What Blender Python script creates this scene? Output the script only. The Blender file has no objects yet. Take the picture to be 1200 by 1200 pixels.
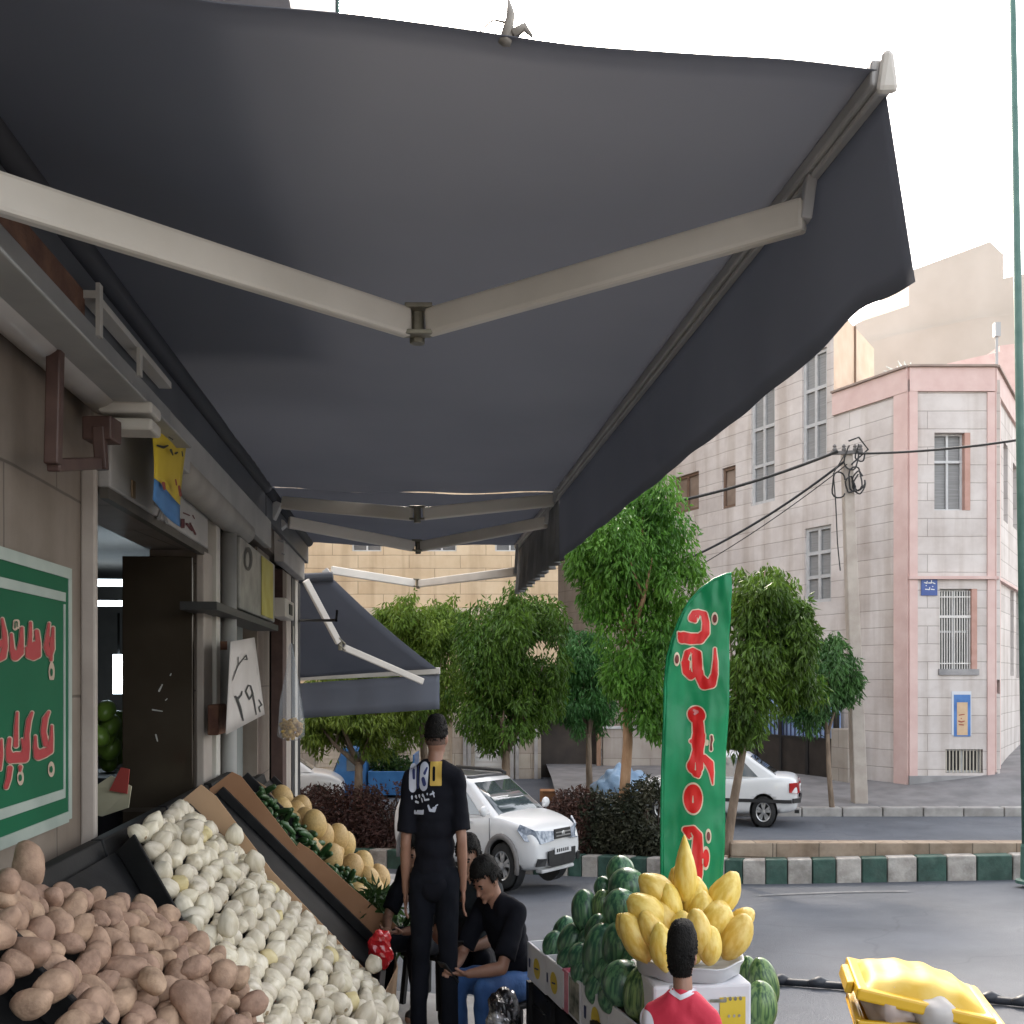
import bpy, math, random
import numpy as np
from mathutils import Vector, Matrix, Quaternion, Euler, noise
from mathutils.bvhtree import BVHTree
random.seed(7)
SC = bpy.context.scene
COL = SC.collection
V = Vector
F, HX, HY, CH = 1200.0, 600.0, 795.0, 1.7
TH = math.atan(115/1200); SN, CS = math.sin(TH), math.cos(TH)

def P(px, py, Y):
    return V(((px-HX)/F*Y, Y, CH+(HY-py)/F*Y))
def W(o, t, z):                                   # facade frame: o = out of the wall, t = along the street
    return V((o*CS-t*SN, o*SN+t*CS, z))
def T(o, px):
    k = (px-HX)/F
    return o*(CS-k*SN)/(SN+k*CS)
def FP(o, px, py):
    p = W(o, T(o, px), 0)
    p.z = CH+(HY-py)/F*p.y
    return p
def zroad(x, y):
    return -.359+.0342*max(-8, min(x, 14))-.0741*max(-4, min(y, 24))

# ------------------------------------------------------------------ materials
MATS = {}
def mat(name, c1, c2=None, sc=6.0, rough=.6, bump=0.0, bsc=60.0, metal=0.0, spec=.5, detail=6.0, lo=.35, hi=.65,
        coords='Object', island=0.0, trans=0.0, emit=None, coat=0.0, stretch=None, alpha=1.0, transm=0.0, sheen=0.0):
    if name in MATS: return MATS[name]
    m = bpy.data.materials.new(name); m.use_nodes = True
    nt = m.node_tree; N = nt.nodes; L = nt.links
    b = N['Principled BSDF']; out = N['Material Output']
    b.inputs['Roughness'].default_value = rough
    b.inputs['Metallic'].default_value = metal
    b.inputs['Specular IOR Level'].default_value = spec
    b.inputs['Coat Weight'].default_value = coat
    b.inputs['Alpha'].default_value = alpha
    b.inputs['Transmission Weight'].default_value = transm
    b.inputs['Sheen Weight'].default_value = sheen
    c1 = tuple(c1)+(1,); 
    b.inputs['Base Color'].default_value = c1
    tc = N.new('ShaderNodeTexCoord'); mp = N.new('ShaderNodeMapping')
    L.new(tc.outputs[coords], mp.inputs[0])
    if stretch: mp.inputs['Scale'].default_value = stretch
    col = None
    if c2 is not None:
        c2 = tuple(c2)+(1,)
        nz = N.new('ShaderNodeTexNoise'); nz.inputs['Scale'].default_value = sc; nz.inputs['Detail'].default_value = detail
        L.new(mp.outputs[0], nz.inputs['Vector'])
        r = N.new('ShaderNodeValToRGB'); r.color_ramp.elements[0].position = lo; r.color_ramp.elements[1].position = hi
        r.color_ramp.elements[0].color = c1; r.color_ramp.elements[1].color = c2
        L.new(nz.outputs['Fac'], r.inputs[0]); col = r.outputs[0]
        L.new(col, b.inputs['Base Color'])
    if island:
        g = N.new('ShaderNodeNewGeometry'); oi = N.new('ShaderNodeObjectInfo')
        hv = N.new('ShaderNodeHueSaturation')
        ad = N.new('ShaderNodeMath'); ad.operation = 'ADD'; L.new(g.outputs['Random Per Island'], ad.inputs[0]); L.new(oi.outputs['Random'], ad.inputs[1])
        mr = N.new('ShaderNodeMapRange'); mr.inputs[1].default_value = 0; mr.inputs[2].default_value = 2
        mr.inputs[3].default_value = 1-island; mr.inputs[4].default_value = 1+island
        L.new(ad.outputs[0], mr.inputs[0]); L.new(mr.outputs[0], hv.inputs['Value'])
        mh = N.new('ShaderNodeMapRange'); mh.inputs[1].default_value = 0; mh.inputs[2].default_value = 1
        mh.inputs[3].default_value = .5-.03*island; mh.inputs[4].default_value = .5+.03*island
        L.new(oi.outputs['Random'], mh.inputs[0]); L.new(mh.outputs[0], hv.inputs['Hue'])
        if col: L.new(col, hv.inputs['Color'])
        else: hv.inputs['Color'].default_value = c1
        col = hv.outputs[0]; L.new(col, b.inputs['Base Color'])
    if bump:
        n2 = N.new('ShaderNodeTexNoise'); n2.inputs['Scale'].default_value = bsc; n2.inputs['Detail'].default_value = 5
        L.new(mp.outputs[0], n2.inputs['Vector'])
        bp = N.new('ShaderNodeBump'); bp.inputs['Strength'].default_value = bump; bp.inputs['Distance'].default_value = .02
        L.new(n2.outputs['Fac'], bp.inputs['Height']); L.new(bp.outputs[0], b.inputs['Normal'])
    if trans:
        t = N.new('ShaderNodeBsdfTranslucent'); mx = N.new('ShaderNodeMixShader'); mx.inputs[0].default_value = trans
        if col: L.new(col, t.inputs[0])
        else: t.inputs[0].default_value = c1
        L.new(b.outputs[0], mx.inputs[1]); L.new(t.outputs[0], mx.inputs[2]); L.new(mx.outputs[0], out.inputs[0])
    if emit:
        b.inputs['Emission Color'].default_value = tuple(emit[:3])+(1,); b.inputs['Emission Strength'].default_value = emit[3]
    MATS[name] = m
    return m

def cloth_through(m, fac, col, rough):
    """let some light straggle forward through the weave"""
    nt = m.node_tree; N = nt.nodes; L = nt.links; out = N['Material Output']; src = out.inputs[0].links[0].from_socket
    r = N.new('ShaderNodeBsdfRefraction'); r.inputs['IOR'].default_value = 1.22; r.inputs['Roughness'].default_value = rough; r.inputs['Color'].default_value = tuple(col)+(1,)
    mx = N.new('ShaderNodeMixShader'); mx.inputs[0].default_value = fac
    L.new(src, mx.inputs[1]); L.new(r.outputs[0], mx.inputs[2]); L.new(mx.outputs[0], out.inputs[0])
    return m
def weather(m, c=.72, sc=.35, crack=0.0):
    """broad patches (and fine cracks) over a material's own colour"""
    nt = m.node_tree; N = nt.nodes; L = nt.links; b = N['Principled BSDF']; src = b.inputs['Base Color'].links[0].from_socket
    tc = N.new('ShaderNodeTexCoord'); nz = N.new('ShaderNodeTexNoise'); nz.inputs['Scale'].default_value = sc; nz.inputs['Detail'].default_value = 9; nz.inputs['Roughness'].default_value = .7
    L.new(tc.outputs['Object'], nz.inputs['Vector'])
    r = N.new('ShaderNodeValToRGB'); r.color_ramp.elements[0].position = .38; r.color_ramp.elements[1].position = .6; r.color_ramp.elements[0].color = (c,c,c*.99,1); r.color_ramp.elements[1].color = (1,1,1,1)
    L.new(nz.outputs['Fac'], r.inputs[0])
    mx = N.new('ShaderNodeMixRGB'); mx.blend_type = 'MULTIPLY'; mx.inputs[0].default_value = 1; L.new(src, mx.inputs[1]); L.new(r.outputs[0], mx.inputs[2]); col = mx.outputs[0]
    if crack:
        n2 = N.new('ShaderNodeTexNoise'); n2.inputs['Scale'].default_value = 1.2; L.new(tc.outputs['Object'], n2.inputs['Vector'])
        ad = N.new('ShaderNodeVectorMath'); sc_ = N.new('ShaderNodeVectorMath'); sc_.operation = 'SCALE'; sc_.inputs[3].default_value = .9; L.new(n2.outputs['Color'], sc_.inputs[0]); L.new(tc.outputs['Object'], ad.inputs[0]); L.new(sc_.outputs[0], ad.inputs[1])
        v = N.new('ShaderNodeTexVoronoi'); v.feature = 'DISTANCE_TO_EDGE'; v.inputs['Scale'].default_value = .42; L.new(ad.outputs[0], v.inputs['Vector'])
        r2 = N.new('ShaderNodeValToRGB'); r2.color_ramp.elements[0].position = .002; r2.color_ramp.elements[1].position = .011; k = 1-crack; r2.color_ramp.elements[0].color = (k,k,k,1); r2.color_ramp.elements[1].color = (1,1,1,1)
        L.new(v.outputs['Distance'], r2.inputs[0]); m2 = N.new('ShaderNodeMixRGB'); m2.blend_type = 'MULTIPLY'; m2.inputs[0].default_value = 1; L.new(col, m2.inputs[1]); L.new(r2.outputs[0], m2.inputs[2]); col = m2.outputs[0]
    L.new(col, b.inputs['Base Color']); return m

def stone(name, c1, c2, mortar, bw, bh, ms=.012, rough=.75, bump=.25, off=.5, dirt=None, nsc=1.2):
    """coursed cladding in the wall's own plane (box-projected UV in metres)"""
    if name in MATS: return MATS[name]
    m = bpy.data.materials.new(name); m.use_nodes = True
    nt = m.node_tree; N = nt.nodes; L = nt.links; b = N['Principled BSDF']
    b.inputs['Roughness'].default_value = rough; b.inputs['Specular IOR Level'].default_value = .3
    uv = N.new('ShaderNodeUVMap')
    dn = N.new('ShaderNodeTexNoise'); dn.inputs['Scale'].default_value = 1.7; L.new(uv.outputs[0], dn.inputs['Vector'])
    dm = N.new('ShaderNodeVectorMath'); dm.operation = 'SCALE'; dm.inputs[3].default_value = .03; L.new(dn.outputs['Color'], dm.inputs[0])
    da = N.new('ShaderNodeVectorMath'); L.new(uv.outputs[0], da.inputs[0]); L.new(dm.outputs[0], da.inputs[1])
    br = N.new('ShaderNodeTexBrick'); L.new(da.outputs[0], br.inputs['Vector'])
    br.inputs['Scale'].default_value = 1; br.inputs['Brick Width'].default_value = bw; br.inputs['Row Height'].default_value = bh
    br.inputs['Mortar Size'].default_value = ms; br.inputs['Mortar Smooth'].default_value = .6; br.offset = off
    br.inputs['Color1'].default_value = tuple(c1)+(1,); br.inputs['Color2'].default_value = tuple(c2)+(1,); br.inputs['Mortar'].default_value = tuple(mortar)+(1,)
    nz = N.new('ShaderNodeTexNoise'); nz.inputs['Scale'].default_value = nsc; nz.inputs['Detail'].default_value = 8; nz.inputs['Roughness'].default_value = .65
    L.new(uv.outputs[0], nz.inputs['Vector'])
    mx = N.new('ShaderNodeMixRGB'); mx.blend_type = 'MULTIPLY'; mx.inputs[0].default_value = .75
    mp = N.new('ShaderNodeMapping'); mp.inputs['Scale'].default_value = (2.4,.16,1); L.new(uv.outputs[0], mp.inputs[0]); ns = N.new('ShaderNodeTexNoise'); ns.inputs['Scale'].default_value = 1; ns.inputs['Detail'].default_value = 6; L.new(mp.outputs[0], ns.inputs['Vector'])
    rs = N.new('ShaderNodeValToRGB'); rs.color_ramp.elements[0].position = .36; rs.color_ramp.elements[1].position = .52; rs.color_ramp.elements[0].color = (.82,.79,.76,1); rs.color_ramp.elements[1].color = (1,1,1,1); L.new(ns.outputs['Fac'], rs.inputs[0])
    ms_ = N.new('ShaderNodeMixRGB'); ms_.blend_type = 'MULTIPLY'; ms_.inputs[0].default_value = 1
    r = N.new('ShaderNodeValToRGB'); r.color_ramp.elements[0].position = .3; r.color_ramp.elements[1].position = .62
    d = dirt or (.72, .69, .66); r.color_ramp.elements[0].color = tuple(d)+(1,); r.color_ramp.elements[1].color = (1, 1, 1, 1)
    L.new(nz.outputs['Fac'], r.inputs[0]); L.new(br.outputs['Color'], mx.inputs[1]); L.new(r.outputs[0], mx.inputs[2])
    L.new(mx.outputs[0], ms_.inputs[1]); L.new(rs.outputs[0], ms_.inputs[2]); L.new(ms_.outputs[0], b.inputs['Base Color'])
    bp = N.new('ShaderNodeBump'); bp.inputs['Strength'].default_value = bump; bp.inputs['Distance'].default_value = .02; bp.invert = True
    L.new(br.outputs['Fac'], bp.inputs['Height']); L.new(bp.outputs[0], b.inputs['Normal'])
    MATS[name] = m
    return m

# ------------------------------------------------------------------ mesh builder
class MB:
    def __init__(s): s.v = []; s.f = []
    def add(s, vs, fs):
        n = len(s.v); s.v += [V(p) for p in vs]; s.f += [tuple(i+n for i in f) for f in fs]; return s
    def hexa(s, p):                               # 8 corners: bottom ring 0-3, top ring 4-7
        return s.add(p, [(0,3,2,1),(4,5,6,7),(0,1,5,4),(1,2,6,5),(2,3,7,6),(3,0,4,7)])
    def box(s, a, b):
        x0,y0,z0 = a; x1,y1,z1 = b
        return s.hexa([(x0,y0,z0),(x1,y0,z0),(x1,y1,z0),(x0,y1,z0),(x0,y0,z1),(x1,y0,z1),(x1,y1,z1),(x0,y1,z1)])
    def fbox(s, o0, o1, t0, t1, z0, z1):          # box in the facade frame
        return s.hexa([W(o0,t0,z0),W(o1,t0,z0),W(o1,t1,z0),W(o0,t1,z0),W(o0,t0,z1),W(o1,t0,z1),W(o1,t1,z1),W(o0,t1,z1)])
    def bar(s, p0, p1, w, h, up=(0,0,1)):         # rectangular bar between two points
        p0, p1 = V(p0), V(p1); d = (p1-p0).normalized(); r = d.cross(V(up)).normalized(); u = r.cross(d)
        r *= w/2; u *= h/2
        return s.hexa([p0-r-u,p0+r-u,p1+r-u,p1-r-u,p0-r+u,p0+r+u,p1+r+u,p1-r+u])
    def tube(s, pts, rad, n=10, cap=True, flat=1.0):
        pts = [V(p) for p in pts]; rs = rad if isinstance(rad, (list, tuple)) else [rad]*len(pts)
        vs = []; fs = []; pr = None
        for i, p in enumerate(pts):
            d = (pts[min(i+1,len(pts)-1)]-pts[max(i-1,0)]).normalized()
            if pr is None:
                pr = d.orthogonal().normalized()
            else:
                pr = (pr-d*pr.dot(d)); pr = pr.normalized() if pr.length > 1e-6 else d.orthogonal().normalized()
            q = d.cross(pr)
            for k in range(n):
                a = 2*math.pi*k/n; vs.append(p+(pr*math.cos(a)+q*math.sin(a)*flat)*rs[i])
        m = len(pts)
        for i in range(m-1):
            for k in range(n):
                fs.append((i*n+k, i*n+(k+1)%n, (i+1)*n+(k+1)%n, (i+1)*n+k))
        if cap: fs.append(tuple(range(n))[::-1]); fs.append(tuple((m-1)*n+k for k in range(n)))
        return s.add(vs, fs)
    def lathe(s, prof, n=24, c=(0,0,0), axis='z', cap=False):
        vs = []; fs = []; c = V(c)
        for (r, h) in prof:
            for k in range(n):
                a = 2*math.pi*k/n; x, y = r*math.cos(a), r*math.sin(a)
                vs.append(c+(V((x,y,h)) if axis == 'z' else V((x,h,y)) if axis == 'y' else V((h,x,y))))
        for i in range(len(prof)-1):
            for k in range(n): fs.append((i*n+k, i*n+(k+1)%n, (i+1)*n+(k+1)%n, (i+1)*n+k))
        if cap:
            fs.append(tuple(range(n))[::-1]); fs.append(tuple((len(prof)-1)*n+k for k in range(n)))
        return s.add(vs, fs)
    def ell(s, c, r, n=14, m=10, rot=None):
        c = V(c); r = (r,r,r) if not hasattr(r, '__len__') else r
        vs = []; fs = []
        for i in range(m+1):
            a = math.pi*i/m
            for k in range(n):
                b = 2*math.pi*k/n
                p = V((r[0]*math.sin(a)*math.cos(b), r[1]*math.sin(a)*math.sin(b), r[2]*math.cos(a)))
                if rot is not None: p = rot @ p
                vs.append(c+p)
        for i in range(m):
            for k in range(n): fs.append((i*n+k, (i+1)*n+k, (i+1)*n+(k+1)%n, i*n+(k+1)%n))
        return s.add(vs, fs)
    def cap(s, p0, r0, p1, r1, n=12):             # tapered capsule
        s.tube([p0, p1], [r0, r1], n); s.ell(p0, r0, n, 8); s.ell(p1, r1, n, 8); return s
    def quad(s, a, b, c, d): return s.add([a,b,c,d], [(0,1,2,3)])
    def poly(s, pts): return s.add(pts, [tuple(range(len(pts)))])
    def prism(s, pts, off):                       # polygon extruded by a vector
        n = len(pts); pts = [V(p) for p in pts]; off = V(off)
        return s.add(pts+[p+off for p in pts], [tuple(range(n))[::-1], tuple(range(n,2*n))]+[(i,(i+1)%n,(i+1)%n+n,i+n) for i in range(n)])
    def grid(s, fn, nu, nv):
        vs = [fn(i/nu, j/nv) for j in range(nv+1) for i in range(nu+1)]
        return s.add(vs, [(j*(nu+1)+i, j*(nu+1)+i+1, (j+1)*(nu+1)+i+1, (j+1)*(nu+1)+i) for j in range(nv) for i in range(nu)])

def mesh_from(mb, name, uv=False, smooth=False, origin=None, fix=True):
    o = V(origin) if origin is not None else V((0,0,0))
    me = bpy.data.meshes.new(name)
    me.from_pydata([tuple(p-o) for p in mb.v], [], mb.f)
    if fix:
        import bmesh
        bm = bmesh.new(); bm.from_mesh(me); bmesh.ops.remove_doubles(bm, verts=bm.verts, dist=1e-6)
        bmesh.ops.recalc_face_normals(bm, faces=bm.faces); bm.to_mesh(me); bm.free()
    if uv:
        l = me.uv_layers.new(name='UVMap')
        for p in me.polygons:
            n = p.normal
            for li in p.loop_indices:
                q = me.vertices[me.loops[li].vertex_index].co+o
                if abs(n.z) > .7: l.data[li].uv = (q.x, q.y)
                else:
                    k = math.hypot(n.x, n.y); l.data[li].uv = ((-n.y*q.x+n.x*q.y)/k, q.z)
    if smooth: me.shade_smooth()
    return me
def wloc(o):
    p = V(o.location)
    while o.parent: o = o.parent; p = p+V(o.location)
    return p
def link(name, me, m, parent=None, loc=(0,0,0)):
    ob = bpy.data.objects.new(name, me); COL.objects.link(ob)
    if m: me.materials.append(m)
    if parent: ob.parent = parent
    ob.location = loc
    return ob
def obj(name, mb, m, parent=None, uv=False, smooth=False, bevel=0, base=None, solid=0, fix=True, local=False, label=None):
    """one mesh object; verts are in world space unless local"""
    if local: org = V((0,0,0)); loc = (0,0,0)
    elif parent is not None: org = wloc(parent); loc = (0,0,0)
    else:
        if base is None:
            xs = [p.x for p in mb.v]; ys = [p.y for p in mb.v]; zs = [p.z for p in mb.v]
            base = ((min(xs)+max(xs))/2, (min(ys)+max(ys))/2, min(zs))
        org = V(base); loc = org
    me = mesh_from(mb, name, uv, smooth, org, fix)
    ob = link(name, me, m, parent, loc)
    if solid:
        s = ob.modifiers.new('s', 'SOLIDIFY'); s.thickness = solid; s.offset = 0
    if bevel:
        b = ob.modifiers.new('b', 'BEVEL'); b.width = bevel; b.segments = 2; b.limit_method = 'ANGLE'; b.angle_limit = math.radians(40)
    if label: ob['label'] = label
    return ob
def tag(o, label, cat, group=None, kind=None):
    o['label'] = label; o['category'] = cat
    if group: o['group'] = group
    if kind: o['kind'] = kind
    return o
def thing(name, label, cat, loc=(0,0,0), rz=0, group=None, scale=None):
    o = bpy.data.objects.new(name, None); COL.objects.link(o); o.location = loc; o.rotation_euler = (0,0,rz); o.empty_display_size = .1
    if scale: o.scale = scale
    return tag(o, label, cat, group)
def struct(o): o['kind'] = 'structure'; return o
def copy_tree(o, parent=None):
    c = o.copy(); COL.objects.link(c)
    if parent: c.parent = parent
    for ch in list(o.children): copy_tree(ch, c)
    return c
def bake(ob):
    """apply an object's modifiers"""
    dg = bpy.context.evaluated_depsgraph_get(); dg.update()
    me = bpy.data.meshes.new_from_object(ob.evaluated_get(dg)); old = ob.data
    ob.modifiers.clear(); ob.data = me; me.name = ob.name; bpy.data.meshes.remove(old)
    return ob
def remesh(name, mb, m, parent, voxel=.012, smooth=3, local=True, fold=0.0):
    me = mesh_from(mb, name, fix=False)
    ob = link(name, me, m, parent)
    r = ob.modifiers.new('r', 'REMESH'); r.mode = 'VOXEL'; r.voxel_size = voxel; r.use_smooth_shade = True
    if smooth:
        s = ob.modifiers.new('s', 'SMOOTH'); s.factor = .5; s.iterations = smooth
    bake(ob); ob.data.shade_smooth()
    if fold:
        vs = ob.data.vertices; ns = [v.normal.copy() for v in vs]; sd = len(name)*1.7+wloc(ob).x*9
        for v, n in zip(vs, ns):
            p = v.co; a = noise.noise(V((p.x*9+sd, p.y*9, p.z*5+3*noise.noise(p*3))))*.65+noise.noise(V((p.x*5+p.z*14, p.y*12, p.z*9+sd)))*.5
            v.co = p+n*fold*a
    return ob

# ------------------------------------------------------------------ lettering: union of tapered strokes, contoured without overlaps
def sd_field(strokes, X, Y):
    D = np.full(X.shape, 1e9)
    for s in strokes:
        if s[0] == 'e':                           # ellipse cx cy rx ry
            _, cx, cy, rx, ry = s
            k = np.sqrt(((X-cx)/rx)**2+((Y-cy)/ry)**2); D = np.minimum(D, (k-1)*min(rx, ry)); continue
        if s[0] == 'r':
            _, x0, y0, x1, y1 = s
            dx = np.maximum(x0-X, X-x1); dy = np.maximum(y0-Y, Y-y1); D = np.minimum(D, np.maximum(dx, dy)); continue
        for (x0,y0,r0), (x1,y1,r1) in zip(s[:-1], s[1:]):
            dx, dy = x1-x0, y1-y0; l2 = dx*dx+dy*dy+1e-9
            h = np.clip(((X-x0)*dx+(Y-y0)*dy)/l2, 0, 1)
            D = np.minimum(D, np.hypot(X-x0-h*dx, Y-y0-h*dy)-(r0+(r1-r0)*h))
    return D
def glyph(mb, strokes, fn, cell, delta=0.0, holes=None):
    pts = []
    for s in strokes:
        if s[0] == 'e': pts += [(s[1]-s[3], s[2]-s[4]), (s[1]+s[3], s[2]+s[4])]
        elif s[0] == 'r': pts += [(s[1], s[2]), (s[3], s[4])]
        else: pts += [(x-r, y-r) for x,y,r in s]+[(x+r, y+r) for x,y,r in s]
    x0 = min(p[0] for p in pts)-delta-2*cell; x1 = max(p[0] for p in pts)+delta+2*cell
    y0 = min(p[1] for p in pts)-delta-2*cell; y1 = max(p[1] for p in pts)+delta+2*cell
    nx = int((x1-x0)/cell)+1; ny = int((y1-y0)/cell)+1
    X, Y = np.meshgrid(x0+np.arange(nx+1)*cell, y0+np.arange(ny+1)*cell)
    D = sd_field(strokes, X, Y)-delta
    if holes is not None: D = np.maximum(D, -sd_field(holes, X, Y))
    D = np.where(np.abs(D) < 1e-5, 1e-5, D)
    idx = {}; vs = []; fs = []
    def vert(key, p):
        if key not in idx: idx[key] = len(vs); vs.append(fn(*p))
        return idx[key]
    for j in range(ny):
        for i in range(nx):
            c = [(i,j),(i+1,j),(i+1,j+1),(i,j+1)]; d = [D[q[1],q[0]] for q in c]
            if min(d) >= 0: continue
            poly = []
            for a in range(4):
                b = (a+1) % 4
                if d[a] < 0: poly.append(vert(c[a], (X[c[a][1],c[a][0]], Y[c[a][1],c[a][0]])))
                if (d[a] < 0) != (d[b] < 0):
                    t = d[a]/(d[a]-d[b]); xa, ya = X[c[a][1],c[a][0]], Y[c[a][1],c[a][0]]; xb, yb = X[c[b][1],c[b][0]], Y[c[b][1],c[b][0]]
                    poly.append(vert(tuple(sorted((c[a], c[b]))), (xa+(xb-xa)*t, ya+(yb-ya)*t)))
            if len(poly) > 2: fs.append(tuple(poly))
    mb.add(vs, fs)
    return mb

# ------------------------------------------------------------------ foliage
def leaf_mesh(clumps, n, ll, lw, seed, droop=1.0, gap=-.12, gsc=1.1, shell=.45):
    rng = np.random.default_rng(seed)
    vol = np.array([c[1][0]*c[1][1]*c[1][2] for c in clumps])**.7; vol /= vol.sum()
    vs = []; fs = []; k = 0
    while k < n:
        ci = rng.choice(len(clumps), p=vol); c, r = clumps[ci]
        d = rng.normal(size=3); d /= np.linalg.norm(d)
        rad = rng.random()**shell
        p = V((c[0]+d[0]*r[0]*rad, c[1]+d[1]*r[1]*rad, c[2]+d[2]*r[2]*rad))
        if noise.noise(p*gsc+V((seed*3.1, 0, 0))) < gap+.08*rng.normal(): k += .15; continue
        ax = V((d[0]*.45, d[1]*.45, -droop*(.6+.5*rng.random())+d[2]*.25))+V(rng.normal(size=3))*.33
        ax.normalize(); wv = ax.cross(V(rng.normal(size=3))).normalized(); nn = ax.cross(wv)
        l = ll*(.6+.75*rng.random()); w = lw*(.7+.6*rng.random())
        b = len(vs)
        vs += [p, p+ax*l*.45+wv*w/2+nn*w*.12, p+ax*l-nn*l*.1, p+ax*l*.45-wv*w/2+nn*w*.12]
        fs.append((b, b+1, b+2, b+3)); k += 1
    m = MB(); m.v = vs; m.f = fs
    return m
def sub_clumps(ell, seed, k=9, f=.5):
    rng = random.Random(seed); out = []
    for (c, r) in ell:
        out.append((c, tuple(q*.72 for q in r)))
        for _ in range(k):
            d = V((rng.gauss(0,1), rng.gauss(0,1), rng.gauss(0,1))).normalized(); g = f*(.7+.6*rng.random())
            out.append((tuple(c[i]+d[i]*r[i]*(.95-g*.55) for i in range(3)), tuple(r[i]*g for i in range(3))))
        for _ in range(5):
            d = V((rng.gauss(0,1), rng.gauss(0,.7), rng.gauss(-.1,1))).normalized(); g = .12+.14*rng.random()
            out.append((tuple(c[i]+d[i]*r[i]*(.98+.12*rng.random()) for i in range(3)), (r[0]*g, r[1]*g, r[2]*g*1.3)))
    return out
# ================================================================== SETTING: ground, roads, kerbs
M_asph = mat('asphalt', (.081,.089,.106), (.116,.126,.146), sc=1.1, rough=.8, bump=.5, bsc=120, detail=10, lo=.3, hi=.72)
weather(M_asph, .80, .3, .16)
M_pave = mat('pavement', (.24,.23,.225), (.34,.33,.32), sc=3, rough=.8, bump=.2, bsc=40); weather(M_pave, .7, 1.1, .5)
M_dirt = mat('dirt', (.12,.1,.08), (.18,.15,.12), sc=.3, rough=.9)
KP = [(13,14.0),(9,14.6),(5.5,14.95),(3.6,15.25),(2.6,15.8),(1.7,16.6),(-2.4,19.2),(-6,21.4),(-13,25.5)]
def yk(x):
    for (x0,y0),(x1,y1) in zip(KP[:-1], KP[1:]):
        if x1 <= x <= x0: return y1+(y0-y1)*(x-x1)/(x0-x1)
    return KP[0][1] if x > KP[0][0] else KP[-1][1]
m = MB()
def fn(u, v):
    x = -13+26*u; y = -6+(yk(x)+.12+6)*v
    return V((x, y, zroad(x, y)+.012*noise.noise(V((x*.5, y*.5, 0)))))
m.grid(fn, 80, 80); struct(obj('near_road', m, M_asph, smooth=True, fix=False))
m = MB()
def fn(u, v):
    x = -13+60*u; y0 = yk(min(x,13))+(1.9 if x < 3 else .75)
    return V((x, y0+(60-y0)*v**1.5, -1.2))
m.grid(fn, 60, 30); struct(obj('far_road', m, M_asph, fix=False))
m = MB(); m.box((-300,-120,-3.4), (400,700,-3.0)); struct(obj('ground', m, M_dirt))
# street-corner pavement, falling with the street and to the gutter
def zpav(x, y):
    o = x*CS+y*SN
    return -.05*y-.1*max(0, o+.6)
def pavement_sheet(o0, o1, t0, t1):
    m = MB(); nu, nv = 8, 24
    def top(u, v):
        p = W(o0+(o1-o0)*u, t0+(t1-t0)*v, 0); p.z = zpav(p.x, p.y); return p
    m.grid(top, nu, nv)
    edge = [top(i/nu, 0) for i in range(nu+1)]+[top(1, j/nv) for j in range(1,nv+1)]+[top(1-i/nu, 1) for i in range(1,nu+1)]+[top(0, 1-j/nv) for j in range(1,nv)]
    n = len(edge)
    for i in range(n):
        a, b = edge[i], edge[(i+1)%n]; m.quad(a, b, V((b.x,b.y,-1.6)), V((a.x,a.y,-1.6)))
    return m
m = pavement_sheet(-1.75, .85, -4, 6.9); m.v += []; m2 = pavement_sheet(-1.75, -.2, 6.903, 12.4)
m.add(m2.v, m2.f); struct(obj('pavement', m, M_pave))
# faint worn road line
m = MB()
pts = []
for i in range(15):
    px = 890+i*12.5; x = (px-600)/1200
    py = 1051-5*math.sin(i/14*1.7)
    k = (HY-py)/F                              # ray: z = CH + k*Y ; z = zroad
    Y = (CH+.359)/(-k-.0741+.0342*x); pts.append(V((x*Y, Y, zroad(x*Y,Y)+.016)))
for a, b in zip(pts[:-1], pts[1:]):
    m.quad(a, b, b+V((0,.05,0)), a+V((0,.05,0)))
struct(obj('road_marking', m, mat('worn_white', (.13,.13,.137), (.22,.22,.225), sc=9, rough=.8)))
# painted kerb: stones cut where the photograph's paint changes
def kerb_at(px):
    k = (px-HX)/F
    for (x0,y0),(x1,y1) in zip(KP[:-1], KP[1:]):
        dx, dy = x1-x0, y1-y0; den = dx-k*dy
        if abs(den) < 1e-9: continue
        t = (k*y0-x0)/den
        if -1e-6 <= t <= 1+1e-6: return V((x0+dx*t, y0+dy*t, 0))
M_kx = None
M_kg = mat('kerb_green', (.03,.085,.065), (.06,.12,.095), sc=6, rough=.6, bump=.3, bsc=30)
M_kw = mat('kerb_white', (.34,.31,.28), (.5,.47,.43), sc=5, rough=.7, bump=.35, bsc=30)
weather(M_kg, .55, 2.6); weather(M_kw, .55, 2.2)
cuts = [330,350,371,391,411,432,453,473,494,515,536,558,580,602,624,645,665,681,700,719,738,757,776,795,813,831,849,870,897,923,952,980,1010,1040,1075,1110,1145,1187,1230,1275]
g0 = cuts.index(700)
mw, mg = MB(), MB()
for i, (a, b) in enumerate(zip(cuts[:-1], cuts[1:])):
    A, B = kerb_at(a), kerb_at(b)
    d = (B-A).normalized(); A += d*.006; B -= d*.006; nrm = V((-d.y, d.x, 0))
    if nrm.y < 0: nrm = -nrm
    za, zb = zroad(A.x, A.y), zroad(B.x, B.y); tgt = mg if (i-g0) % 2 == 0 else mw
    hA = .365 if A.x > 3 else .35; j = .012*random.random()
    tgt.hexa([A+V((0,0,za-.1)), B+V((0,0,zb-.1)), B+nrm*.22+V((0,0,zb-.1)), A+nrm*.22+V((0,0,za-.1)),
              A+V((0,0,za+hA-j)), B+V((0,0,zb+hA-j)), B+nrm*.22+V((0,0,zb+hA-j)), A+nrm*.22+V((0,0,za+hA-j))])
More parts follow.
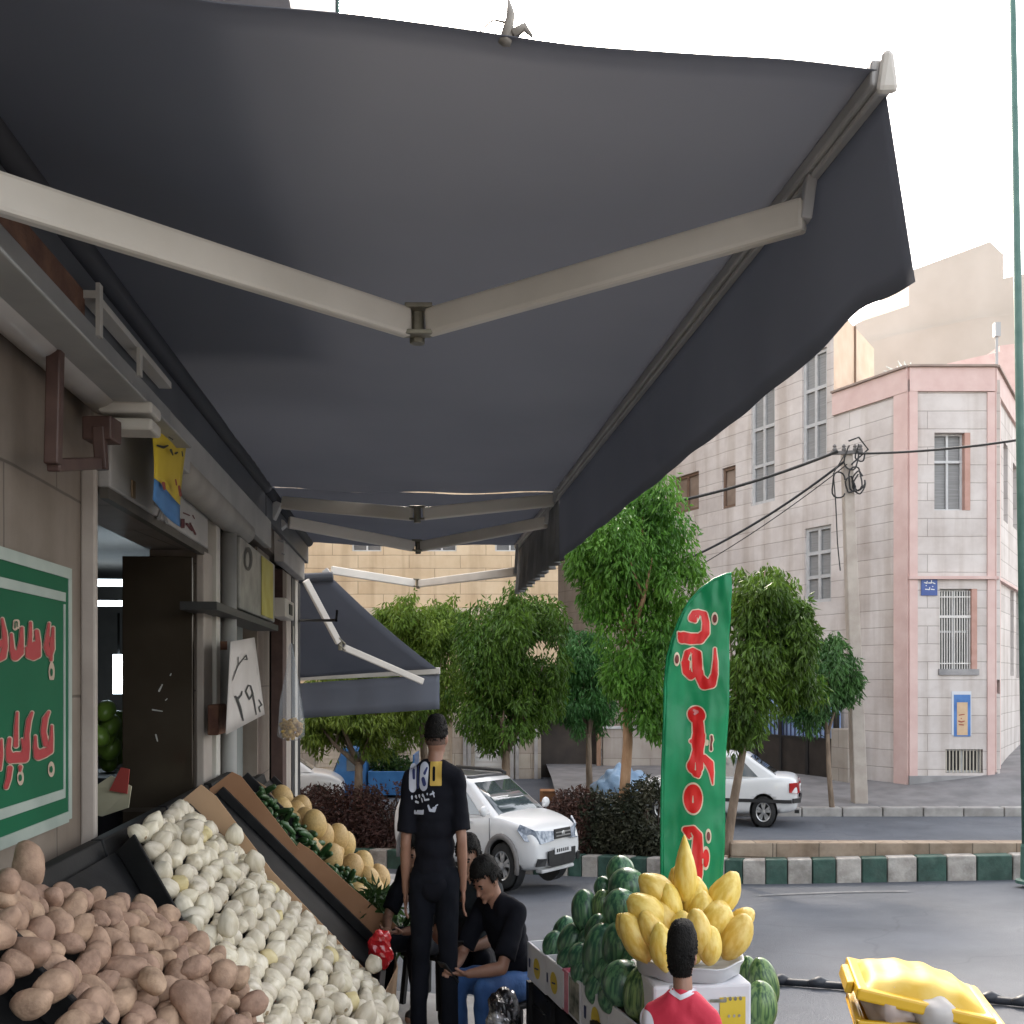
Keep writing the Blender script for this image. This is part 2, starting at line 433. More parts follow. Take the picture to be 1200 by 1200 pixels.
struct(obj('kerb', mw, M_kw, bevel=.02)); struct(obj('kerb_painted_green', mg, M_kg, bevel=.02))
# soil strip of the median, behind the kerb
m = MB()
def fn(u, v):
    x = -12+24.5*u; y = yk(x)+.2+(2.0 if x < 3 else .75)*v
    return V((x, y, zroad(x, yk(x))+.30+.03*noise.noise(V((x*2,y*2,0)))))
m.grid(fn, 60, 4); struct(obj('soil', m, mat('soil', (.1,.075,.055), (.17,.13,.1), sc=5, rough=.95, bump=.5, bsc=30)))
# low tan stone wall along the median
M_tan = stone('tan_slabs', (.30,.235,.175), (.38,.31,.24), (.16,.13,.1), .62, .5, rough=.85, bump=.4, dirt=(.5,.45,.42), nsc=3)
m = MB(); xs = np.linspace(3.35, 12.5, 16)
for a, b in zip(xs[:-1], xs[1:]):
    A, B = V((a, yk(a)+.27, 0)), V((b, yk(b)+.27, 0)); q = V((0,.28,0))
    zz = lambda p: zroad(p.x, p.y)
    zt = lambda p: CH+(HY-988)/F*p.y
    m.hexa([A+V((0,0,-1.5)),B+V((0,0,-1.5)),B+q+V((0,0,-1.5)),A+q+V((0,0,-1.5)),A+V((0,0,zt(A))),B+V((0,0,zt(B))),B+q+V((0,0,zt(B))),A+q+V((0,0,zt(A)))])
t = obj('planter_wall', m, M_tan, uv=True, bevel=.012)
tag(t, 'low tan stone slab wall along the median behind the painted kerb', 'wall')
# far pavement and kerb
m = MB()
def zfp(x, y): return -1.03+.12*max(0, x-8.2)*min(1,(y-21.7)/2.0)+.05*(y-21.7)
def fn(u, v):
    x = 1+29*u; y = 21.75+(46-21.75)*v*v
    return V((x, y, zfp(x, min(y,26))))
m.grid(fn, 60, 30); struct(obj('far_pavement', m, mat('far_pave', (.15,.145,.145), (.22,.21,.21), sc=2, rough=.85, bump=.2)))
m = MB(); x = 1.0
while x < 16:
    w = .85; m.box((x, 21.5, -1.3), (x+w-.02, 21.747, -1.02+.01*random.random())); x += w
struct(obj('far_kerb', m, mat('kerb_grey', (.24,.225,.21), (.36,.34,.32), sc=4, rough=.8, bump=.3), bevel=.02))

# ================================================================== walls with openings
def face_u(P0, P1, px):
    dx, dy = P1[0]-P0[0], P1[1]-P0[1]; k = (px-HX)/F; L = math.hypot(dx, dy)
    return (k*P0[1]-P0[0])/(dx-k*dy)*L
class Face:
    def __init__(s, P0, P1, z0, z1):
        s.P0, s.P1, s.z0, s.z1 = V((P0[0],P0[1],0)), V((P1[0],P1[1],0)), z0, z1
        s.L = (s.P1-s.P0).length; s.d = (s.P1-s.P0)/s.L
        n = V((-s.d.y, s.d.x, 0)); s.n = n if n.dot(-s.P0) > 0 else -n; s.op = []
    def at(s, u, z, out=0): return s.P0+s.d*u+s.n*out+V((0,0,z))
    def px(s, x0, y0, x1, y1):
        u0, u1 = sorted((face_u(s.P0, s.P1, x0), face_u(s.P0, s.P1, x1)))
        y = s.at((u0+u1)/2, 0).y
        za, zb = CH+(HY-y1)/F*y, CH+(HY-y0)/F*y
        return (u0, u1, za, zb)
    def hole(s, *r): s.op.append(r); return r
    def build(s, m, depth=.22):
        us = sorted({0, s.L, *[q for o in s.op for q in o[:2]]}); zs = sorted({s.z0, s.z1, *[q for o in s.op for q in o[2:]]})
        for u0, u1 in zip(us[:-1], us[1:]):
            for z0, z1 in zip(zs[:-1], zs[1:]):
                cu, cz = (u0+u1)/2, (z0+z1)/2
                if any(o[0] < cu < o[1] and o[2] < cz < o[3] for o in s.op): continue
                m.quad(s.at(u0,z0), s.at(u1,z0), s.at(u1,z1), s.at(u0,z1))
        for (u0,u1,z0,z1) in s.op:
            for a, b in (((u0,z0),(u1,z0)),((u1,z0),(u1,z1)),((u1,z1),(u0,z1)),((u0,z1),(u0,z0))):
                m.quad(s.at(*a), s.at(*b), s.at(*b, out=-depth), s.at(*a, out=-depth))
    def block(s, m, u0, u1, z0, z1, o0, o1):
        m.hexa([s.at(u0,z0,o0),s.at(u1,z0,o0),s.at(u1,z0,o1),s.at(u0,z0,o1),s.at(u0,z1,o0),s.at(u1,z1,o0),s.at(u1,z1,o1),s.at(u0,z1,o1)])
M_pane = mat('pane', (.05,.055,.06), (.12,.125,.13), sc=1.5, rough=.12, spec=.6)
M_blind = mat('blind_grey', (.2,.2,.2), (.28,.28,.28), sc=2, rough=.5, stretch=(1,1,40))
M_alu = mat('aluminium', (.5,.5,.5), (.6,.6,.6), sc=5, rough=.45)
M_bars = mat('white_bars', (.62,.6,.57), (.72,.7,.67), sc=8, rough=.5)
def window(face, r, parent, cols=2, rows=2, depth=.2, fw=.05, name='window', fm=None, pm=None):
    u0,u1,z0,z1 = r
    m = MB()
    for i in range(cols+1):
        u = u0+(u1-u0-fw)*i/cols; face.block(m, u, u+fw, z0, z1, -depth+.01, -depth+.06)
    for j in range(rows+1):
        z = z0+(z1-z0-fw)*j/rows; face.block(m, u0+.002, u1-.002, z+.001, z+fw-.001, -depth+.013, -depth+.057)
    f = obj(name, m, fm or M_alu, parent)
    p = MB(); p.quad(face.at(u0,z0,-depth), face.at(u1,z0,-depth), face.at(u1,z1,-depth), face.at(u0,z1,-depth))
    obj('pane', p, pm or M_pane, f)
    return f

# ================================================================== corner building on the right
M_lstone = stone('pale_cladding', (.60,.555,.53), (.66,.61,.58), (.42,.38,.355), 6.5, .42, ms=.014, rough=.7, bump=.35, dirt=(.70,.66,.64), nsc=.9)
M_pink = mat('pink_stone', (.60,.42,.385), (.66,.49,.45), sc=2.5, rough=.7, bump=.15, bsc=12)
M_peach = mat('peach_render', (.62,.47,.34), (.7,.55,.42), sc=2, rough=.8, bump=.15)
M_cem = mat('cement_plinth', (.24,.235,.235), (.34,.33,.33), sc=2.5, rough=.85, bump=.3)
A, B = (9.3, 24.0), (11.3, 24.0); LEND = (9.3-.48*17, 41.0); REND = (11.3+.64*14, 38.0)
RB = thing('corner_building', 'pale stone corner house with pink trim and a chamfered front', 'building', (10.3, 27, -1.0))
fC = Face(A, B, -2.2, 8.7); fL = Face(A, LEND, -2.2, 8.7); fR = Face(B, REND, -2.2, 8.7)
wC1 = fC.hole(*fC.px(1095,507,1137,598)); wC2 = fC.hole(*fC.px(1101,690,1145,790)); wC3 = fC.hole(*fC.px(1108,878,1152,906)); wC4 = fC.hole(*fC.px(1160,797,1172,813))
wR1 = fR.hole(*fR.px(1176,520,1181,612)); wR2 = fR.hole(*fR.px(1187,545,1192,620)); wR3 = fR.hole(*fR.px(1184,692,1188,792)); wR4 = fR.hole(*fR.px(1191,695,1195,795))
wL = [fL.hole(*fL.px(*q)) for q in ((943,617,974,706),)]
UB = face_u(A, LEND, 977)                          # taller rear block begins here
fL.L = fL.L
m = MB(); fC.build(m); fR.build(m)
fL1 = Face(A, fL.at(UB,0)[:2], -2.2, 8.7); fL1.op = [r for r in fL.op if r[1] <= UB]
# left face split in a low front part and a tall rear part
us = fL.at(UB,0); fL2 = Face(us[:2], LEND, -2.2, 11.3)
wL2 = [fL2.hole(*fL2.px(*q)) for q in ((940,412,969,540),(880,455,908,590),(846,547,862,595),(790,556,819,600),(943,617,974,706))]
fL1.op = []
fL1.build(m); fL2.build(m)
# roof slab of the low part and flank of the tall block
q = fL2.at(0,0); flank = Face(q[:2], (q.x+.64*3.6, q.y+3.6), 8.5, 11.3)
m.poly([V((*A,8.7)), V((*B,8.7)), fR.at(fR.L,8.7), fL.at(UB,8.7)])
m.poly([fL2.at(0,11.3), flank.at(flank.L,11.3), flank.at(flank.L,11.3)+V((2,8,0)), fL2.at(fL2.L,11.3)])
obj('wall', m, M_lstone, RB, uv=True)
m = MB(); fL2.block(m, 3.2, fL2.L, 11.304, 15, -1.8, -.02); obj('upper_storey', m, M_lstone, RB, uv=True)  # unseen block added on the roof to keep sun off the road
m = MB(); flank.build(m); e = flank.at(flank.L,0); f2 = Face(e[:2], (e.x-.3, e.y+6), 8.5, 11.3); f2.build(m)
fb = Face(q[:2], (q.x+.64*1.7, q.y+1.7), 8.5, 11.36)
obj('roof_block', m, M_peach, RB)
m = MB(); fb.block(m, fb.L, fb.L+.05, 8.72, 11.3, .004, .05); obj('downpipe', m, mat('rust_pipe', (.2,.13,.09), rough=.7), RB)
# pink trim
m = MB()
for f, x0, x1, z1 in ((fC,1060,1074.5,8.7),):
    m = MB(); u0, u1 = max(.0,face_u(f.P0,f.P1,x0)), min(f.L, face_u(f.P0,f.P1,x1)); f.block(m, u0, u1, -.9, 8.7, -.02, .05); obj('pilaster', m, M_pink, RB)
m = MB(); fL1.block(m, 0, .42, -1.0, 8.7, -.02, .049); obj('pilaster', m, M_pink, RB)
m = MB(); fC.block(m, fC.L-.17, fC.L-.002, -.9, 8.4, -.02, .045); obj('pilaster', m, M_pink, RB)
m = MB(); fR.block(m, 0, .75, -.9, 8.7, -.02, .049); obj('pilaster', m, M_pink, RB)
m = MB()
fC.block(m, .0, fC.L, 8.42, 8.98, -.15, .06); fL1.block(m, .003, UB, 8.42, 8.98, -.15, .061); fR.block(m, .003, fR.L, 8.42, 8.98, -.15, .061)
obj('parapet', m, M_pink, RB)
m = MB()
fC.block(m, -.03, fC.L+.03, 8.982, 9.03, -.2, .12); fL1.block(m, 0, UB, 8.984, 9.032, -.2, .12); fR.block(m, 0, fR.L, 8.984, 9.032, -.2, .12)
obj('coping', m, mat('coping', (.26,.2,.17), (.34,.27,.23), sc=3, rough=.8), RB)
m = MB(); z = 4.02
fC.block(m, -.02, fC.L+.02, z, z+.07, -.05, .1); fR.block(m, 0, fR.L, z+.001, z+.071, -.05, .1); obj('string_course', m, M_pink, RB)
m = MB(); fC.block(m, -.01, fC.L+.01, -2.2, -.58, -.1, .07); fR.block(m, 0, fR.L, -2.2, -.5, -.1, .069); fL1.block(m, .004, UB, -2.2, -.93, -.1, .069)
obj('plinth', m, M_cem, RB)
# reveals in pink and windows
for r in (wC1, wC2):
    m = MB(); fC.block(m, r[1]-.13, r[1]-.002, r[2]+.003, r[3]-.003, -.19, .01); obj('reveal', m, mat('reveal', (.42,.24,.19), (.5,.3,.25), sc=4, rough=.7), RB)
w = window(fC, (wC1[0],wC1[1]-.13,wC1[2],wC1[3]), RB, 2, 1, fm=M_alu, pm=M_blind)
m = MB(); h = wC1[2]+(wC1[3]-wC1[2])*.62; fC.block(m, wC1[0], wC1[1]-.13, h, h+.06, -.17, -.13); obj('transom', m, M_alu, w)
w = window(fC, (wC2[0],wC2[1]-.13,wC2[2],wC2[3]), RB, 2, 2, pm=mat('dark_pane', (.03,.03,.033), (.09,.09,.09), sc=2.5, rough=.15))
m = MB(); n = 13
for i in range(n):
    u = wC2[0]+.02+(wC2[1]-.17-wC2[0])*i/(n-1); m.tube([fC.at(u,wC2[2]+.1,-.05), fC.at(u+.004*math.sin(i*5),wC2[3]-.04,-.05)], .013, 6)
for zf in (.12,.66,.9): fC.block(m, wC2[0]+.002, wC2[1]-.135, wC2[2]+(wC2[3]-wC2[2])*zf, wC2[2]+(wC2[3]-wC2[2])*zf+(.06 if zf == .66 else .025), -.066, -.034)
obj('grille', m, M_bars, RB)
m = MB(); fC.block(m, wC2[0]-.03, wC2[1]+.03, wC2[2]-.02, wC2[2]+.12, -.2, .05); obj('sill', m, M_cem, RB)
w = window(fC, wC3, RB, 2, 1, pm=MATS['dark_pane'])
m = MB()
for i in range(11):
    u = wC3[0]+.04+(wC3[1]-.08-wC3[0])*i/10; m.tube([fC.at(u,wC3[2]+.01,-.06), fC.at(u,wC3[3]-.01,-.06)], .016, 6)
obj('grille', m, mat('cream_bars', (.5,.46,.38), rough=.5), RB)
m = MB(); fC.block(m, wC4[0], wC4[1], wC4[2], wC4[3], -.2, -.12); obj('vent', m, mat('vent_brown', (.2,.15,.13), rough=.8), RB)
for r in (wR1,wR2,wR3,wR4): window(fR, r, RB, 1, 1)
for r, c, k in ((wL2[0],2,3),(wL2[1],2,3),(wL2[2],1,1),(wL2[3],2,1),(wL2[4],2,3)):
    window(fL2, r, RB, c, k, fw=.09, depth=.12, fm=mat('old_frame', (.42,.42,.42), (.5,.5,.5), sc=6, rough=.5) if k == 3 else mat('brown_frame', (.16,.1,.07), rough=.6), pm=M_blind if k == 3 else mat('brown_pane', (.2,.15,.12), (.28,.22,.18), sc=3, rough=.3))
# faint pink band high on the rear block
m = MB(); r = fL2.px(855,470,878,510); fL2.block(m, face_u(fL2.P0,fL2.P1,876), fL2.L, 9.6, 10.9, -.1, .03); obj('band', m, M_pink, RB)
# roof hut, pipe, shining foil
m = MB(); c = P(1072, 418, 27.5); m.box((c.x-.95, c.y, 8.6), (c.x+.7, c.y+1.3, 9.85)); 
obj('roof_hut', m, mat('grey_block', (.36,.33,.3), (.45,.42,.38), sc=3, rough=.9, bump=.3), RB, bevel=.02)
m = MB(); c = P(1168, 430, 25.5); m.tube([(c.x,c.y,8.8),(c.x,c.y,10.25)], .035, 8); m.box((c.x-.07,c.y-.07,10.2),(c.x+.07,c.y+.07,10.55)); obj('vent_pipe', m, mat('zinc', (.35,.35,.35), rough=.5, metal=.5), RB)
m = MB(); c = P(1064, 415, 27.7); rng = random.Random(3)
for i in range(14):
    a = -1.2+2.4*i/13; l = .35+.3*rng.random(); b = V((c.x-.1+.03*i, c.y+.3, 9.85)); tip = b+V((math.sin(a)*l*1.2, rng.uniform(-.1,.1), math.cos(a)*l*.7+.1))
    m.tube([b, (b+tip)/2+V((0,0,.06)), tip], [.05,.045,.01], 6)
t = obj('agave_plant', m, mat('pale_leaf', (.6,.62,.56), (.72,.74,.68), sc=5, rough=.35), None)
tag(t, 'pale spiky plant on the flat roof of the corner building', 'plant')
# rear higher building, seen over the roof
m = MB()
pr = [(985,470),(985,392),(1005,378),(1065,358),(1065,318),(1160,283),(1176,298),(1176,326),(1240,312),(1240,470)]
m.prism([P(x,y,46) for x,y in pr], (0,9,0)); m2 = MB()
RBK = thing('stepped_building', 'beige windowless block rising in steps behind the corner house', 'building', P(1110,470,46))
obj('wall', m, mat('beige_far', (.48,.42,.36), (.55,.49,.43), sc=.4, rough=.85), RBK)
m = MB(); m.prism([P(x,y,45.6) for x,y in ((985,470),(985,415),(1040,395),(1150,372),(1240,365),(1240,470))], (0,.39,0)); obj('lower_wall', m, mat('beige_near', (.45,.39,.33), (.52,.46,.4), sc=.4, rough=.85), RBK)
m = MB(); m.prism([P(x,y,40) for x,y in ((1110,470),(1110,426),(1172,412),(1172,405),(1240,396),(1240,470))], (0,3,0)); obj('pink_parapet', m, M_pink, RBK)
# blue street plate, poster, on the chamfered front
m = MB(); r = fC.px(1079,677,1098,698); fC.block(m, r[0], r[1], r[2], r[3], .012, .03)
BP = thing('street_plate', 'small blue enamel street plate with white lettering above the barred window', 'sign', fC.at((r[0]+r[1])/2, r[2], .02))
obj('plate', m, mat('enamel_blue', (.03,.07,.26), (.05,.1,.32), sc=6, rough=.35), BP)
m = MB(); rr = r
def fnC(x, y): return fC.at(x, y, .034)
W0, H0 = r[1]-r[0], r[3]-r[2]
gx = lambda a: r[0]+W0*a
gz = lambda b: r[2]+H0*b
st = [[(gx(.2),gz(.72),.012),(gx(.35),gz(.68),.012),(gx(.36),gz(.8),.01)],[(gx(.45),gz(.7),.012),(gx(.62),gz(.7),.012),(gx(.63),gz(.85),.01)],[(gx(.7),gz(.72),.012),(gx(.84),gz(.66),.012)],
      [(gx(.25),gz(.35),.011),(gx(.5),gz(.33),.011),(gx(.52),gz(.45),.01)],[(gx(.6),gz(.35),.011),(gx(.8),gz(.33),.011)],('e',gx(.3),gz(.55),.013,.013),('e',gx(.7),gz(.5),.013,.013)]
glyph(m, st, fnC, .006); obj('lettering', m, mat('white_paint', (.7,.7,.7), rough=.5), BP)
r = fC.px(1116,813,1138,863)
PO = thing('wall_poster', 'blue bordered paper poster stuck on the pale wall below the barred window', 'poster', fC.at((r[0]+r[1])/2, r[2], .02))
m = MB(); fC.block(m, r[0]-.02, r[1]+.0, r[2]+.03, r[3]+.06, .008, .012); obj('paper', m, mat('poster_white', (.6,.62,.66), rough=.7), PO)
m = MB(); fC.block(m, r[0]+.03, r[1]-.02, r[2], r[3]-.02, .012, .018); obj('border', m, mat('poster_blue', (.04,.13,.36), (.1,.25,.55), sc=2, rough=.6), PO)
m = MB(); pm_ = MB(); W0 = r[1]-r[0]; fC.block(pm_, r[0]+.1, r[1]-.09, r[2]+.03, r[3]-.2, .018, .023); obj('panel', pm_, mat('poster_tan', (.52,.36,.22), (.62,.45,.3), sc=5, rough=.7), PO)
st = [[(r[0]+.14,r[2]+.36,.015),(r[0]+.2,r[2]+.34,.015),(r[0]+.27,r[2]+.36,.012)],[(r[0]+.15,r[2]+.28,.012),(r[0]+.25,r[2]+.27,.012)],('e',r[0]+.2,r[2]+.42,.015,.012),[(r[0]+.15,r[2]+.5,.012),(r[0]+.27,r[2]+.52,.01)]]
glyph(m, st, lambda x,y: fC.at(x,y,.026), .006); obj('lettering', m, mat('poster_red', (.3,.06,.04), rough=.7), PO)

# ================================================================== gate with blue bars left of the corner
g0, g1 = face_u(A, LEND, 989), face_u(A, LEND, 842)
GT = thing('courtyard_gate', 'dark metal courtyard gate topped with spear bars and blue sheeting', 'gate', fL.at((g0+g1)/2, -1.3, .3))
gz0 = -1.35; 
m = MB(); nb = 5
for i in range(nb):
    u0 = g0+(g1-g0)*i/nb; u1 = g0+(g1-g0)*(i+1)/nb; fL.block(m, u0+.02, u1-.02, gz0, .12, .22, .27)
obj('panel', m, mat('gate_brown', (.018,.014,.012), (.035,.028,.024), sc=3, rough=.5), GT)
m = MB()
for i in range(nb+1):
    u = g0+(g1-g0)*i/nb; fL.block(m, u-.05, u+.05, gz0, 1.15 if i else 1.0, .2, .3)
fL.block(m, g0, g1, .1, .17, .21, .29); fL.block(m, g0, g1, .72, .77, .21, .29); obj('frame', m, mat('gate_black', (.012,.012,.013), rough=.45), GT)
m = MB(); n = 32
for i in range(n):
    u = g0+.08+(g1-g0-.16)*i/(n-1); m.tube([fL.at(u,.17,.25), fL.at(u,1.0,.25), fL.at(u,1.12,.25)], [.022,.022,.002], 6)
obj('spear_bar', m, mat('navy_bars', (.02,.03,.09), rough=.4), GT)
m = MB(); fL.block(m, g0+.05, g1-.05, .17, 1.3, .06, .09); obj('sheeting', m, mat('blue_sheet', (.25,.42,.85), (.55,.7,.95), sc=1.6, rough=.35), GT)
m = MB(); u = face_u(A, LEND, 991); fL.block(m, u-.6, u-.02, -1.6, .45, .12, .5); t = obj('gate_pillar', m, stone('pillar_stone', (.36,.32,.28), (.42,.38,.33), (.25,.22,.2), .9, .5, rough=.8), None, uv=True, bevel=.015)
tag(t, 'beige stone pillar at the right end of the dark courtyard gate', 'pillar')
m = MB(); fL.block(m, g0-.1, g1, -1.6, -1.2, .2, 1.0); struct(obj('gate_step', m, M_cem, None, bevel=.02))

# ================================================================== beige building across the side street
M_beige = stone('beige_cladding', (.66,.51,.34), (.74,.59,.41), (.38,.28,.19), 1.5, .38, rough=.75, bump=.3, dirt=(.82,.76,.7))  # stone colours warmed to stand in for sunlight on this front
BB = thing('beige_building', 'tall beige stone apartment block across the side street, behind the awnings', 'building', (-3, 31, -1.5))
fB = Face((-14, 30.0), (1.35, 30.0), .9, 9.2)
wb = [fB.hole(*fB.px(*q)) for q in ((412,600,447,646),(500,600,535,646),(580,600,615,646))]
m = MB(); fB.build(m); fBr = Face((1.35,30.0), (1.35,38), .9, 9.2); fBr.build(m)
m.box((-16,30.5,.9),(1.3,42,18.5)); m.box((-17,16,-2),(-7.6,29.8,8.0)); obj('wall', m, M_beige, BB, uv=True)  # left wing and hidden extra height are added, unseen, to shade the street
for r in wb: window(fB, r, BB, 2, 1)
m = MB(); fB.block(m, 0, fB.L+.1, 3.55, 3.75, -.05, .16); fB.block(m, 0, fB.L+.1, .82, 1.1, -.05, .22); obj('cornice', m, mat('beige_trim', (.55,.45,.33), (.62,.52,.4), sc=3, rough=.8, bump=.2), BB)
fG = Face((-14, 29.6), (P(704,0,29.6).x, 29.6), -2.4, .82)
dr = [fG.hole(*fG.px(*q)) for q in ((634,842,700,960),(556,838,592,960),(480,842,530,960),(368,850,440,960))]
m = MB(); fG.build(m, .5); obj('ground_floor_wall', m, stone('shop_stone', (.42,.36,.30), (.48,.42,.35), (.26,.22,.18), 1.1, .45, rough=.8, dirt=(.7,.66,.6)), BB, uv=True)
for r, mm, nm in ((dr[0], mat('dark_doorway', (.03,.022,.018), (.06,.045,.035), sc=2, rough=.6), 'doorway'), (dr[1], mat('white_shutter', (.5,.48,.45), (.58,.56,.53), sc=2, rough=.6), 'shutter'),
                  (dr[2], mat('cream_shutter', (.5,.43,.34), (.58,.5,.4), sc=2, rough=.6, stretch=(8,1,.3)), 'shutter'), (dr[3], MATS['cream_shutter'], 'shutter')):
    m = MB(); nsl = 22; u0,u1,z0,z1 = r
    if nm == 'shutter':
        for i in range(nsl):
            za = z0+(z1-z0)*i/nsl; zb = z0+(z1-z0)*(i+1)/nsl; m.quad(fG.at(u0,za,-.28), fG.at(u1,za,-.28), fG.at(u1,zb,-.31), fG.at(u0,zb,-.31))
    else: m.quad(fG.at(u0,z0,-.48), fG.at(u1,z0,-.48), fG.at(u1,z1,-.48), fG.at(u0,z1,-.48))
    obj(nm, m, mm, BB)
for px in (545,550,600,606,628):
    m = MB(); u = face_u(fG.P0, fG.P1, px); fG.block(m, u-.05, u+.05, -2.4, .82, .002, .14); obj('post', m, mat('grey_post', (.3,.28,.27), (.38,.36,.34), sc=4, rough=.6), BB)
m = MB(); u = face_u(fG.P0, fG.P1, 703); fG.block(m, u-.1, u+.02, -2.4, .6, .002, .12); obj('brown_post', m, mat('brown_wood', (.26,.15,.09), (.34,.2,.13), sc=4, rough=.6, stretch=(6,6,.6)), BB)
# low wall right of the doorway
m = MB(); a = P(705, 845, 29.5); b = P(792, 845, 29.5); m.box((a.x+.05,29.55,-2.4),(b.x,29.9,.25)); 
t = obj('boundary_wall', m, stone('pale_wall', (.42,.37,.33), (.48,.43,.38), (.3,.26,.23), 1.6, .6, rough=.85, dirt=(.75,.72,.7)), None, uv=True)
tag(t, 'low pale stone wall right of the dark doorway, behind the hedge', 'wall')
m = MB(); m.box((a.x+.05,29.5,.252),(b.x,29.95,.31)); obj('coping', m, M_alu, t)
# ================================================================== TREES AND HEDGES
M_leaf = mat('leaf', (.038,.115,.012), (.115,.235,.026), sc=1.3, rough=.45, spec=.32, island=.55, trans=.3, lo=.3, hi=.7)
M_leafd = mat('leaf_deep', (.028,.09,.022), (.07,.165,.036), sc=1.3, rough=.45, spec=.32, island=.5, trans=.25, lo=.3, hi=.7)
M_leafy = mat('leaf_yellowish', (.085,.165,.02), (.20,.29,.04), sc=1.2, rough=.45, spec=.32, island=.55, trans=.35, lo=.3, hi=.7)
M_bark = mat('bark', (.14,.10,.07), (.24,.18,.13), sc=14, rough=.9, bump=.6, bsc=40, stretch=(1,1,.25))
M_bark2 = mat('bark_orange', (.30,.17,.09), (.42,.26,.15), sc=10, rough=.8, bump=.5, bsc=40, stretch=(1,1,.25))
def tree(label, Y, crown, trunk, n, seed, bark=None, leaf=None, ll=.135, lw=.040, tr=.075, gap=-.28, depth=1.0, limbs=5):
    """crown: ellipses (px,py,rx,ry); trunk: pixels from the base up"""
    rng = random.Random(seed)
    base = P(*trunk[0], Y)
    t = thing('street_tree', label, 'tree', base, group='street trees')
    ell = []
    for (cx,cy,rx,ry) in crown:
        c = P(cx,cy,Y+rng.uniform(-.3,.3)); sx, sz = rx*Y/F, ry*Y/F; ell.append((tuple(c), (sx, (sx+.3)*depth, sz)))
    m = MB(); pts = [P(*q, Y) for q in trunk]; top = pts[-1]
    pts = [pts[0]-V((0,0,.15))]+[p+V((rng.uniform(-.02,.02), rng.uniform(-.03,.03), 0)) for p in pts]
    k = len(pts); m.tube(pts, [tr*(1.15-.45*i/(k-1)) for i in range(k)], 9)
    for i in range(limbs):
        c, r = ell[i % len(ell)]
        e = V(c)+V((rng.uniform(-.6,.6)*r[0], rng.uniform(-.6,.6)*r[1], rng.uniform(-.2,.7)*r[2]))
        mid = (top+e)/2+V((rng.uniform(-.12,.12), rng.uniform(-.12,.12), -.12*(e-top).length*.6))
        m.tube([top-V((0,0,.08)), mid, e], [tr*.6, tr*.4, tr*.12], 6)
        e2 = mid+V((rng.uniform(-.5,.5)*r[0], rng.uniform(-.5,.5)*r[1], .6*r[2])); m.tube([mid, e2], [tr*.3, tr*.1], 5)
    obj('trunk', m, bark or M_bark, t, smooth=True)
    me = leaf_mesh(sub_clumps(ell, seed, 9), n, ll, lw, seed, gap=gap)
    obj('crown', me, leaf or M_leaf, t, fix=False)
    return t
tree('tall dense tree with orange brown trunk just left of the green feather flag', 17.3,
     [(752,640,62,75),(780,600,48,42),(720,640,55,45),(748,735,50,75),(690,640,32,40),(790,690,38,60),(745,800,38,50),(772,830,18,38),(705,690,28,40)],
     [(728,1000),(732,930),(735,870),(736,800),(740,740)], 27000, 11, bark=M_bark2, leaf=M_leaf, tr=.095)
tree('bushy tree with leaning pale trunk just right of the green feather flag', 15.8,
     [(893,715,42,45),(905,690,26,30),(870,735,36,60),(915,760,36,60),(880,800,42,55),(925,720,22,30),(862,840,18,36),(938,800,24,35)],
     [(852,990),(859,945),(868,900),(876,860)], 20000, 12, leaf=M_leaf, tr=.075)
tree('small dark tree with thin trunk in front of the courtyard gate', 21.6,
     [(965,790,34,42),(985,800,20,35),(945,820,28,38),(970,765,18,22)],
     [(976,952),(972,905),(969,860)], 10000, 13, leaf=M_leafd, tr=.06, ll=.15, lw=.042)
tree('round leafy tree rising behind the white hatchback', 20.0,
     [(595,760,58,62),(615,730,42,38),(570,800,42,55),(628,800,34,60),(590,840,48,36),(650,770,18,40),(550,770,20,50)],
     [(593,962),(592,915),(592,880)], 26000, 14, leaf=M_leaf, tr=.1, ll=.14)
tree('yellowish green tree above the far awning and the standing man', 22.0,
     [(490,745,45,45),(470,720,28,24),(515,790,34,60),(480,830,40,45),(530,730,22,30),(455,790,20,45)],
     [(500,960),(497,900),(495,850)], 19000, 15, leaf=M_leafy, tr=.1, ll=.14)
tree('low spreading tree with forked trunk below the far awning, beside the blue pickup', 20.5,
     [(400,850,42,34),(440,845,34,40),(375,855,20,26),(455,820,30,30),(410,800,40,30)],
     [(420,955),(420,915),(421,893)], 14000, 16, leaf=M_leafy, tr=.1, ll=.15, lw=.04)
tree('slim bluish green tree between the round tree and the tall dense one', 23.0,
     [(690,790,30,45),(680,760,22,28),(705,820,22,40),(672,830,18,36),(700,760,16,20)],
     [(692,955),(691,905),(690,860)], 12000, 17, leaf=M_leafd, tr=.085, ll=.15, lw=.04)
M_hedr = mat('hedge_red', (.06,.03,.022), (.115,.055,.04), sc=2.5, rough=.6, island=.5, trans=.15)
M_hedd = mat('hedge_dark', (.022,.03,.014), (.05,.05,.026), sc=2.0, rough=.6, island=.5, trans=.15)
M_twig = mat('hedge_twigs', (.035,.022,.016), (.07,.045,.032), sc=8, rough=.9)
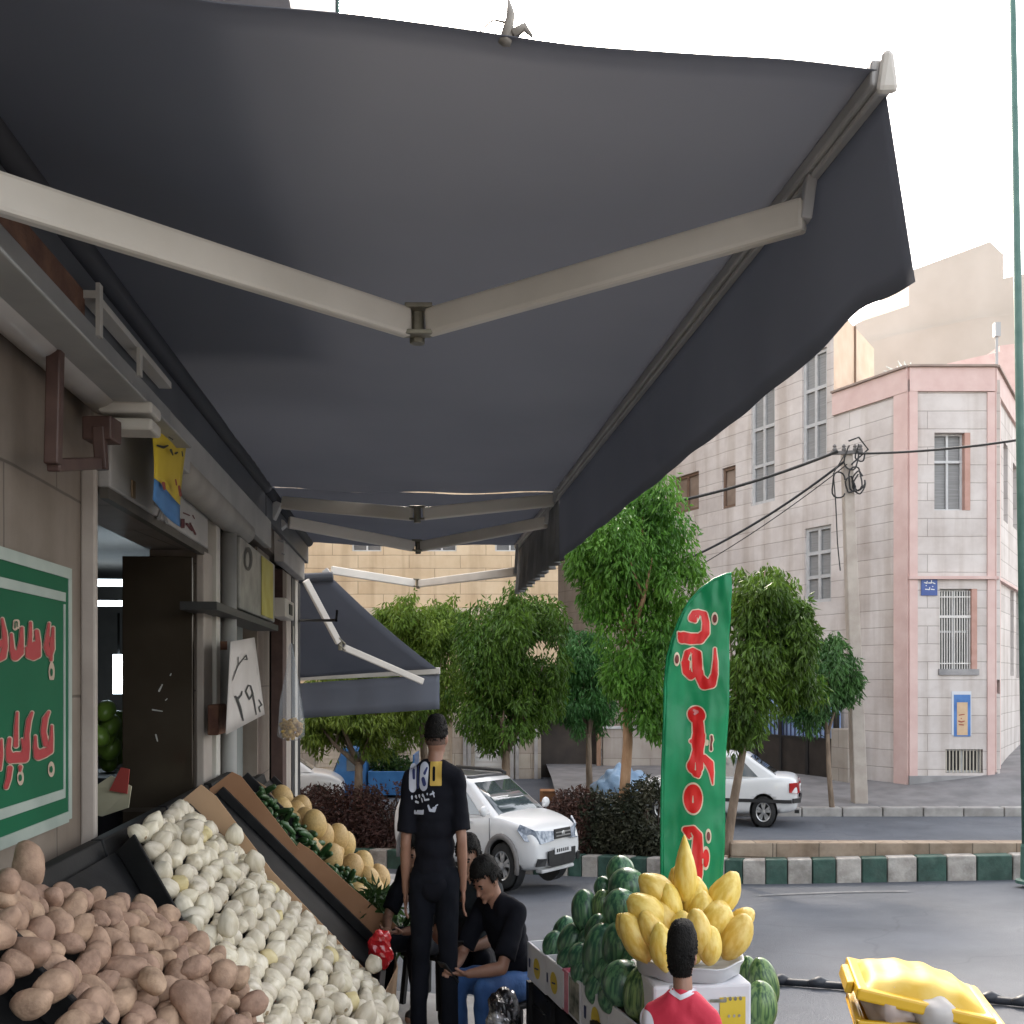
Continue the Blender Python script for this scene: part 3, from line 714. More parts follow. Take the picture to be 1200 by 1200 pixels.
def hedge(label, pts, w, ztop_px, n, seed, m, base_dz=.3):
    """pts: pixel x stations along the kerb"""
    t = None; clumps = []; core = MB(); rng = random.Random(seed); cs = []
    for i in range(len(pts)):
        K = kerb_at(pts[i]); c = V((K.x, K.y+.35+w/2, 0)); zb = zroad(K.x, K.y)+base_dz; zt = CH+(HY-ztop_px[i])/F*c.y
        cs.append((c, zb, zt))
    for (c0,b0,t0),(c1,b1,t1) in zip(cs[:-1], cs[1:]):
        k = max(2, int((c1-c0).length/.28))
        for j in range(k):
            f = j/k; c = c0.lerp(c1, f); zb = b0+(b1-b0)*f; zt = t0+(t1-t0)*f
            hz = (zt-zb)/2; clumps.append(((c.x, c.y, zb+hz), (.3, w/2, hz*(.92+.12*rng.random()))))
            clumps.append(((c.x, c.y-w*.25, zb+hz*.5), (.28, w*.32, hz*.55)))
            for _ in range(3):
                x = c.x+rng.uniform(-.15,.15); y = c.y+rng.uniform(-.3,.3)*w
                core.tube([(x,y,zb-.1),(x+rng.uniform(-.12,.12),y+rng.uniform(-.1,.1),zb+hz),(x+rng.uniform(-.25,.25),y+rng.uniform(-.2,.2),zb+hz*1.75)], [.022,.016,.005], 5)
    t = thing('clipped_hedge', label, 'hedge', (cs[0][0].x, cs[0][0].y, cs[0][1]), group='hedges on the median')
    obj('stems', core, M_twig, t, fix=False)
    obj('foliage', leaf_mesh(clumps, n, .085, .04, seed, droop=.1, gap=-.5, shell=.33), m, t, fix=False)
hedge('brown leaved hedge on the median left of the standing man', [338,395,450,520], .9, [920,916,914,916], 15000, 21, M_hedr)
hedge('reddish brown hedge on the median between the hatchback and the tall tree', [632,665,706], .7, [955,925,915], 9000, 22, M_hedr)
hedge('dark green hedge on the median around the orange brown trunk', [700,740,768,795], .9, [925,922,908,915], 12000, 23, M_hedd)

# ================================================================== VEHICLES
M_white = mat('car_white', (.66,.66,.66), (.7,.7,.7), sc=2, rough=.28, coat=.6, spec=.5)
M_blue = mat('truck_blue', (.03,.14,.36), (.05,.19,.45), sc=3, rough=.4, coat=.3)
M_cglass = mat('car_glass', (.05,.065,.075), (.09,.11,.12), sc=1.3, rough=.04, spec=1.0, coat=1.0)
M_black = mat('trim_black', (.012,.012,.013), (.02,.02,.02), sc=9, rough=.5)
M_tyre = mat('tyre', (.014,.014,.014), (.025,.025,.025), sc=12, rough=.85)
M_rim = mat('rim_alloy', (.42,.42,.42), (.52,.52,.52), sc=6, rough=.3, metal=.7)
M_lamp = mat('lamp_lens', (.08,.11,.16), (.42,.46,.52), sc=14, rough=.08, spec=.8)
M_red = mat('tail_red', (.32,.012,.014), (.42,.02,.02), sc=9, rough=.15, coat=.5)
M_plate = mat('plate_white', (.6,.6,.6), rough=.5)
def wheel(t, x, y, r, w, side):
    m = MB()
    m.lathe([(r*.62,-w/2),(r*.9,-w/2),(r*.98,-w*.4),(r,-w*.2),(r,w*.2),(r*.98,w*.4),(r*.9,w/2),(r*.62,w/2)], 28, (x,y,r), 'y')
    wh = obj('wheel', m, M_tyre, t, smooth=True, local=True); m = MB(); yo = y+side*w*.40
    m.lathe([(r*.66,-.03*side),(r*.62,.03*side),(r*.56,.02*side),(r*.55,-.05*side)], 28, (x,yo,r), 'y')
    for k in range(5):
        a = 2*math.pi*k/5+.3
        for da in (-.22,.22):
            b = a+da; m.bar((x+r*.14*math.cos(a), yo, r+r*.14*math.sin(a)), (x+r*.57*math.cos(b), yo, r+r*.57*math.sin(b)), .05, .035, up=(0,1,0))
    m.lathe([(0.001,.045*side),(r*.16,.04*side),(r*.17,-.02*side)], 16, (x,yo,r), 'y')
    obj('rim', m, M_rim, wh, local=True)
    m = MB(); m.lathe([(0.001,-w*.15*side),(r*.6,-w*.15*side)], 20, (x,y,r), 'y'); obj('brake_disc', m, M_black, wh, local=True)
def car(label, loc, rz, st, cab, wheels, wr, scale, paint=None, cat='car', name='parked_car', group=None, sub=2):
    """st: body stations (x, z_bottom, z_top, half width); cab: greenhouse (rear x, rear-top x, front-top x, front x, z belt, z roof, half belt, half roof)"""
    t = thing(name, label, cat, loc, rz, group, scale)
    m = MB(); vs = []; n = 0
    for (x, zb, zt, w) in st:
        h = zt-zb
        half = [(0,zb),(.72*w,zb),(.93*w,zb+.06*h),(.99*w,zb+.3*h),(1.0*w,zb+.55*h),(.985*w,zb+.82*h),(.93*w,zt-.04*h),(.78*w,zt),(0,zt+.02)]
        ring = half+[(-y,z) for y,z in half[1:-1]][::-1]; n = len(ring); vs += [(x,y,z) for y,z in ring]
    fs = []
    for i in range(len(st)-1):
        for k in range(n): fs.append((i*n+k, i*n+(k+1)%n, (i+1)*n+(k+1)%n, (i+1)*n+k))
    fs.append(tuple(range(n))[::-1]); fs.append(tuple((len(st)-1)*n+k for k in range(n))); m.add(vs, fs)
    body = obj('body', m, paint or M_white, t, smooth=True, local=True)
    s = body.modifiers.new('s','SUBSURF'); s.levels = s.render_levels = sub
    mc = MB()
    for (wx, wy) in wheels:
        sd = 1 if wy > 0 else -1; mc.lathe([(0.001,-.3),(wr*1.16,-.3),(wr*1.16,.3),(0.001,.3)], 28, (wx, wy+sd*.14, wr*1.02), 'y')
    cut = obj('cutter', mc, M_black, t, local=True)
    b = body.modifiers.new('b','BOOLEAN'); b.operation = 'DIFFERENCE'; b.object = cut; b.solver = 'EXACT'; b.material_mode = 'TRANSFER'
    bake(body); bpy.data.objects.remove(cut)
    for (wx, wy) in wheels:
        m = MB(); sd = 1 if wy > 0 else -1; m.lathe([(wr*1.15,-.1),(wr*1.15,.12),(0.001,-.1)][:2]+[(wr*1.15,.12)], 28, (wx, wy-sd*.05, wr*1.02), 'y')
        m.lathe([(0.001,0),(wr*1.15,0)], 24, (wx, wy-sd*.16, wr*1.02), 'y'); obj('wheel_arch', m, M_black, t, local=True)
    for (wx, wy) in wheels: wheel(t, wx, wy, wr, .2, 1 if wy > 0 else -1)
    x0,x1,x2,x3,zb,zr,wb,wt = cab
    def ring(f): # f 0 belt .. 1 roof
        return x0+(x1-x0)*f, x3+(x2-x3)*f, wb+(wt-wb)*f, zb+(zr-zb)*f
    m = MB(); vs = []; NS = [0,.12,.5,.9,1.0]
    for f in NS:
        a, b_, w, z = ring(f)
        vs += [(a,-w*.92,z),(a,w*.92,z),(a+.06,w,z),((a+b_)/2,w*1.012,z),(b_-.08,w,z),(b_+.02,w*.9,z),(b_+.05,0,z),(b_+.02,-w*.9,z),(b_-.08,-w,z),((a+b_)/2,-w*1.012,z),(a+.06,-w,z)]
    k = 11; fs = []
    for i in range(len(NS)-1):
        for j in range(k): fs.append((i*k+j, i*k+(j+1)%k, (i+1)*k+(j+1)%k, (i+1)*k+j))
    # crowned roof
    a, b_, w, z = ring(1); vs += [(a*.93+b_*.07, 0, z+.045), ((a+b_)/2, 0, z+.06), (a*.07+b_*.93, 0, z+.04)]
    o = (len(NS)-1)*k; R0, R1, R2 = len(vs)-3, len(vs)-2, len(vs)-1
    fs += [(o,o+1,R0),(o+1,o+2,R0),(o+2,o+3,R1,R0),(o+3,o+4,R2,R1),(o+4,o+5,R2),(o+5,o+6,R2),(o+6,o+7,R2),(o+7,o+8,R2),(o+8,o+9,R1,R2),(o+9,o+10,R0,R1),(o+10,o,R0)]
    m.add(vs, fs); cabo = obj('cabin', m, paint or M_white, t, smooth=True, local=True, bevel=.03)
    for side in (1,-1):
        spans = [(.17,.5),(.54,.9)] if zr < 1.4 else [(.06,.5),(.54,.9)]
        for (s0, s1) in spans:
            g = MB(); pp = []
            for f, ss in ((.08,s0),(.08,s1),(.88,s1),(.88,s0)):
                a, b_, w, z = ring(f)
                x = a+.06+(b_-.08-a-.06)*ss; tt = 1-abs(2*ss-1)
                pp.append(V((x, side*(w*(1+.012*tt)+.012), z)))
            g.prism(pp, (0, side*.004, 0)); obj('side_window', g, M_cglass, t, local=True)
    for nm, f0, f1, xx in (('windscreen',.1,.92,1),('rear_window',.16,.9,0)):
        g = MB()
        def pt(u, f):
            a, b_, w, z = ring(f); y = (2*u-1)*w*.86
            x = (b_+.05-.03*abs(2*u-1)+.012) if xx else a-.012
            return V((x, y, z))
        g.grid(lambda u, v: pt(u, f0+(f1-f0)*v), 8, 2); obj(nm, g, M_cglass, t, local=True, smooth=True, solid=.006)
    return t
# -- white hatchback on the near road
hx = P(640, 990, 15.9)
yaw = math.radians(-39); L_, W_ = .735, .80
Hd = V((math.cos(yaw), math.sin(yaw), 0)); frontc = P(656, 1030, 15.2); ctr = frontc-Hd*(2.0*L_)
zg = -1.40
SUV = car('white compact hatchback with roof rails driving along the median kerb', (ctr.x, ctr.y, zg), yaw,
    [(-2.0,.45,.95,.66),(-1.93,.34,1.02,.76),(-1.6,.26,1.05,.82),(-1.0,.24,1.04,.85),(-.2,.24,1.02,.86),(.6,.24,1.04,.86),(.95,.24,1.06,.85),(1.3,.25,1.02,.84),(1.62,.26,.96,.80),(1.85,.28,.88,.74),(1.96,.34,.76,.66),(2.0,.42,.64,.6)],
    (-1.86,-1.62,.12,1.08,.98,1.50,.80,.62), [(1.22,.72),(1.22,-.72),(-1.28,.72),(-1.28,-.72)], .335, (L_,W_,1.03), name='white_hatchback')
def on(m, t, name, mm, **k): return obj(name, m, mm, t, local=True, **k)
m = MB(); m.grid(lambda u,v: V((-1.5+1.62*u, (2*v-1)*.50, 1.512+.05*math.sin(math.pi*min(.85,max(.15,u)))*(1-.55*(2*v-1)**2))), 6, 4); on(m, SUV, 'roof_panel', mat('roof_dark', (.05,.05,.055), (.07,.07,.075), sc=4, rough=.35, coat=.4), smooth=True, solid=.02)
for s in (1,-1):
    m = MB(); m.tube([(-1.5,s*.6,1.53),(-1.4,s*.6,1.575),(-.1,s*.6,1.575),(.05,s*.6,1.53)], .028, 8); on(m, SUV, 'roof_rail', M_black if s == 1 else M_white, smooth=True)
    m = MB(); pts = [(1.99,s*.20,.83),(1.86,s*.60,.86),(1.62,s*.765,.95),(1.58,s*.80,.87),(1.72,s*.745,.72),(1.95,s*.53,.67),(2.03,s*.24,.70)]
    m.poly([V(p)+V((.04,s*.035,.0)) for p in pts]); on(m, SUV, 'headlight', M_lamp, solid=.03)
    m = MB(); pts = [(2.0,s*.44,.46),(1.93,s*.62,.47),(1.90,s*.65,.36),(1.99,s*.47,.36)]
    m.poly([V(p)+V((.05,s*.025,0)) for p in pts]); on(m, SUV, 'fog_lamp', M_black, solid=.03)
    m = MB(); m.ell((.86,s*.95,1.10), (.075,.10,.08), 12, 8); m.bar((.9,s*.82,1.06),(.88,s*.92,1.07),.05,.04); on(m, SUV, 'mirror', M_white, smooth=True)
    for x in (-.55,.38):
        m = MB(); m.box((x-.09,min(s*.853,s*.88),.90),(x+.06,max(s*.853,s*.88),.925)); on(m, SUV, 'handle', M_alu)
    for wx in (1.22,-1.28):
        m = MB(); r0 = .335*1.16; m.tube([(wx+r0*1.06*math.cos(a), s*.845, .345+r0*1.06*math.sin(a)) for a in np.linspace(-.25,math.pi+.25,15)], .045, 8); on(m, SUV, 'arch_flare', mat('flare_grey', (.16,.15,.145), rough=.6), smooth=True)
    m = MB()
    for x in (-.28,): m.box((x-.006,min(s*.858,s*.868),.32),(x+.006,max(s*.858,s*.868),1.0))
    m.box((.92,min(s*.85,s*.862),.4),(.932,max(s*.85,s*.862),1.0)); on(m, SUV, 'door_seam', mat('seam', (.2,.2,.2), rough=.8))
m = MB(); m.poly([V((2.055,-.24,.86)),V((2.055,.24,.86)),V((2.07,.26,.72)),V((2.07,-.26,.72))]); g = on(m, SUV, 'grille', M_black, solid=.03)
m = MB()
for z in (.76,.81): m.box((2.075,-.22,z-.008),(2.09,.22,z+.008))
m.ell((2.09,0,.79),(.012,.05,.04),12,8); obj('emblem_bar', m, M_rim, g, local=True)
m = MB(); m.poly([V((2.05,-.42,.56)),V((2.05,.42,.56)),V((2.055,.40,.36)),V((2.05,.3,.33)),V((2.05,-.3,.33)),V((2.055,-.40,.36))]); on(m, SUV, 'air_intake', M_black, solid=.03)
m = MB(); m.box((2.072,-.25,.505),(2.088,.25,.60)); pl = on(m, SUV, 'number_plate', M_plate)
m = MB()
for i in range(6): m.box((2.089,-.2+.065*i,.53),(2.094,-.165+.065*i,.578))
obj('digits', m, M_black, pl, local=True)
m = MB(); m.box((1.80,-.5,.245),(1.97,.5,.30)); on(m, SUV, 'skid_plate', M_alu, bevel=.02)
# -- white saloon on the far road, seen from behind
yaw = math.radians(180-17)
Hd = V((math.cos(yaw), math.sin(yaw), 0)); rc = P(936, 955, 20.3); L2, W2 = .76, .8; ctr = rc+Hd*(2.15*L2)
SED = car('white saloon parked on the far road right of the green flag, tail towards us', (ctr.x, ctr.y, -1.2), yaw,
    [(-2.15,.42,.82,.62),(-2.1,.32,.96,.74),(-1.9,.26,1.0,.8),(-1.4,.24,1.0,.83),(-.8,.22,.96,.84),(0,.22,.94,.84),(.7,.22,.94,.84),(1.1,.23,.93,.82),(1.6,.25,.86,.8),(2.0,.3,.74,.72),(2.13,.38,.62,.6)],
    (-1.72,-.86,.3,1.08,.93,1.37,.76,.6), [(1.3,.7),(1.3,-.7),(-1.3,.7),(-1.3,-.7)], .30, (L2,W2,1.02), name='white_saloon')
for s in (1,-1):
    m = MB(); pts = [(-2.14,s*.42,.86),(-2.10,s*.7,.87),(-1.93,s*.80,.86),(-1.93,s*.80,.68),(-2.1,s*.71,.66),(-2.16,s*.44,.67)]
    m.poly([V(p)+V((-.02,s*.012,0)) for p in pts]); on(m, SED, 'tail_light', M_red, solid=.03)
    m = MB(); m.box((-2.0,min(s*.828,s*.845),.48),(1.9,max(s*.828,s*.845),.545)); on(m, SED, 'side_moulding', M_black)
    m = MB(); m.ell((.8,s*.9,.98),(.07,.09,.065),10,8); on(m, SED, 'mirror', M_white, smooth=True)
    for x in (-.6,.25):
        m = MB(); m.box((x-.09,min(s*.838,s*.86),.78),(x+.06,max(s*.838,s*.86),.805)); on(m, SED, 'handle', M_black)
m = MB(); m.poly([V((-2.19,-.62,.57)),V((-2.19,.62,.57)),V((-2.06,.80,.57)),V((-2.06,.80,.5)),V((-2.19,.62,.49)),V((-2.19,-.62,.49)),V((-2.06,-.80,.5)),V((-2.06,-.80,.57))]); 
m = MB()
for (a, b) in (((-2.03,-.83),(-2.2,-.62)),((-2.2,-.62),(-2.2,.62)),((-2.2,.62),(-2.03,.83))): m.bar((a[0],a[1],.53),(b[0],b[1],.53),.03,.085)
on(m, SED, 'bumper_strip', M_black)
m = MB(); m.box((-2.2,-.26,.68),(-2.17,.26,.79)); pl = on(m, SED, 'number_plate', M_plate)
m = MB()
for i in range(6): m.box((-2.205,-.2+.065*i,.71),(-2.2,-.165+.065*i,.765))
obj('digits', m, M_black, pl, local=True)
m = MB(); m.box((-2.17,.1,.24),(-2.05,.2,.3)); on(m, SED, 'exhaust', M_black)
m = MB(); m.ell((-2.165,0,.88),(.015,.04,.035),10,8); on(m, SED, 'badge', M_rim)
# -- white car half hidden at far left
c = P(372, 955, 23.5)
VAN = car('white car mostly hidden behind the hedge and the shop corner at far left', (c.x-.9, c.y, -1.35), math.radians(8),
    [(-2.0,.42,.82,.62),(-1.9,.32,.96,.76),(-1.2,.24,1.0,.83),(0,.22,.98,.84),(1.0,.23,.98,.82),(1.6,.25,.9,.8),(1.95,.32,.74,.68),(2.02,.42,.6,.6)],
    (-1.8,-1.5,.2,1.1,.94,1.42,.76,.6), [(1.25,.7),(1.25,-.7),(-1.25,.7),(-1.25,-.7)], .30, (.75,.8,1.0), name='white_car')
# -- blue pickup
c = P(425, 955, 25.5)
PK = thing('blue_pickup', 'blue pickup truck loaded with greens behind the brown hedge', 'truck', (c.x, c.y, -1.75), 0)
m = MB(); pr = [(-.75,.45),(-.75,1.0),(-.62,1.12),(-.38,1.75),(-.3,1.8),(.15,1.8),(.2,1.72),(.2,.45)]
m.prism([V((x-.02,-.62,z)) for x,z in pr], (0,1.24,0)); on(m, PK, 'cab', M_blue, bevel=.05)
m = MB(); m.box((-.3,-.635,1.2),(.1,-.622,1.68)); on(m, PK, 'side_window', M_cglass)
m = MB(); m.hexa([(-.66,-.52,1.16),(-.68,.52,1.16),(-.67,.52,1.17),(-.655,-.52,1.17),(-.45,-.5,1.68),(-.45,.5,1.68),(-.44,.5,1.69),(-.44,-.5,1.69)]); on(m, PK, 'windscreen', M_cglass)
m = MB(); m.box((.24,-.7,.62),(1.35,.7,.7)); 
for a, b in (((.24,-.7,.7),(1.35,-.66,1.2)),((.24,.66,.7),(1.35,.7,1.2)),((.24,-.66,.7),(.28,.66,1.2)),((1.31,-.66,.7),(1.35,.66,1.6))): m.box(a, b)
on(m, PK, 'bed', M_blue, bevel=.01)
for x, y in ((-.42,-.56),(-.42,.56),(.95,-.56),(.95,.56)): wheel(PK, x, y, .3, .2, 1 if y > 0 else -1)
m = leaf_mesh([((c.x+.55,c.y,-.35),(.35,.5,.35)),((c.x+.95,c.y,-.5),(.3,.5,.25)),((c.x-.05,c.y-.1,.15),(.28,.4,.2))], 1500, .12, .07, 31, droop=.2, gap=-.6)
t = obj('load_of_greens', m, M_leafd, None, fix=False); tag(t, 'heap of leafy greens piled on the blue pickup', 'vegetables', kind='stuff')
# blue tarpaulin bundle
m = MB(); c = P(726, 940, 21)
m.ell(c+V((0,0,.05)), (.55,.5,.72), 40, 28)
for i, p in enumerate(m.v): m.v[i] = p+ (p-c)*(.28*noise.noise(p*2.6+V((4,1,0)))+.16*noise.noise(p*7))
t = obj('tarpaulin_bundle', m, mat('tarp_blue', (.14,.24,.38), (.26,.38,.52), sc=3, rough=.4, bump=.6, bsc=9), None, smooth=True)
tag(t, 'pale blue crumpled tarpaulin over a bundle behind the dark hedge', 'tarpaulin')
c = P(651, 932, 24); m = MB(); m.box((c.x-.36,c.y,-2),(c.x+.4,c.y+.4,-.93))
t = obj('wooden_box', m, mat('box_orange', (.30,.13,.05), (.38,.18,.08), sc=5, rough=.7), None, bevel=.02); tag(t, 'orange brown wooden box standing before the dark doorway', 'box')
m = MB(); m.box((c.x-.3,c.y-.01,-.99),(c.x+.34,c.y+.0,-.95)); obj('lid_edge', m, mat('brown_edge', (.18,.08,.035), rough=.7), t)

# ================================================================== POLES AND WIRES
p0, p1 = P(1008, 953, 22.3), P(992, 530, 22.3)
PL = thing('utility_pole', 'tapering concrete utility pole with a tangle of cables at its top', 'utility pole', p0)
m = MB(); a, b = .15, .105; q0 = p0-V((0,0,.2))
m.hexa([q0+V((-a,-a,0)),q0+V((a,-a,0)),q0+V((a,a,0)),q0+V((-a,a,0)),p1+V((-b,-b,0)),p1+V((b,-b,0)),p1+V((b,b,0)),p1+V((-b,b,0))])
obj('shaft', m, mat('concrete_pole', (.36,.31,.27), (.46,.41,.36), sc=3, rough=.85, bump=.25), PL, bevel=.02)
m = MB(); m.bar(p1+V((-.38,-.13,-.05)), p1+V((.3,-.13,-.02)), .07, .07)
for dx in (-.3,-.1,.14,.26): m.lathe([(.045,0),(.05,.04),(.03,.07),(.045,.1),(.02,.14)], 10, p1+V((dx,-.13,.0)), cap=True)
obj('crossarm', m, mat('arm_grey', (.13,.12,.115), rough=.6), PL)
m = MB(); rng = random.Random(5)
for i in range(7):
    c = p1+V((rng.uniform(-.3,.25), -.2, rng.uniform(-.75,.05))); r = rng.uniform(.14,.3)
    m.tube([c+V((r*.55*math.cos(a)+.02*math.sin(3*a+i), .03*math.sin(2*a), r*math.sin(a))) for a in np.linspace(rng.uniform(0,2),rng.uniform(5,7.5),16)], .018, 5)
m.tube([p1+V((-.1,-.16,-.1)),p1+V((-.35,-.2,-.5)),p1+V((-.3,-.2,-1.1)),p1+V((-.26,-.2,-2.0)),p1+V((-.2,-.2,-2.6))], .014, 5)
m.tube([p1+V((.05,-.16,-.3)),p1+V((.4,-.2,.02)),p1+V((.2,-.2,.28)),p1+V((-.02,-.2,.2))], .02, 5)
obj('cable_tangle', m, M_black, PL)
def cable(label, a, b, sag, r=.022):
    m = MB(); n = 26; m.tube([a.lerp(b, i/n)-V((0,0,4*sag*(i/n)*(1-i/n))) for i in range(n+1)], r, 6)
    t = obj('overhead_cable', m, M_black, None); tag(t, label, 'cable', 'cables strung from the utility pole')
cable('thick overhead cable running left from the pole, highest of the three', p1+V((-.25,-.2,-.02)), P(768,592,24), .12, .034)
cable('twisted overhead cable running left from the pole, middle of the three', p1+V((-.12,-.2,-.25)), P(775,668,24), .2, .028)
cable('thin overhead cable running left from the pole, lowest of the three', p1+V((-.05,-.2,-.3)), P(770,690,24), .15, .011)
cable('overhead cable running right from the pole across the corner house front', p1+V((.2,-.15,-.06)), P(1290,498,19), .12, .026)
cb = P(1205, 1035, 14.0); ct = P(1184.5, -120, 14.0)
LP = thing('lamp_post', 'slim dark green lamp post at the right edge of the view', 'lamp post', cb)
m = MB(); m.tube([cb, cb.lerp(ct,.5), ct], [.075,.055,.04], 12); mg_ = mat('post_green', (.055,.13,.105), (.08,.165,.135), sc=5, rough=.5)
obj('shaft', m, mg_, LP, smooth=True)
m = MB(); m.lathe([(.16,0),(.16,.04),(.1,.06),(.095,.5),(.08,.55)], 14, cb, cap=True); obj('base', m, mg_, LP)
m = MB(); m.tube([ct, ct+V((-.1,-.3,.25)), ct+V((-.3,-1.0,.35))], .03, 8); m.ell(ct+V((-.36,-1.25,.33)), (.12,.3,.07)); obj('lantern', m, mg_, LP, smooth=True)
# ================================================================== THE SHOP ROW ON THE LEFT
OW = -1.4
def Zp(o, px, py): return FP(o, px, py).z
M_wst = stone('shop_cladding', (.22,.185,.155), (.26,.22,.185), (.12,.1,.085), 1.05, .82, ms=.008, rough=.6, bump=.2, dirt=(.7,.66,.62), nsc=2.2)
M_wst2 = mat('jamb_stone', (.33,.285,.25), (.42,.37,.33), sc=3, rough=.6, bump=.1, bsc=20)
M_dk = mat('door_brown', (.04,.031,.022), (.062,.05,.037), sc=1.5, rough=.13, spec=.55)
M_hdr = mat('header_grey', (.36,.345,.33), (.46,.44,.42), sc=2.2, rough=.6, bump=.1)
M_stl = mat('steel_grey', (.27,.27,.26), (.36,.355,.34), sc=2.5, rough=.5)
M_rust = mat('rust', (.11,.05,.035), (.2,.1,.06), sc=9, rough=.9, bump=.4, bsc=40)
M_brn = mat('brown_paint', (.06,.03,.025), (.09,.05,.04), sc=9, rough=.5)
M_off = mat('offwhite_metal', (.52,.49,.44), (.62,.59,.54), sc=3, rough=.45, bump=.05)
t = lambda px, o=OW: T(o, px)
SH = thing('shop_building', 'tall shop building along the pavement with stone cladding and dark doorways', 'building', W(OW, 4, -.4))
D0, D1 = t(112), t(231); E0, E1 = t(278), t(338); END = t(350)
HZ = 2.53
m = MB()
m.fbox(OW-.3, OW, -6, D0, -1.6, 4.0); m.fbox(OW-.3, OW, D1, t(262), -1.6, 4.0); m.fbox(OW-.3, OW, t(262)+.001, END, 2.95, 4.0); m.fbox(OW-.3, OW, D0+.001, D1-.001, HZ, 4.0)
m.fbox(OW-.3, OW-.003, t(262)+.001, E0, -1.6, 2.95); m.fbox(OW-.3, OW-.003, E1, END, -1.6, 2.95)
m.fbox(OW-.28, OW-.02, t(304), t(318), -1.6, 2.9)
obj('wall', m, M_wst, SH, uv=True)
m = MB(); m.fbox(-13, -.42, -6, 6.35, 4.0, 13); m.fbox(-13, OW-.31, 6.36, END, 4.01, 12.5); m.fbox(-13, -6.2, -6, END, -1.6, 3.99); obj('upper_storeys', m, mat('upper_grey', (.42,.41,.42), (.52,.51,.52), sc=1.5, rough=.8), SH)
for k in range(4): m = MB(); m.fbox(-.415, -.40, 5.6-k*1.3, 6.15-k*1.3, 5.2, 8.4); obj('window', m, mat('green_glass', (.05,.11,.1), (.1,.17,.15), sc=2, rough=.1), SH)
# interior of the first shop
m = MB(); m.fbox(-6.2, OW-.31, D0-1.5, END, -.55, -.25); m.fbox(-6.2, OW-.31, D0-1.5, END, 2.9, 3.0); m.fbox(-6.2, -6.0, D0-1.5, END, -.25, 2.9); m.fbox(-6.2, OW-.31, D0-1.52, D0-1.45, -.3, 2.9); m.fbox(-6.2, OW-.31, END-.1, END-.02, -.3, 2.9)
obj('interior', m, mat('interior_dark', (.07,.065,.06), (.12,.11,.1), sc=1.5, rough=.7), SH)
# jambs, lintels, strips
m = MB(); m.fbox(OW, OW+.06, t(98), t(111.5,OW+.06), -1.2, Zp(OW,104,552)); obj('jamb', m, M_wst2, SH, bevel=.008)
m = MB(); m.fbox(OW, OW+.05, D1-.03, t(240), -1.2, HZ); obj('jamb', m, M_wst2, SH, bevel=.008)
m = MB(); m.fbox(OW+.0, OW+.07, t(241.5), t(246), -1.2, 2.95); obj('frame_strip', m, M_off, SH, bevel=.005)
m = MB(); m.fbox(OW, OW+.03, t(247.5), t(262), -1.2, 2.9); obj('brown_strip', m, mat('brown_strip', (.1,.075,.06), (.15,.115,.09), sc=4, rough=.6), SH)
m = MB(); m.fbox(OW+.0, OW+.06, D0+.02, t(244,OW+.06), HZ+.02, HZ+.42); obj('header_panel', m, M_hdr, SH, bevel=.01)
m = MB(); m.fbox(OW+.01, OW+.05, D0+.02, t(244,OW+.05), HZ-.03, HZ+.018); obj('lintel', m, mat('lintel_dark', (.07,.06,.05), (.1,.09,.075), sc=5, rough=.6), SH)
m = MB(); m.fbox(OW+.0, OW+.05, D0+.02, t(246), HZ+.424, 3.05); obj('shutter_box', m, mat('shutter_box', (.16,.155,.145), (.22,.21,.2), sc=3, rough=.6), SH)
# faded stickers and marks on the header panel
gl = MB(); o_ = OW+.065
st = [[(183,590,3),(190,596,1.5),(186,608,2)],[(192,603,1.5),(196,612,1.5)],[(201,603,1.2),(205,612,1.2)]]
glyph(gl, st, lambda x,y: FP(o_, x, y), .8); obj('faded_mark', gl, mat('faded_ink', (.22,.22,.22), rough=.8), SH)
gl = MB(); glyph(gl, [('r',212,608,216.5,619),[(219,614,1.4),(225,621,1.6)],[(223,613,.8),(229,626,1.2)],[(215,601,.8),(222,604,.8)],[(226,604,.8),(228,608,.6)]], lambda x,y: FP(o_, x, y), .6); obj('dark_mark', gl, mat('maroon_ink', (.1,.02,.025), rough=.7), SH)
m = MB(); m.fbox(o_-.002, o_+.006, T(o_,154), T(o_,157.5), Zp(o_,155,583), Zp(o_,155,563)); obj('tape', m, mat('tape_brown', (.25,.17,.1), rough=.6), SH)
# open door leaf turned inward, dark glass
m = MB(); m.fbox(-1.85, OW-.01, D1-.08, D1-.03, -.5, HZ-.05); obj('door_leaf', m, M_dk, SH, bevel=.006)
m = MB(); m.fbox(-1.85, OW-.01, D1-.086, D1-.082, .85, .875); obj('door_rail', m, mat('rail_brown', (.05,.04,.03), rough=.4), SH)
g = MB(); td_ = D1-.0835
glyph(g, [[(-1.62,1.62,.006),(-1.60,1.66,.004)],[(-1.66,1.50,.005),(-1.60,1.49,.003)],[(-1.64,1.34,.005),(-1.63,1.30,.004)],[(-1.55,1.72,.004),(-1.545,1.73,.003)],[(-1.58,1.56,.003),(-1.57,1.57,.003)]], lambda x,y: W(x, td_, y), .002); obj('white_speck', g, mat('speck_white', (.5,.5,.47), rough=.6), SH)  # small white specks drawn on the dark door glass
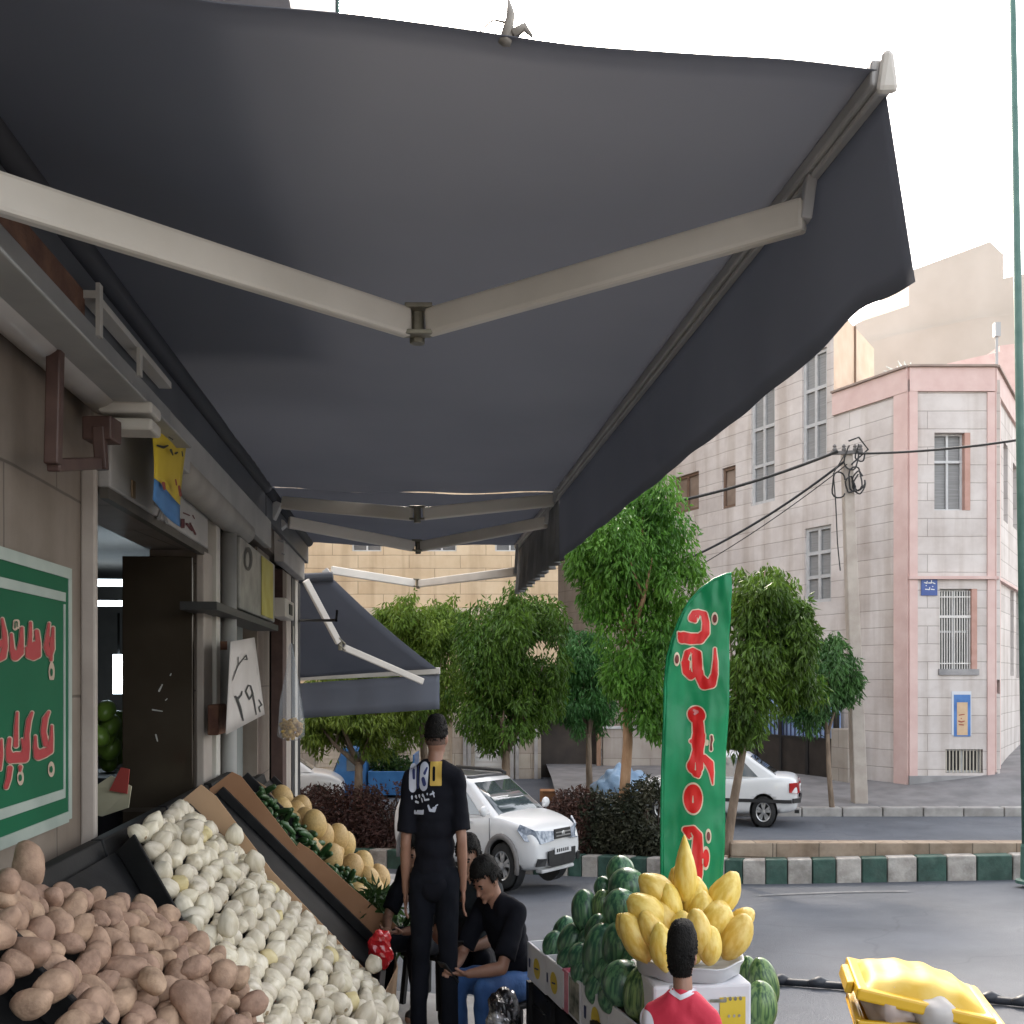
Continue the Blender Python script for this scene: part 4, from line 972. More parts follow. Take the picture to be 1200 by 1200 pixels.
# second unit: window, columns, meter ledge, header
m = MB(); p0, p1 = t(278), t(303); m.fbox(OW-.16, OW-.14, p0, p1, -1.2, 2.3); obj('shop_window', m, mat('pale_glass', (.24,.27,.26), (.36,.39,.38), sc=1.4, rough=.12, stretch=(1,1,.3)), SH)
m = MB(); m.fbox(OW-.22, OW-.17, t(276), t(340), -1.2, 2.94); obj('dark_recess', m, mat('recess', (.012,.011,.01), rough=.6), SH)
m = MB(); m.fbox(OW-.1, OW-.02, t(304.5), t(317), -1.2, 2.35); obj('pink_column', m, mat('pink_col', (.3,.215,.185), (.37,.27,.235), sc=3, rough=.6), SH)
for a, b, mm in ((329,333,M_brn),(333.5,339,M_wst2),(340,343.5,M_black),(344,347,M_off),(347.4,350,M_black)):
    m = MB(); m.fbox(OW-.1, OW+.02, t(a), t(b), -1.2, 2.85); obj('corner_strip', m, mm, SH)
m = MB(); m.fbox(OW+.0, OW+.1, t(321), t(347), Zp(OW,335,670), Zp(OW,335,610)); obj('header_panel', m, M_hdr, SH, bevel=.01)
gl = MB(); o2 = OW+.105; glyph(gl, [[(326,633,.9),(331,635,.9),(333,631,.7)],[(335,636,.9),(340,639,.9)],[(330,648,.7),(333,650,.7)]], lambda x,y: FP(o2,x,y), .4); obj('faded_mark', gl, MATS['faded_ink'], SH)
# meter box / light box over the second window
LB = thing('light_box_sign', 'small grey box sign with a yellow strip over the second shop window', 'sign', FP(-1.3, 300, 690))
m = MB(); m.fbox(-1.36, -1.24, T(-1.24,281), T(-1.24,322), 2.2, 2.72); obj('cabinet', m, mat('box_grey', (.17,.17,.155), (.3,.295,.27), sc=5, rough=.45), LB, bevel=.01)
m = MB(); m.fbox(-1.238, -1.232, T(-1.24,306), T(-1.24,319), 2.22, 2.70); obj('strip', m, mat('faded_yellow', (.42,.36,.06), (.5,.46,.13), sc=5, rough=.6), LB)
m = MB(); m.fbox(-1.42, -1.2, T(-1.2,254), T(-1.2,326), 2.12, 2.17); obj('ledge', m, mat('ledge_black', (.03,.03,.03), rough=.5), LB)
gl = MB(); glyph(gl, [('e',291,655,5,14)], lambda x,y: FP(-1.236,x,y), 1, holes=[('e',290.5,656,2.5,9)]); obj('motif', gl, mat('motif_grey', (.06,.06,.055), rough=.6), LB)
m = MB(); m.fbox(OW+.0, OW+.14, T(-1.26,334.5), T(-1.26,344.5), Zp(-1.3,339,727), Zp(-1.3,339,706)); tt = obj('junction_box', m, M_off, None, bevel=.01); tag(tt, 'small white electrical junction box below the grey header near the shop corner', 'electrical box')
m = MB(); m.fbox(OW+.141, OW+.148, T(-1.26,338.5), T(-1.26,342), Zp(-1.3,340,723), Zp(-1.3,340,711)); obj('cover', m, M_black, tt)
m = MB(); a = T(-1.3,268); m.tube([W(-1.3,a,-.3), W(-1.3,a,2.85)], .055, 14); tt = obj('conduit_pipe', m, M_stl, None, smooth=True); tag(tt, 'grey vertical conduit pipe beside the hanging price card', 'pipe')
m = MB(); m.fbox(OW, -1.3, a-.06, a+.06, 1.9, 1.96); m.fbox(OW, -1.3, a-.06, a+.06, .7, .76); obj('clamp', m, M_rust, tt)
m = MB(); m.fbox(-1.31, -1.24, T(-1.24,256), T(-1.24,266), Zp(-1.24,262,860), Zp(-1.24,262,825)); obj('rusty_joint', m, M_rust, tt, bevel=.01)
# ---- steelwork above the doors
m = MB(); ta, tb = .8, T(-1.3,124); m.tube([W(-1.3,ta,2.90), W(-1.3,tb,2.90)], .085, 20)
tt = obj('shutter_tube', m, mat('tube_white', (.45,.42,.39), (.58,.55,.52), sc=2.5, rough=.45), None, smooth=True); tag(tt, 'thick white roller tube high on the stone wall above the green sign', 'roller tube')
m = MB(); m.fbox(-1.36, -1.2, tb, tb+.05, 2.78, 2.98)
for z in (2.73, 2.80): m.fbox(-1.3, -1.08, tb-.12, tb+.04, z, z+.05)
obj('end_bracket', m, M_off, tt, bevel=.012)
m = MB(); ta, tb = .8, T(-1.22,196); m.fbox(-1.24, -1.20, ta, tb, 2.86, 3.03); m.fbox(-1.24, -1.1, ta, tb, 2.845, 2.858)
tt = obj('steel_fascia', m, M_stl, None, bevel=.006); tag(tt, 'long grey steel fascia beam above the first doorway', 'beam')
m = MB(); m.fbox(-1.30, -1.245, ta, tb-1.2, 3.05, 3.17); obj('rusty_plate', m, M_rust, tt)
m = MB(); m.fbox(-1.2, -1.185, T(-1.2,112), T(-1.2,116), 3.0, 3.2); m.fbox(-1.2,-1.185, T(-1.2,160), T(-1.2,163), 3.02, 3.14); m.fbox(-1.26, -1.2, T(-1.2,112), tb, 3.14, 3.17); obj('strap', m, M_off, tt)
m = MB(); ta, tb2 = T(-1.2,199), T(-1.2,318); m.fbox(-1.26, -1.2, ta, tb2, 2.8, 3.03); tt = obj('gutter_fascia', m, mat('fascia_pale', (.3,.295,.28), (.4,.39,.37), sc=2.5, rough=.55), None, bevel=.01); tag(tt, 'paler grey fascia beam over the yellow notice, running to the far shop', 'beam')
m = MB(); m.tube([W(-1.28,T(-1.28,205),2.83), W(-1.28,T(-1.28,285),2.8)], .09, 14); obj('round_duct', m, mat('duct', (.27,.255,.23), (.35,.33,.3), sc=3, rough=.6), tt, smooth=True)
BR = thing('pipe_bracket', 'brown painted square pipe bracket bent round the corner by the first doorway', 'bracket', FP(-1.25, 85, 548))
m = MB(); A_ = FP(-1.25,66,372); B_ = FP(-1.25,62,545); C_ = FP(-1.25,113,543); D_ = FP(-1.25,116,500); s_ = .05
m.bar(A_, B_, s_, s_, up=W(1,0,0)); m.bar(B_, C_, .046, .046); m.bar(C_+V((.01,.03,-.02)), D_, .04, .048, up=W(1,0,0)); obj('pipe', m, M_brn, BR, bevel=.006)
m = MB(); q = FP(-1.25,119,505); m.box(q-V((.06,.05,.045)), q+V((.06,.06,.05))); obj('socket_box', m, M_brn, BR, bevel=.008)
# ---- lamps and goods seen inside the doorway
for i, (px, py, o) in enumerate(((136,683,-2.6),(122,707,-3.2))):
    c = FP(o, px, py); m = MB(); m.bar(c-W(.9,0,0)*.6, c+W(.9,0,0)*.6, .12, .05); tt = obj('ceiling_lamp', m, mat('tube_light', (.8,.85,.9), emit=(.75,.9,1.0,2.2)), None)
    tag(tt, ['lit white fluorescent lamp under the shop ceiling, the higher one', 'lit white fluorescent lamp under the shop ceiling, the lower one'][i], 'lamp')
c = FP(-2.4, 139, 790); m = MB(); m.tube([c-V((0,0,.16)), c+V((0,0,.16))], .045, 10); tt = obj('bulb_lamp', m, MATS['tube_light'], None); tag(tt, 'lit white upright lamp at the edge of the dark door', 'lamp')
m = MB(); m.tube([c+V((0,0,.16)), c+V((0,0,.5))], .01, 6); obj('cord', m, M_black, tt)
m = MB(); c = FP(-3.0, 126, 660); m.fbox(-4.6, -2.2, D0+2.3, D0+2.36, 2.36, 2.6); tt = obj('shop_banner', m, mat('banner_red', (.16,.03,.03), (.22,.05,.04), sc=3, rough=.6), None); tag(tt, 'dark red hanging banner inside the shop doorway', 'banner')
m = MB(); m.fbox(-4.6, -2.2, D0+2.28, D0+2.37, 2.2, 2.34); obj('blue_edge', m, mat('banner_blue', (.03,.06,.1), rough=.5), tt)
c = FP(-2.1, 122, 905); m = MB(); m.box(c+V((-.35,-.2,-1.4)), c+V((.5,.5,-.02))); tt = obj('display_shelf', m, mat('shelf_dark', (.03,.03,.035), rough=.6), None); tag(tt, 'dark produce shelf inside the doorway under the green fruit', 'shelf')
rng = random.Random(9); gm = None
for i, (px, py) in enumerate(((118,842),(124,833),(130,850),(134,858),(125,862),(138,866),(120,875),(130,878),(139,884),(115,862),(127,892),(136,845))):
    c = FP(-2.1+rng.uniform(-.1,.1), px, py)
    if gm is None:
        m = MB(); m.ell((0,0,0), (.065,.065,.085), 16, 12); gm = mesh_from(m, 'green_fruit', smooth=True); gm.materials.append(mat('green_fruit', (.12,.25,.03), (.2,.34,.06), sc=6, rough=.35))
    ob = link('green_fruit', gm, None, None, c); ob.rotation_euler = (rng.uniform(-1,1), rng.uniform(-1,1), 0); tag(ob, 'green fruit heaped on the dark shelf inside the doorway', 'fruit', 'green fruits inside the shop')
m = MB(); c = FP(-1.75, 124, 930); m.poly([c+V(p) for p in ((-.16,0,-.1),(-.02,0,-.13),(.13,0,-.08),(.14,.02,.04),(.02,.03,.1),(-.08,.01,.03))]); tt = obj('torn_carton', m, mat('carton_cream', (.45,.42,.28), (.55,.52,.38), sc=5, rough=.7), None, solid=.01); tag(tt, 'torn cream carton flap inside the doorway', 'carton')
m = MB(); m.poly([c+V(p) for p in ((.03,-.02,.02),(.13,-.02,.0),(.14,-.01,.14),(.09,-.01,.15))]); obj('red_flap', m, mat('carton_red', (.35,.05,.04), rough=.7), tt, solid=.008)

# ---- green sign on the stone wall
GS = thing('wall_sign', 'green board with red Persian lettering edged in cream on the stone wall', 'sign', FP(-1.36, 40, 950))
os_ = -1.345; tl, tr_ = 2.2, T(os_,81); zb_, zt_ = Zp(os_,40,970), Zp(os_,81,675)
m = MB(); m.fbox(OW, os_, tl, tr_, zb_, zt_); obj('board', m, mat('sign_green', (.004,.085,.038), (.006,.105,.047), sc=1.5, rough=.6, spec=.15), GS, bevel=.004)
m = MB(); w = .035; g = os_+.004
def strip(a0, a1, z0, z1): m.fbox(os_-.002, g, a0, a1, z0, z1)
strip(tl, tr_+.02, zt_-.012, zt_+.03); strip(tl, tr_-.05, zt_-.105, zt_-.07); strip(tr_-.012, tr_+.022, zb_-.02, zt_-.0125); strip(tr_-.068, tr_-.052, zb_+.09, zt_-.1155)
strip(tl, tr_-.053, zb_+.07, zb_+.105); strip(tl, tr_-.0125, zb_-.03, zb_+.012); obj('border', m, mat('sign_border', (.24,.29,.26), (.34,.39,.35), sc=4, rough=.5), GS)
def zoomst(strokes, f, ox, oy):
    out = []
    for s in strokes:
        if s[0] == 'e': out.append(('e', ox+s[1]/f, oy+s[2]/f, s[3]/f, s[4]/f))
        else: out.append([(ox+x/f, oy+y/f, r/f) for x,y,r in s])
    return out
R1 = zoomst([[(384,605,5),(372,700,12),(362,790,16),(388,840,22),(405,800,18),(412,720,10),(415,640,7)],[(372,700,10),(395,740,10),(412,740,9)],[(398,860,10),(402,890,6)],
    [(288,668,14),(300,760,16),(296,850,20),(262,860,26),(228,850,24),(214,800,14)],[(240,600,7),(238,690,11),(232,780,14),(250,840,20)],[(268,760,12),(272,840,20)],
    [(172,640,8),(168,740,15),(158,830,25),(120,860,30),(95,810,16),(90,690,7)],
    [(18,570,6),(36,680,15),(40,780,18),(24,860,22),(-10,880,20)],[(12,750,14),(-10,780,18)]], 6.6667, 0, 640)
R1d = zoomst([('e',404,985,11,38)], 6.6667, 0, 640)
R1h = zoomst([[(118,640,6),(120,590,5),(136,590,5),(138,630,5)]], 6.6667, 0, 640)
R2 = zoomst([[(384,258,5),(382,350,10),(368,440,22),(330,455,30),(285,475,30),(262,420,12),(263,335,5)],[(362,155,6),(335,205,16),(322,300,16),(340,390,18)],[(372,500,9)],
    [(238,160,6),(214,220,14),(200,320,14),(198,420,20),(178,490,34),(122,490,36),(80,500,30),(62,430,14),(72,355,10)],[(128,160,5),(121,260,10),(118,400,14)],[(165,360,6),(178,420,8)],[(152,560,10),(150,590,4)],
    [(74,570,16),(64,650,14),(46,708,13)],[(12,360,5),(12,470,9),(4,580,4)]], 6.317, 0, 810)
R2d = zoomst([('e',380,578,13,30),('e',152,640,13,30)], 6.317, 0, 810)
mr_ = mat('letter_red', (.30,.012,.018), (.36,.02,.026), sc=3, rough=.45); mc_ = mat('letter_cream', (.36,.27,.2), (.44,.34,.26), sc=6, rough=.6)
for nm, red, dots in (('upper_lettering', R1, R1d+R1h), ('lower_lettering', R2, R2d)):
    cl = lambda s: s
    a = MB(); glyph(a, red+dots, lambda x,y: FP(os_+.003, x, y), .65, delta=1.9); o1 = obj(nm, a, mc_, GS)
    a = MB(); glyph(a, red, lambda x,y: FP(os_+.006, x, y), .5, delta=.6); obj('red_fill', a, mr_, o1)
    if dots:
        a = MB(); glyph(a, dots, lambda x,y: FP(os_+.006, x, y), .5, delta=-.3); obj('green_core', a, MATS['sign_green'], o1)
# yellow notice
NT = thing('paper_notice', 'yellow paper notice with a blue lower edge hanging over the doorway', 'notice', FP(-1.2, 195, 610))
on_ = -1.19; ys = [(177,496),(200,503),(216,524),(215,560),(213,601)]
def npt(u, v):
    x = 177+u*(217-177)-v*2; top = 495+u*u*30; bot = 577+u*32
    p = FP(on_, x, top+(bot-top)*v); p += W(.02*math.sin(u*3+v*2), 0, 0)-W(0,0,0); return p
m = MB(); m.grid(lambda u,v: npt(u, v*.8), 8, 8); obj('paper', m, mat('notice_yellow', (.56,.40,.02), (.64,.47,.03), sc=4, rough=.6), NT, solid=.003, smooth=True)
m = MB(); m.grid(lambda u,v: npt(u, .8+v*.3), 8, 3); obj('blue_band', m, mat('notice_blue', (.04,.16,.4), (.07,.22,.48), sc=4, rough=.6), NT, solid=.003, smooth=True)
gl = MB()
def nfn(x, y):
    p = FP(on_, x, y); u = (x-177)/40; return p+W(.024+.02*math.sin(u*3),0,0)
glyph(gl, [[(178,522,1),(183,524,1.6),(187,522,.9)],[(190,527,1.3),(192,533,.7)],[(195,531,1.4),(197,530,1)],[(203,529,.8),(204,534,1)],[(188,512,.6),(192,515,.6)]], nfn, .4); obj('handwriting', gl, M_black, NT)
gl = MB(); glyph(gl, [[(183,566,1.6),(184,573,1.2)],[(199,570,1.5),(201,580,1.8)],[(195,562,.9),(196,568,.9)]], nfn, .4); obj('red_motif', gl, mat('notice_red', (.25,.04,.03), rough=.6), NT)
# hand-written price card
PC = thing('price_card', 'tilted white card with handwritten black Persian price hanging by the conduit', 'price card', FP(-1.17, 287, 855))
oc = -1.17
def cpt(x, y, d=0): return FP(oc+.04*math.sin((x-262)/48*2.2)+d, x, y)
m = MB()
def cq(u, v):
    xl = 270-v*5.5; xr = 298+v*12; yl = 752+v*109; yr = 747+v*90; x = xl+(xr-xl)*u; return cpt(x, yl+(yr-yl)*u)
m.grid(cq, 8, 6); obj('card', m, mat('card_white', (.46,.42,.39), (.53,.49,.46), sc=3, rough=.7), PC, solid=.004, smooth=True)
st = zoomst([[(210,690,9),(232,712,9),(265,672,7),(270,640,5)],[(222,705,10),(252,790,11),(282,912,6)],[(330,585,6),(305,640,6),(340,715,7),(372,660,7),(350,590,6),(330,585,6)],[(370,660,7),(388,760,7),(404,858,5)],[(428,722,5),(455,768,7),(428,790,6),(438,832,6)],
    [(182,538,3),(232,400,5),(310,300,4),(318,345,5)],[(236,320,3),(236,400,4)],[(290,340,4),(318,345,4)]], 8, 250, 730)
gl = MB(); glyph(gl, st, lambda x,y: cpt(x,y,.006), .3); obj('handwriting', gl, M_black, PC)
# plastic bag of snacks hanging at the corner
PB = thing('hanging_bag', 'clear plastic bag of golden snacks hanging at the shop corner', 'bag', FP(-1.05, 341, 868))
m = MB(); tp = FP(-1.05,344,755); bt = FP(-1.05,341,868); h = tp.z-bt.z
m.lathe([(.008,h),(.02,h*.96),(.05,h*.7),(.085,h*.4),(.115,h*.18),(.11,h*.05),(.05,0),(.001,0)], 16, bt)
for i, p in enumerate(m.v): m.v[i] = p+(V((p.x-bt.x,p.y-bt.y,0)))*.35*noise.noise(p*9)
obj('plastic', m, mat('clear_plastic', (.62,.66,.72), rough=.12, alpha=.24, spec=.9), PB, smooth=True)
m = MB(); rng = random.Random(4); c0 = bt+V((0,0,.10))
for i in range(90):
    d = V((rng.gauss(0,1),rng.gauss(0,1),rng.gauss(0,1))).normalized()*rng.random()**.4; m.ell(c0+V((d.x*.092,d.y*.092,d.z*.10)), (.024,.022,.015), 8, 5, rot=Euler((rng.uniform(0,3),rng.uniform(0,3),0)).to_matrix())
obj('snacks', m, mat('snack_gold', (.46,.27,.06), (.56,.36,.1), sc=20, rough=.6, island=.3), PB, smooth=True)
m = MB(); m.tube([tp, tp+V((0,0,.16))], .006, 5); obj('string', m, M_off, PB)
m = MB(); m.tube([FP(-1.42,349,727), FP(-.72,394,727), FP(-.72,395,716)], .014, 6); tt = obj('wall_hook', m, M_black, None); tag(tt, 'thin black iron hook arm sticking out at the shop corner', 'hook')

# ================================================================== AWNINGS
M_fab = mat('awning_cloth', (.188,.198,.23), (.21,.22,.252), sc=.9, rough=.8, spec=.25, bump=.08, bsc=7, trans=.45)
cloth_through(M_fab, .11, (.30,.30,.31), 1.0)
M_fab2 = mat('awning_cloth_blue', (.17,.185,.225), (.2,.215,.255), sc=1.2, rough=.8, spec=.2, trans=.3)
M_arm = mat('arm_cream', (.62,.575,.51), (.72,.67,.60), sc=2.2, rough=.45, bump=.04, bsc=12)
M_prof = mat('profile_grey', (.42,.415,.41), (.50,.49,.485), sc=3, rough=.4)
def arm(AW, a, e, b, w=.055, h=.115, fork=True):
    m = MB(); m.bar(a, e-(e-a).normalized()*.05, w, h); o = obj('arm', m, M_arm, AW, bevel=.014)
    m = MB(); m.bar(e+(b-e).normalized()*.05, b, w*.95, h*.95); o2 = obj('arm', m, M_arm, AW, bevel=.014)
    m = MB(); m.tube([e-V((0,0,h*.62)), e+V((0,0,h*.62))], .03, 12); 
    for z in (-h*.48, h*.42): m.bar(e-(e-a).normalized()*.07+V((0,0,z+.01)), e+(b-e).normalized()*.07+V((0,0,z+.01)), .06, .018)
    obj('elbow_joint', m, mat('joint_metal', (.18,.165,.13), (.3,.28,.22), sc=10, rough=.4, metal=.6), AW, bevel=.004)
OR, OB = -1.27, 1.27
def zroll(tt): return 1.7+1.30*abs(OR)
def zbar(tt): return 1.7+1.30*OB
def awning(label, ta, tb, arms, dta=0.0):
    AW = thing('folding_arm_awning', label, 'awning', W(OR, (ta+tb)/2, 3.0), group='dark awnings over the pavement')
    m = MB()
    def fn(u, v):
        o = OR+(OB-.02-OR)*u; tt = ta+dta*(1-u)+(tb-ta-dta*(1-u))*v
        z = zroll(0)+(zbar(0)-zroll(0))*u+.035*math.sin(math.pi*u)*math.sin(math.pi*v)-.03*math.sin(math.pi*u)
        z += .010*noise.noise(V((o*.8, tt*1.2, 1)))+.012*v**5*math.sin(tt*26+2*math.sin(o*3))+.006*math.sin(u*16+v*7)*(1-v)**6
        if v < .02: z += .005*noise.noise(V((o*3,0,5)))
        return W(o, tt, z)
    m.grid(fn, 40, 60); obj('fabric', m, M_fab, AW, smooth=True, solid=.003)
    m = MB(); m.tube([W(OR,ta+.02,zroll(0)-.0), W(OR,tb-.02,zroll(0))], .06, 14); obj('roller', m, mat('roller_dark', (.03,.032,.04), rough=.6), AW, smooth=True)
    m = MB(); m.fbox(OR-.04, OR+.0, ta+.02, tb-.02, zroll(0)-.26, zroll(0)-.065); obj('back_rail', m, mat('rail_blue', (.07,.075,.085), (.1,.105,.115), sc=2, rough=.5), AW)
    m = MB(); m.fbox(OB-.035, OB+.03, ta, tb, zbar(0)-.045, zbar(0)+.03); m.fbox(OB-.02, OB+.02, ta, tb, zbar(0)-.065, zbar(0)-.047); fb_ = obj('front_bar', m, M_prof, AW, bevel=.012)
    m = MB(); m.hexa([W(OB-.03,ta-.03,zbar(0)-.075),W(OB+.032,ta-.03,zbar(0)-.07),W(OB+.032,ta,zbar(0)-.07),W(OB-.03,ta,zbar(0)-.075),W(OB-.012,ta-.03,zbar(0)+.045),W(OB+.018,ta-.03,zbar(0)+.04),W(OB+.018,ta,zbar(0)+.04),W(OB-.012,ta,zbar(0)+.045)]); obj('end_cap', m, M_off, fb_, bevel=.02)
    m = MB(); rng = random.Random(int(ta*10))
    def fv(u, v):
        tt = ta+.01+(tb-ta-.02)*u; k = (1-u)
        drop = .55-.10*math.exp(-u*14)*0
        flare = -.1*math.exp(-u*(tb-ta)*3.5)*v          # near corner drawn outward along the street
        wave = (.006*math.sin(tt*5)+.003*math.sin(tt*13+1))*v
        if ta > 8: wave = .04*math.sin(tt*17)*v+.02*math.sin(tt*41)*v
        lift = .14*math.exp(-(((u*(tb-ta)-.28)/.16)**2))*v if ta < 8 else 0
        return W(OB+.01+wave+.03*v*math.exp(-u*6), tt+flare, zbar(0)-.06-drop*v+lift*v*.35)
    m.grid(fv, 160, 8); obj('valance', m, M_fab if ta < 8 else mat('valance_grey', (.17,.17,.17), (.24,.24,.24), sc=3, rough=.8, trans=.3), AW, smooth=True, solid=.003)
    for (sa, el, en) in arms: arm(AW, sa, el, en)
    for (sa, el, en) in arms:
        m = MB(); m.bar(en+V((0,0,-.02)), W(OB-.01, 0, 0)*0+V((en.x,en.y,zbar(0)-.05))+V((.02,0,0)), .035, .05, up=(0,1,0)); obj('arm_bracket', m, M_prof, AW, bevel=.006); m = MB(); m.bar(sa+V((-.03,0,0)), V((sa.x-.1,sa.y,zroll(0)-.2)), .07, .1, up=(0,1,0)); obj('shoulder_bracket', m, M_prof, AW, bevel=.006)
    return AW
ta1 = T(OB,1036); tb1 = T(OB,654)
def E(px, py, Y): return P(px, py, Y)
a1 = [(E(-32,217,2.78), E(489,382,4.05), E(943,252,3.27)),
      (E(331,589,9.3), E(489,603,8.75), E(649,586,8.7))]
awning('large dark awning spreading overhead with cream folding arms and a deep valance', ta1, tb1, a1, -.24)
tb2 = T(OB,606)
a2 = [(E(338,612,9.9), E(490,641,10.7), E(640,612,9.4)), (E(388,668,14.2), E(490,684,14.9), E(604,670,12.2))]
awning('second dark awning beyond the first, its wavy pale grey valance curling', tb1+.03, tb2, a2)
# far awning on the corner's rear side
AW = thing('folding_arm_awning', 'steep blue grey awning dropping towards the street behind the shop corner', 'awning', P(390,675,14), group='dark awnings over the pavement')
q = [P(235,684,14.0), P(388,676,14.0), P(515,786,15.2), P(350,797,15.2)]
m = MB(); m.grid(lambda u,v: q[0].lerp(q[1],u).lerp(q[3].lerp(q[2],u),v)+V((0,0,-.05*math.sin(math.pi*v))), 12, 12); obj('fabric', m, M_fab2, AW, smooth=True, solid=.003)
m = MB(); m.bar(q[3]+V((-.9,0,0)), q[2]+V((.01,0,0)), .07, .10); obj('front_bar', m, M_off, AW, bevel=.01)
m = MB(); m.grid(lambda u,v: q[3].lerp(q[2],u)+V((0,.015*math.sin(u*20),-.05-.52*v)), 30, 4); obj('valance', m, M_fab2, AW, smooth=True, solid=.003)
arm(AW, P(358,680,13.8), P(399,757,14.2), P(496,799,14.9), .05, .10)
m = MB(); m.tube([P(225,684,14.0), P(390,676,14.0)], .07, 10); obj('roller', m, MATS['roller_dark'], AW, smooth=True)
# rag tied at the near edge
m = MB(); c = FP(.3, 591, 36); c = W(.25, ta1-.08, 3.335); 
m.tube([c+V((-.02,0,-.02)), c+V((-.005,0,.05)), c+V((-.012,0,.10))], [.018,.012,.002], 6); m.tube([c+V((0,0,0)), c+V((.03,0,.02)), c+V((.05,0,-.005))], [.014,.012,.004], 6); m.tube([c+V((-.01,0,.03)), c+V((-.05,.01,.045)), c+V((-.09,.01,.01))], [.004,.003,.002], 5)
tt = obj('tied_rag', m, mat('rag', (.3,.28,.25), (.4,.37,.33), sc=20, rough=.9), None, smooth=True); tag(tt, 'scrap of pale rag knotted at the edge of the large awning', 'rag')
# ================================================================== PRODUCE DISPLAY SLOPING DOWN FROM THE SHOP WALL
M_plas = mat('black_plastic', (.007,.007,.008), (.013,.013,.014), sc=8, rough=.6, bump=.05, spec=.25)
M_card = mat('cardboard', (.34,.175,.09), (.41,.22,.12), sc=3, rough=.85, bump=.06, bsc=20)
M_card2 = mat('cardboard_pale', (.40,.26,.15), (.47,.31,.19), sc=3, rough=.85, bump=.06, bsc=20)
def BD(t, s, n, z0=1.0): return W(-1.2+s+.714*n, t, z0-1.02*s+.70*n)
def bedblock(m, t0, t1, s0, s1, n0, n1, z0=1.0):
    m.hexa([BD(t0,s0,n0,z0),BD(t0,s1,n0,z0),BD(t1,s1,n0,z0),BD(t1,s0,n0,z0),BD(t0,s0,n1,z0),BD(t0,s1,n1,z0),BD(t1,s1,n1,z0),BD(t1,s0,n1,z0)])
def oblique(m, t, h, z0):
    a, b = (t, t-1.12); q = [BD(a,0,.002,z0),BD(b,1,.002,z0),BD(b+.025,1,.002,z0),BD(a+.025,0,.002,z0),BD(a,0,h,z0),BD(b,1,h*.5,z0),BD(b+.025,1,h*.5,z0),BD(a+.025,0,h,z0)]; m.hexa(q)
def tray(label, t0, t1, z0=1.0, h=.10, s1=1.0, side0=True, side1=True):
    t = thing('produce_tray', label, 'tray', W(-.7, (t0+t1)/2, -.2), group='sloping produce trays')
    m = MB(); bedblock(m, t0, t1, 0, s1, -.03, 0, z0); obj('base', m, M_plas, t)
    m = MB(); (bedblock(m, t0, t0+.025, 0, s1, .002, h, z0) if side0 else oblique(m, t0, h, z0)); (bedblock(m, t1-.025, t1, 0, s1, .002, h, z0) if side1 else None); bedblock(m, t0+.026, t1-.026, s1-.03, s1, .002, .06, z0)
    m.hexa([W(-1.26,t0,z0-.1),W(-1.2,t0,z0-.1),W(-1.2,t1,z0-.1),W(-1.26,t1,z0-.1),W(-1.30,t0,z0+.05),W(-1.25,t0,z0+.05),W(-1.25,t1,z0+.05),W(-1.30,t1,z0+.05)]); obj('rim', m, M_plas, t, bevel=.006)
    m = MB()
    for tt in (t0+.06, t1-.06):
        m.bar(W(-1.15,tt,-.9), W(-1.15,tt,z0-.08), .04, .04); m.bar(W(-.28,tt,-.9), W(-.28,tt,z0-.99), .04, .04); m.bar(W(-1.15,tt,z0-.12), W(-.22,tt,z0-1.06), .04, .04)
    obj('stand', m, mat('stand_iron', (.03,.03,.032), rough=.5), t)
    return t
tray('black sloping tray at the lower left corner, holding yellowish bulbs', 1.6, 2.86)
tray('black sloping tray full of potatoes below the green sign', 2.88, 4.25, side1=False)
tray('black sloping tray heaped with white onions', 4.27, 5.32, side0=False)
tray('empty black sloping tray between the onions and the cucumbers', 5.36, 6.40, h=.06)
tray('black sloping tray of cucumbers behind the brown cardboard sheets', 6.50, 7.28, h=.07)
tray('far black sloping tray holding the orange melons', 7.30, 8.75, z0=.85, h=.05)
def variants(name, k, fn, m, seed, sub=3, marks=None):
    import bmesh
    out = []
    for i in range(k):
        bm = bmesh.new(); bmesh.ops.create_icosphere(bm, subdivisions=sub, radius=1)
        for v in bm.verts: v.co = fn(v.co.copy(), i)
        me = bpy.data.meshes.new(name); bm.to_mesh(me); bm.free(); me.materials.append(m); me.shade_smooth(); 
        if marks:
            for mm in marks[2:]: me.materials.append(mm)
            zs = [v.co.z for v in me.vertices]; a, b = min(zs), max(zs)
            for p in me.polygons:
                f = (p.center.z-a)/(b-a)
                if f < marks[0]: p.material_index = 1
                elif f > 1-marks[1]: p.material_index = len(marks)-2
        out.append(me)
    return out
rng = random.Random(77)
M_pot = mat('potato_skin', (.23,.145,.10), (.40,.265,.185), sc=22, rough=.75, bump=.25, bsc=70, island=.22, detail=8, lo=.3, hi=.65)
def potf(p, i):
    q = V((p.x*.047, p.y*.043, p.z*(.056+.012*(i%3))))
    q *= 1+.16*noise.noise(p*1.1+V((i*7.3,0,0)))+.05*noise.noise(p*2.7+V((0,i*3.1,0))); q.x += .012*p.z*p.z*(1 if i%2 else -1)
    for k in range(4):                                        # eyes
        e = V((math.sin(k*2.1+i), math.cos(k*3.3+i*2), math.sin(k*4.7+i*.7))).normalized(); d = (p.normalized()-e).length
        q *= 1-.05*math.exp(-(d/.16)**2)
    return q
PV = variants('potato', 7, potf, M_pot, 1)
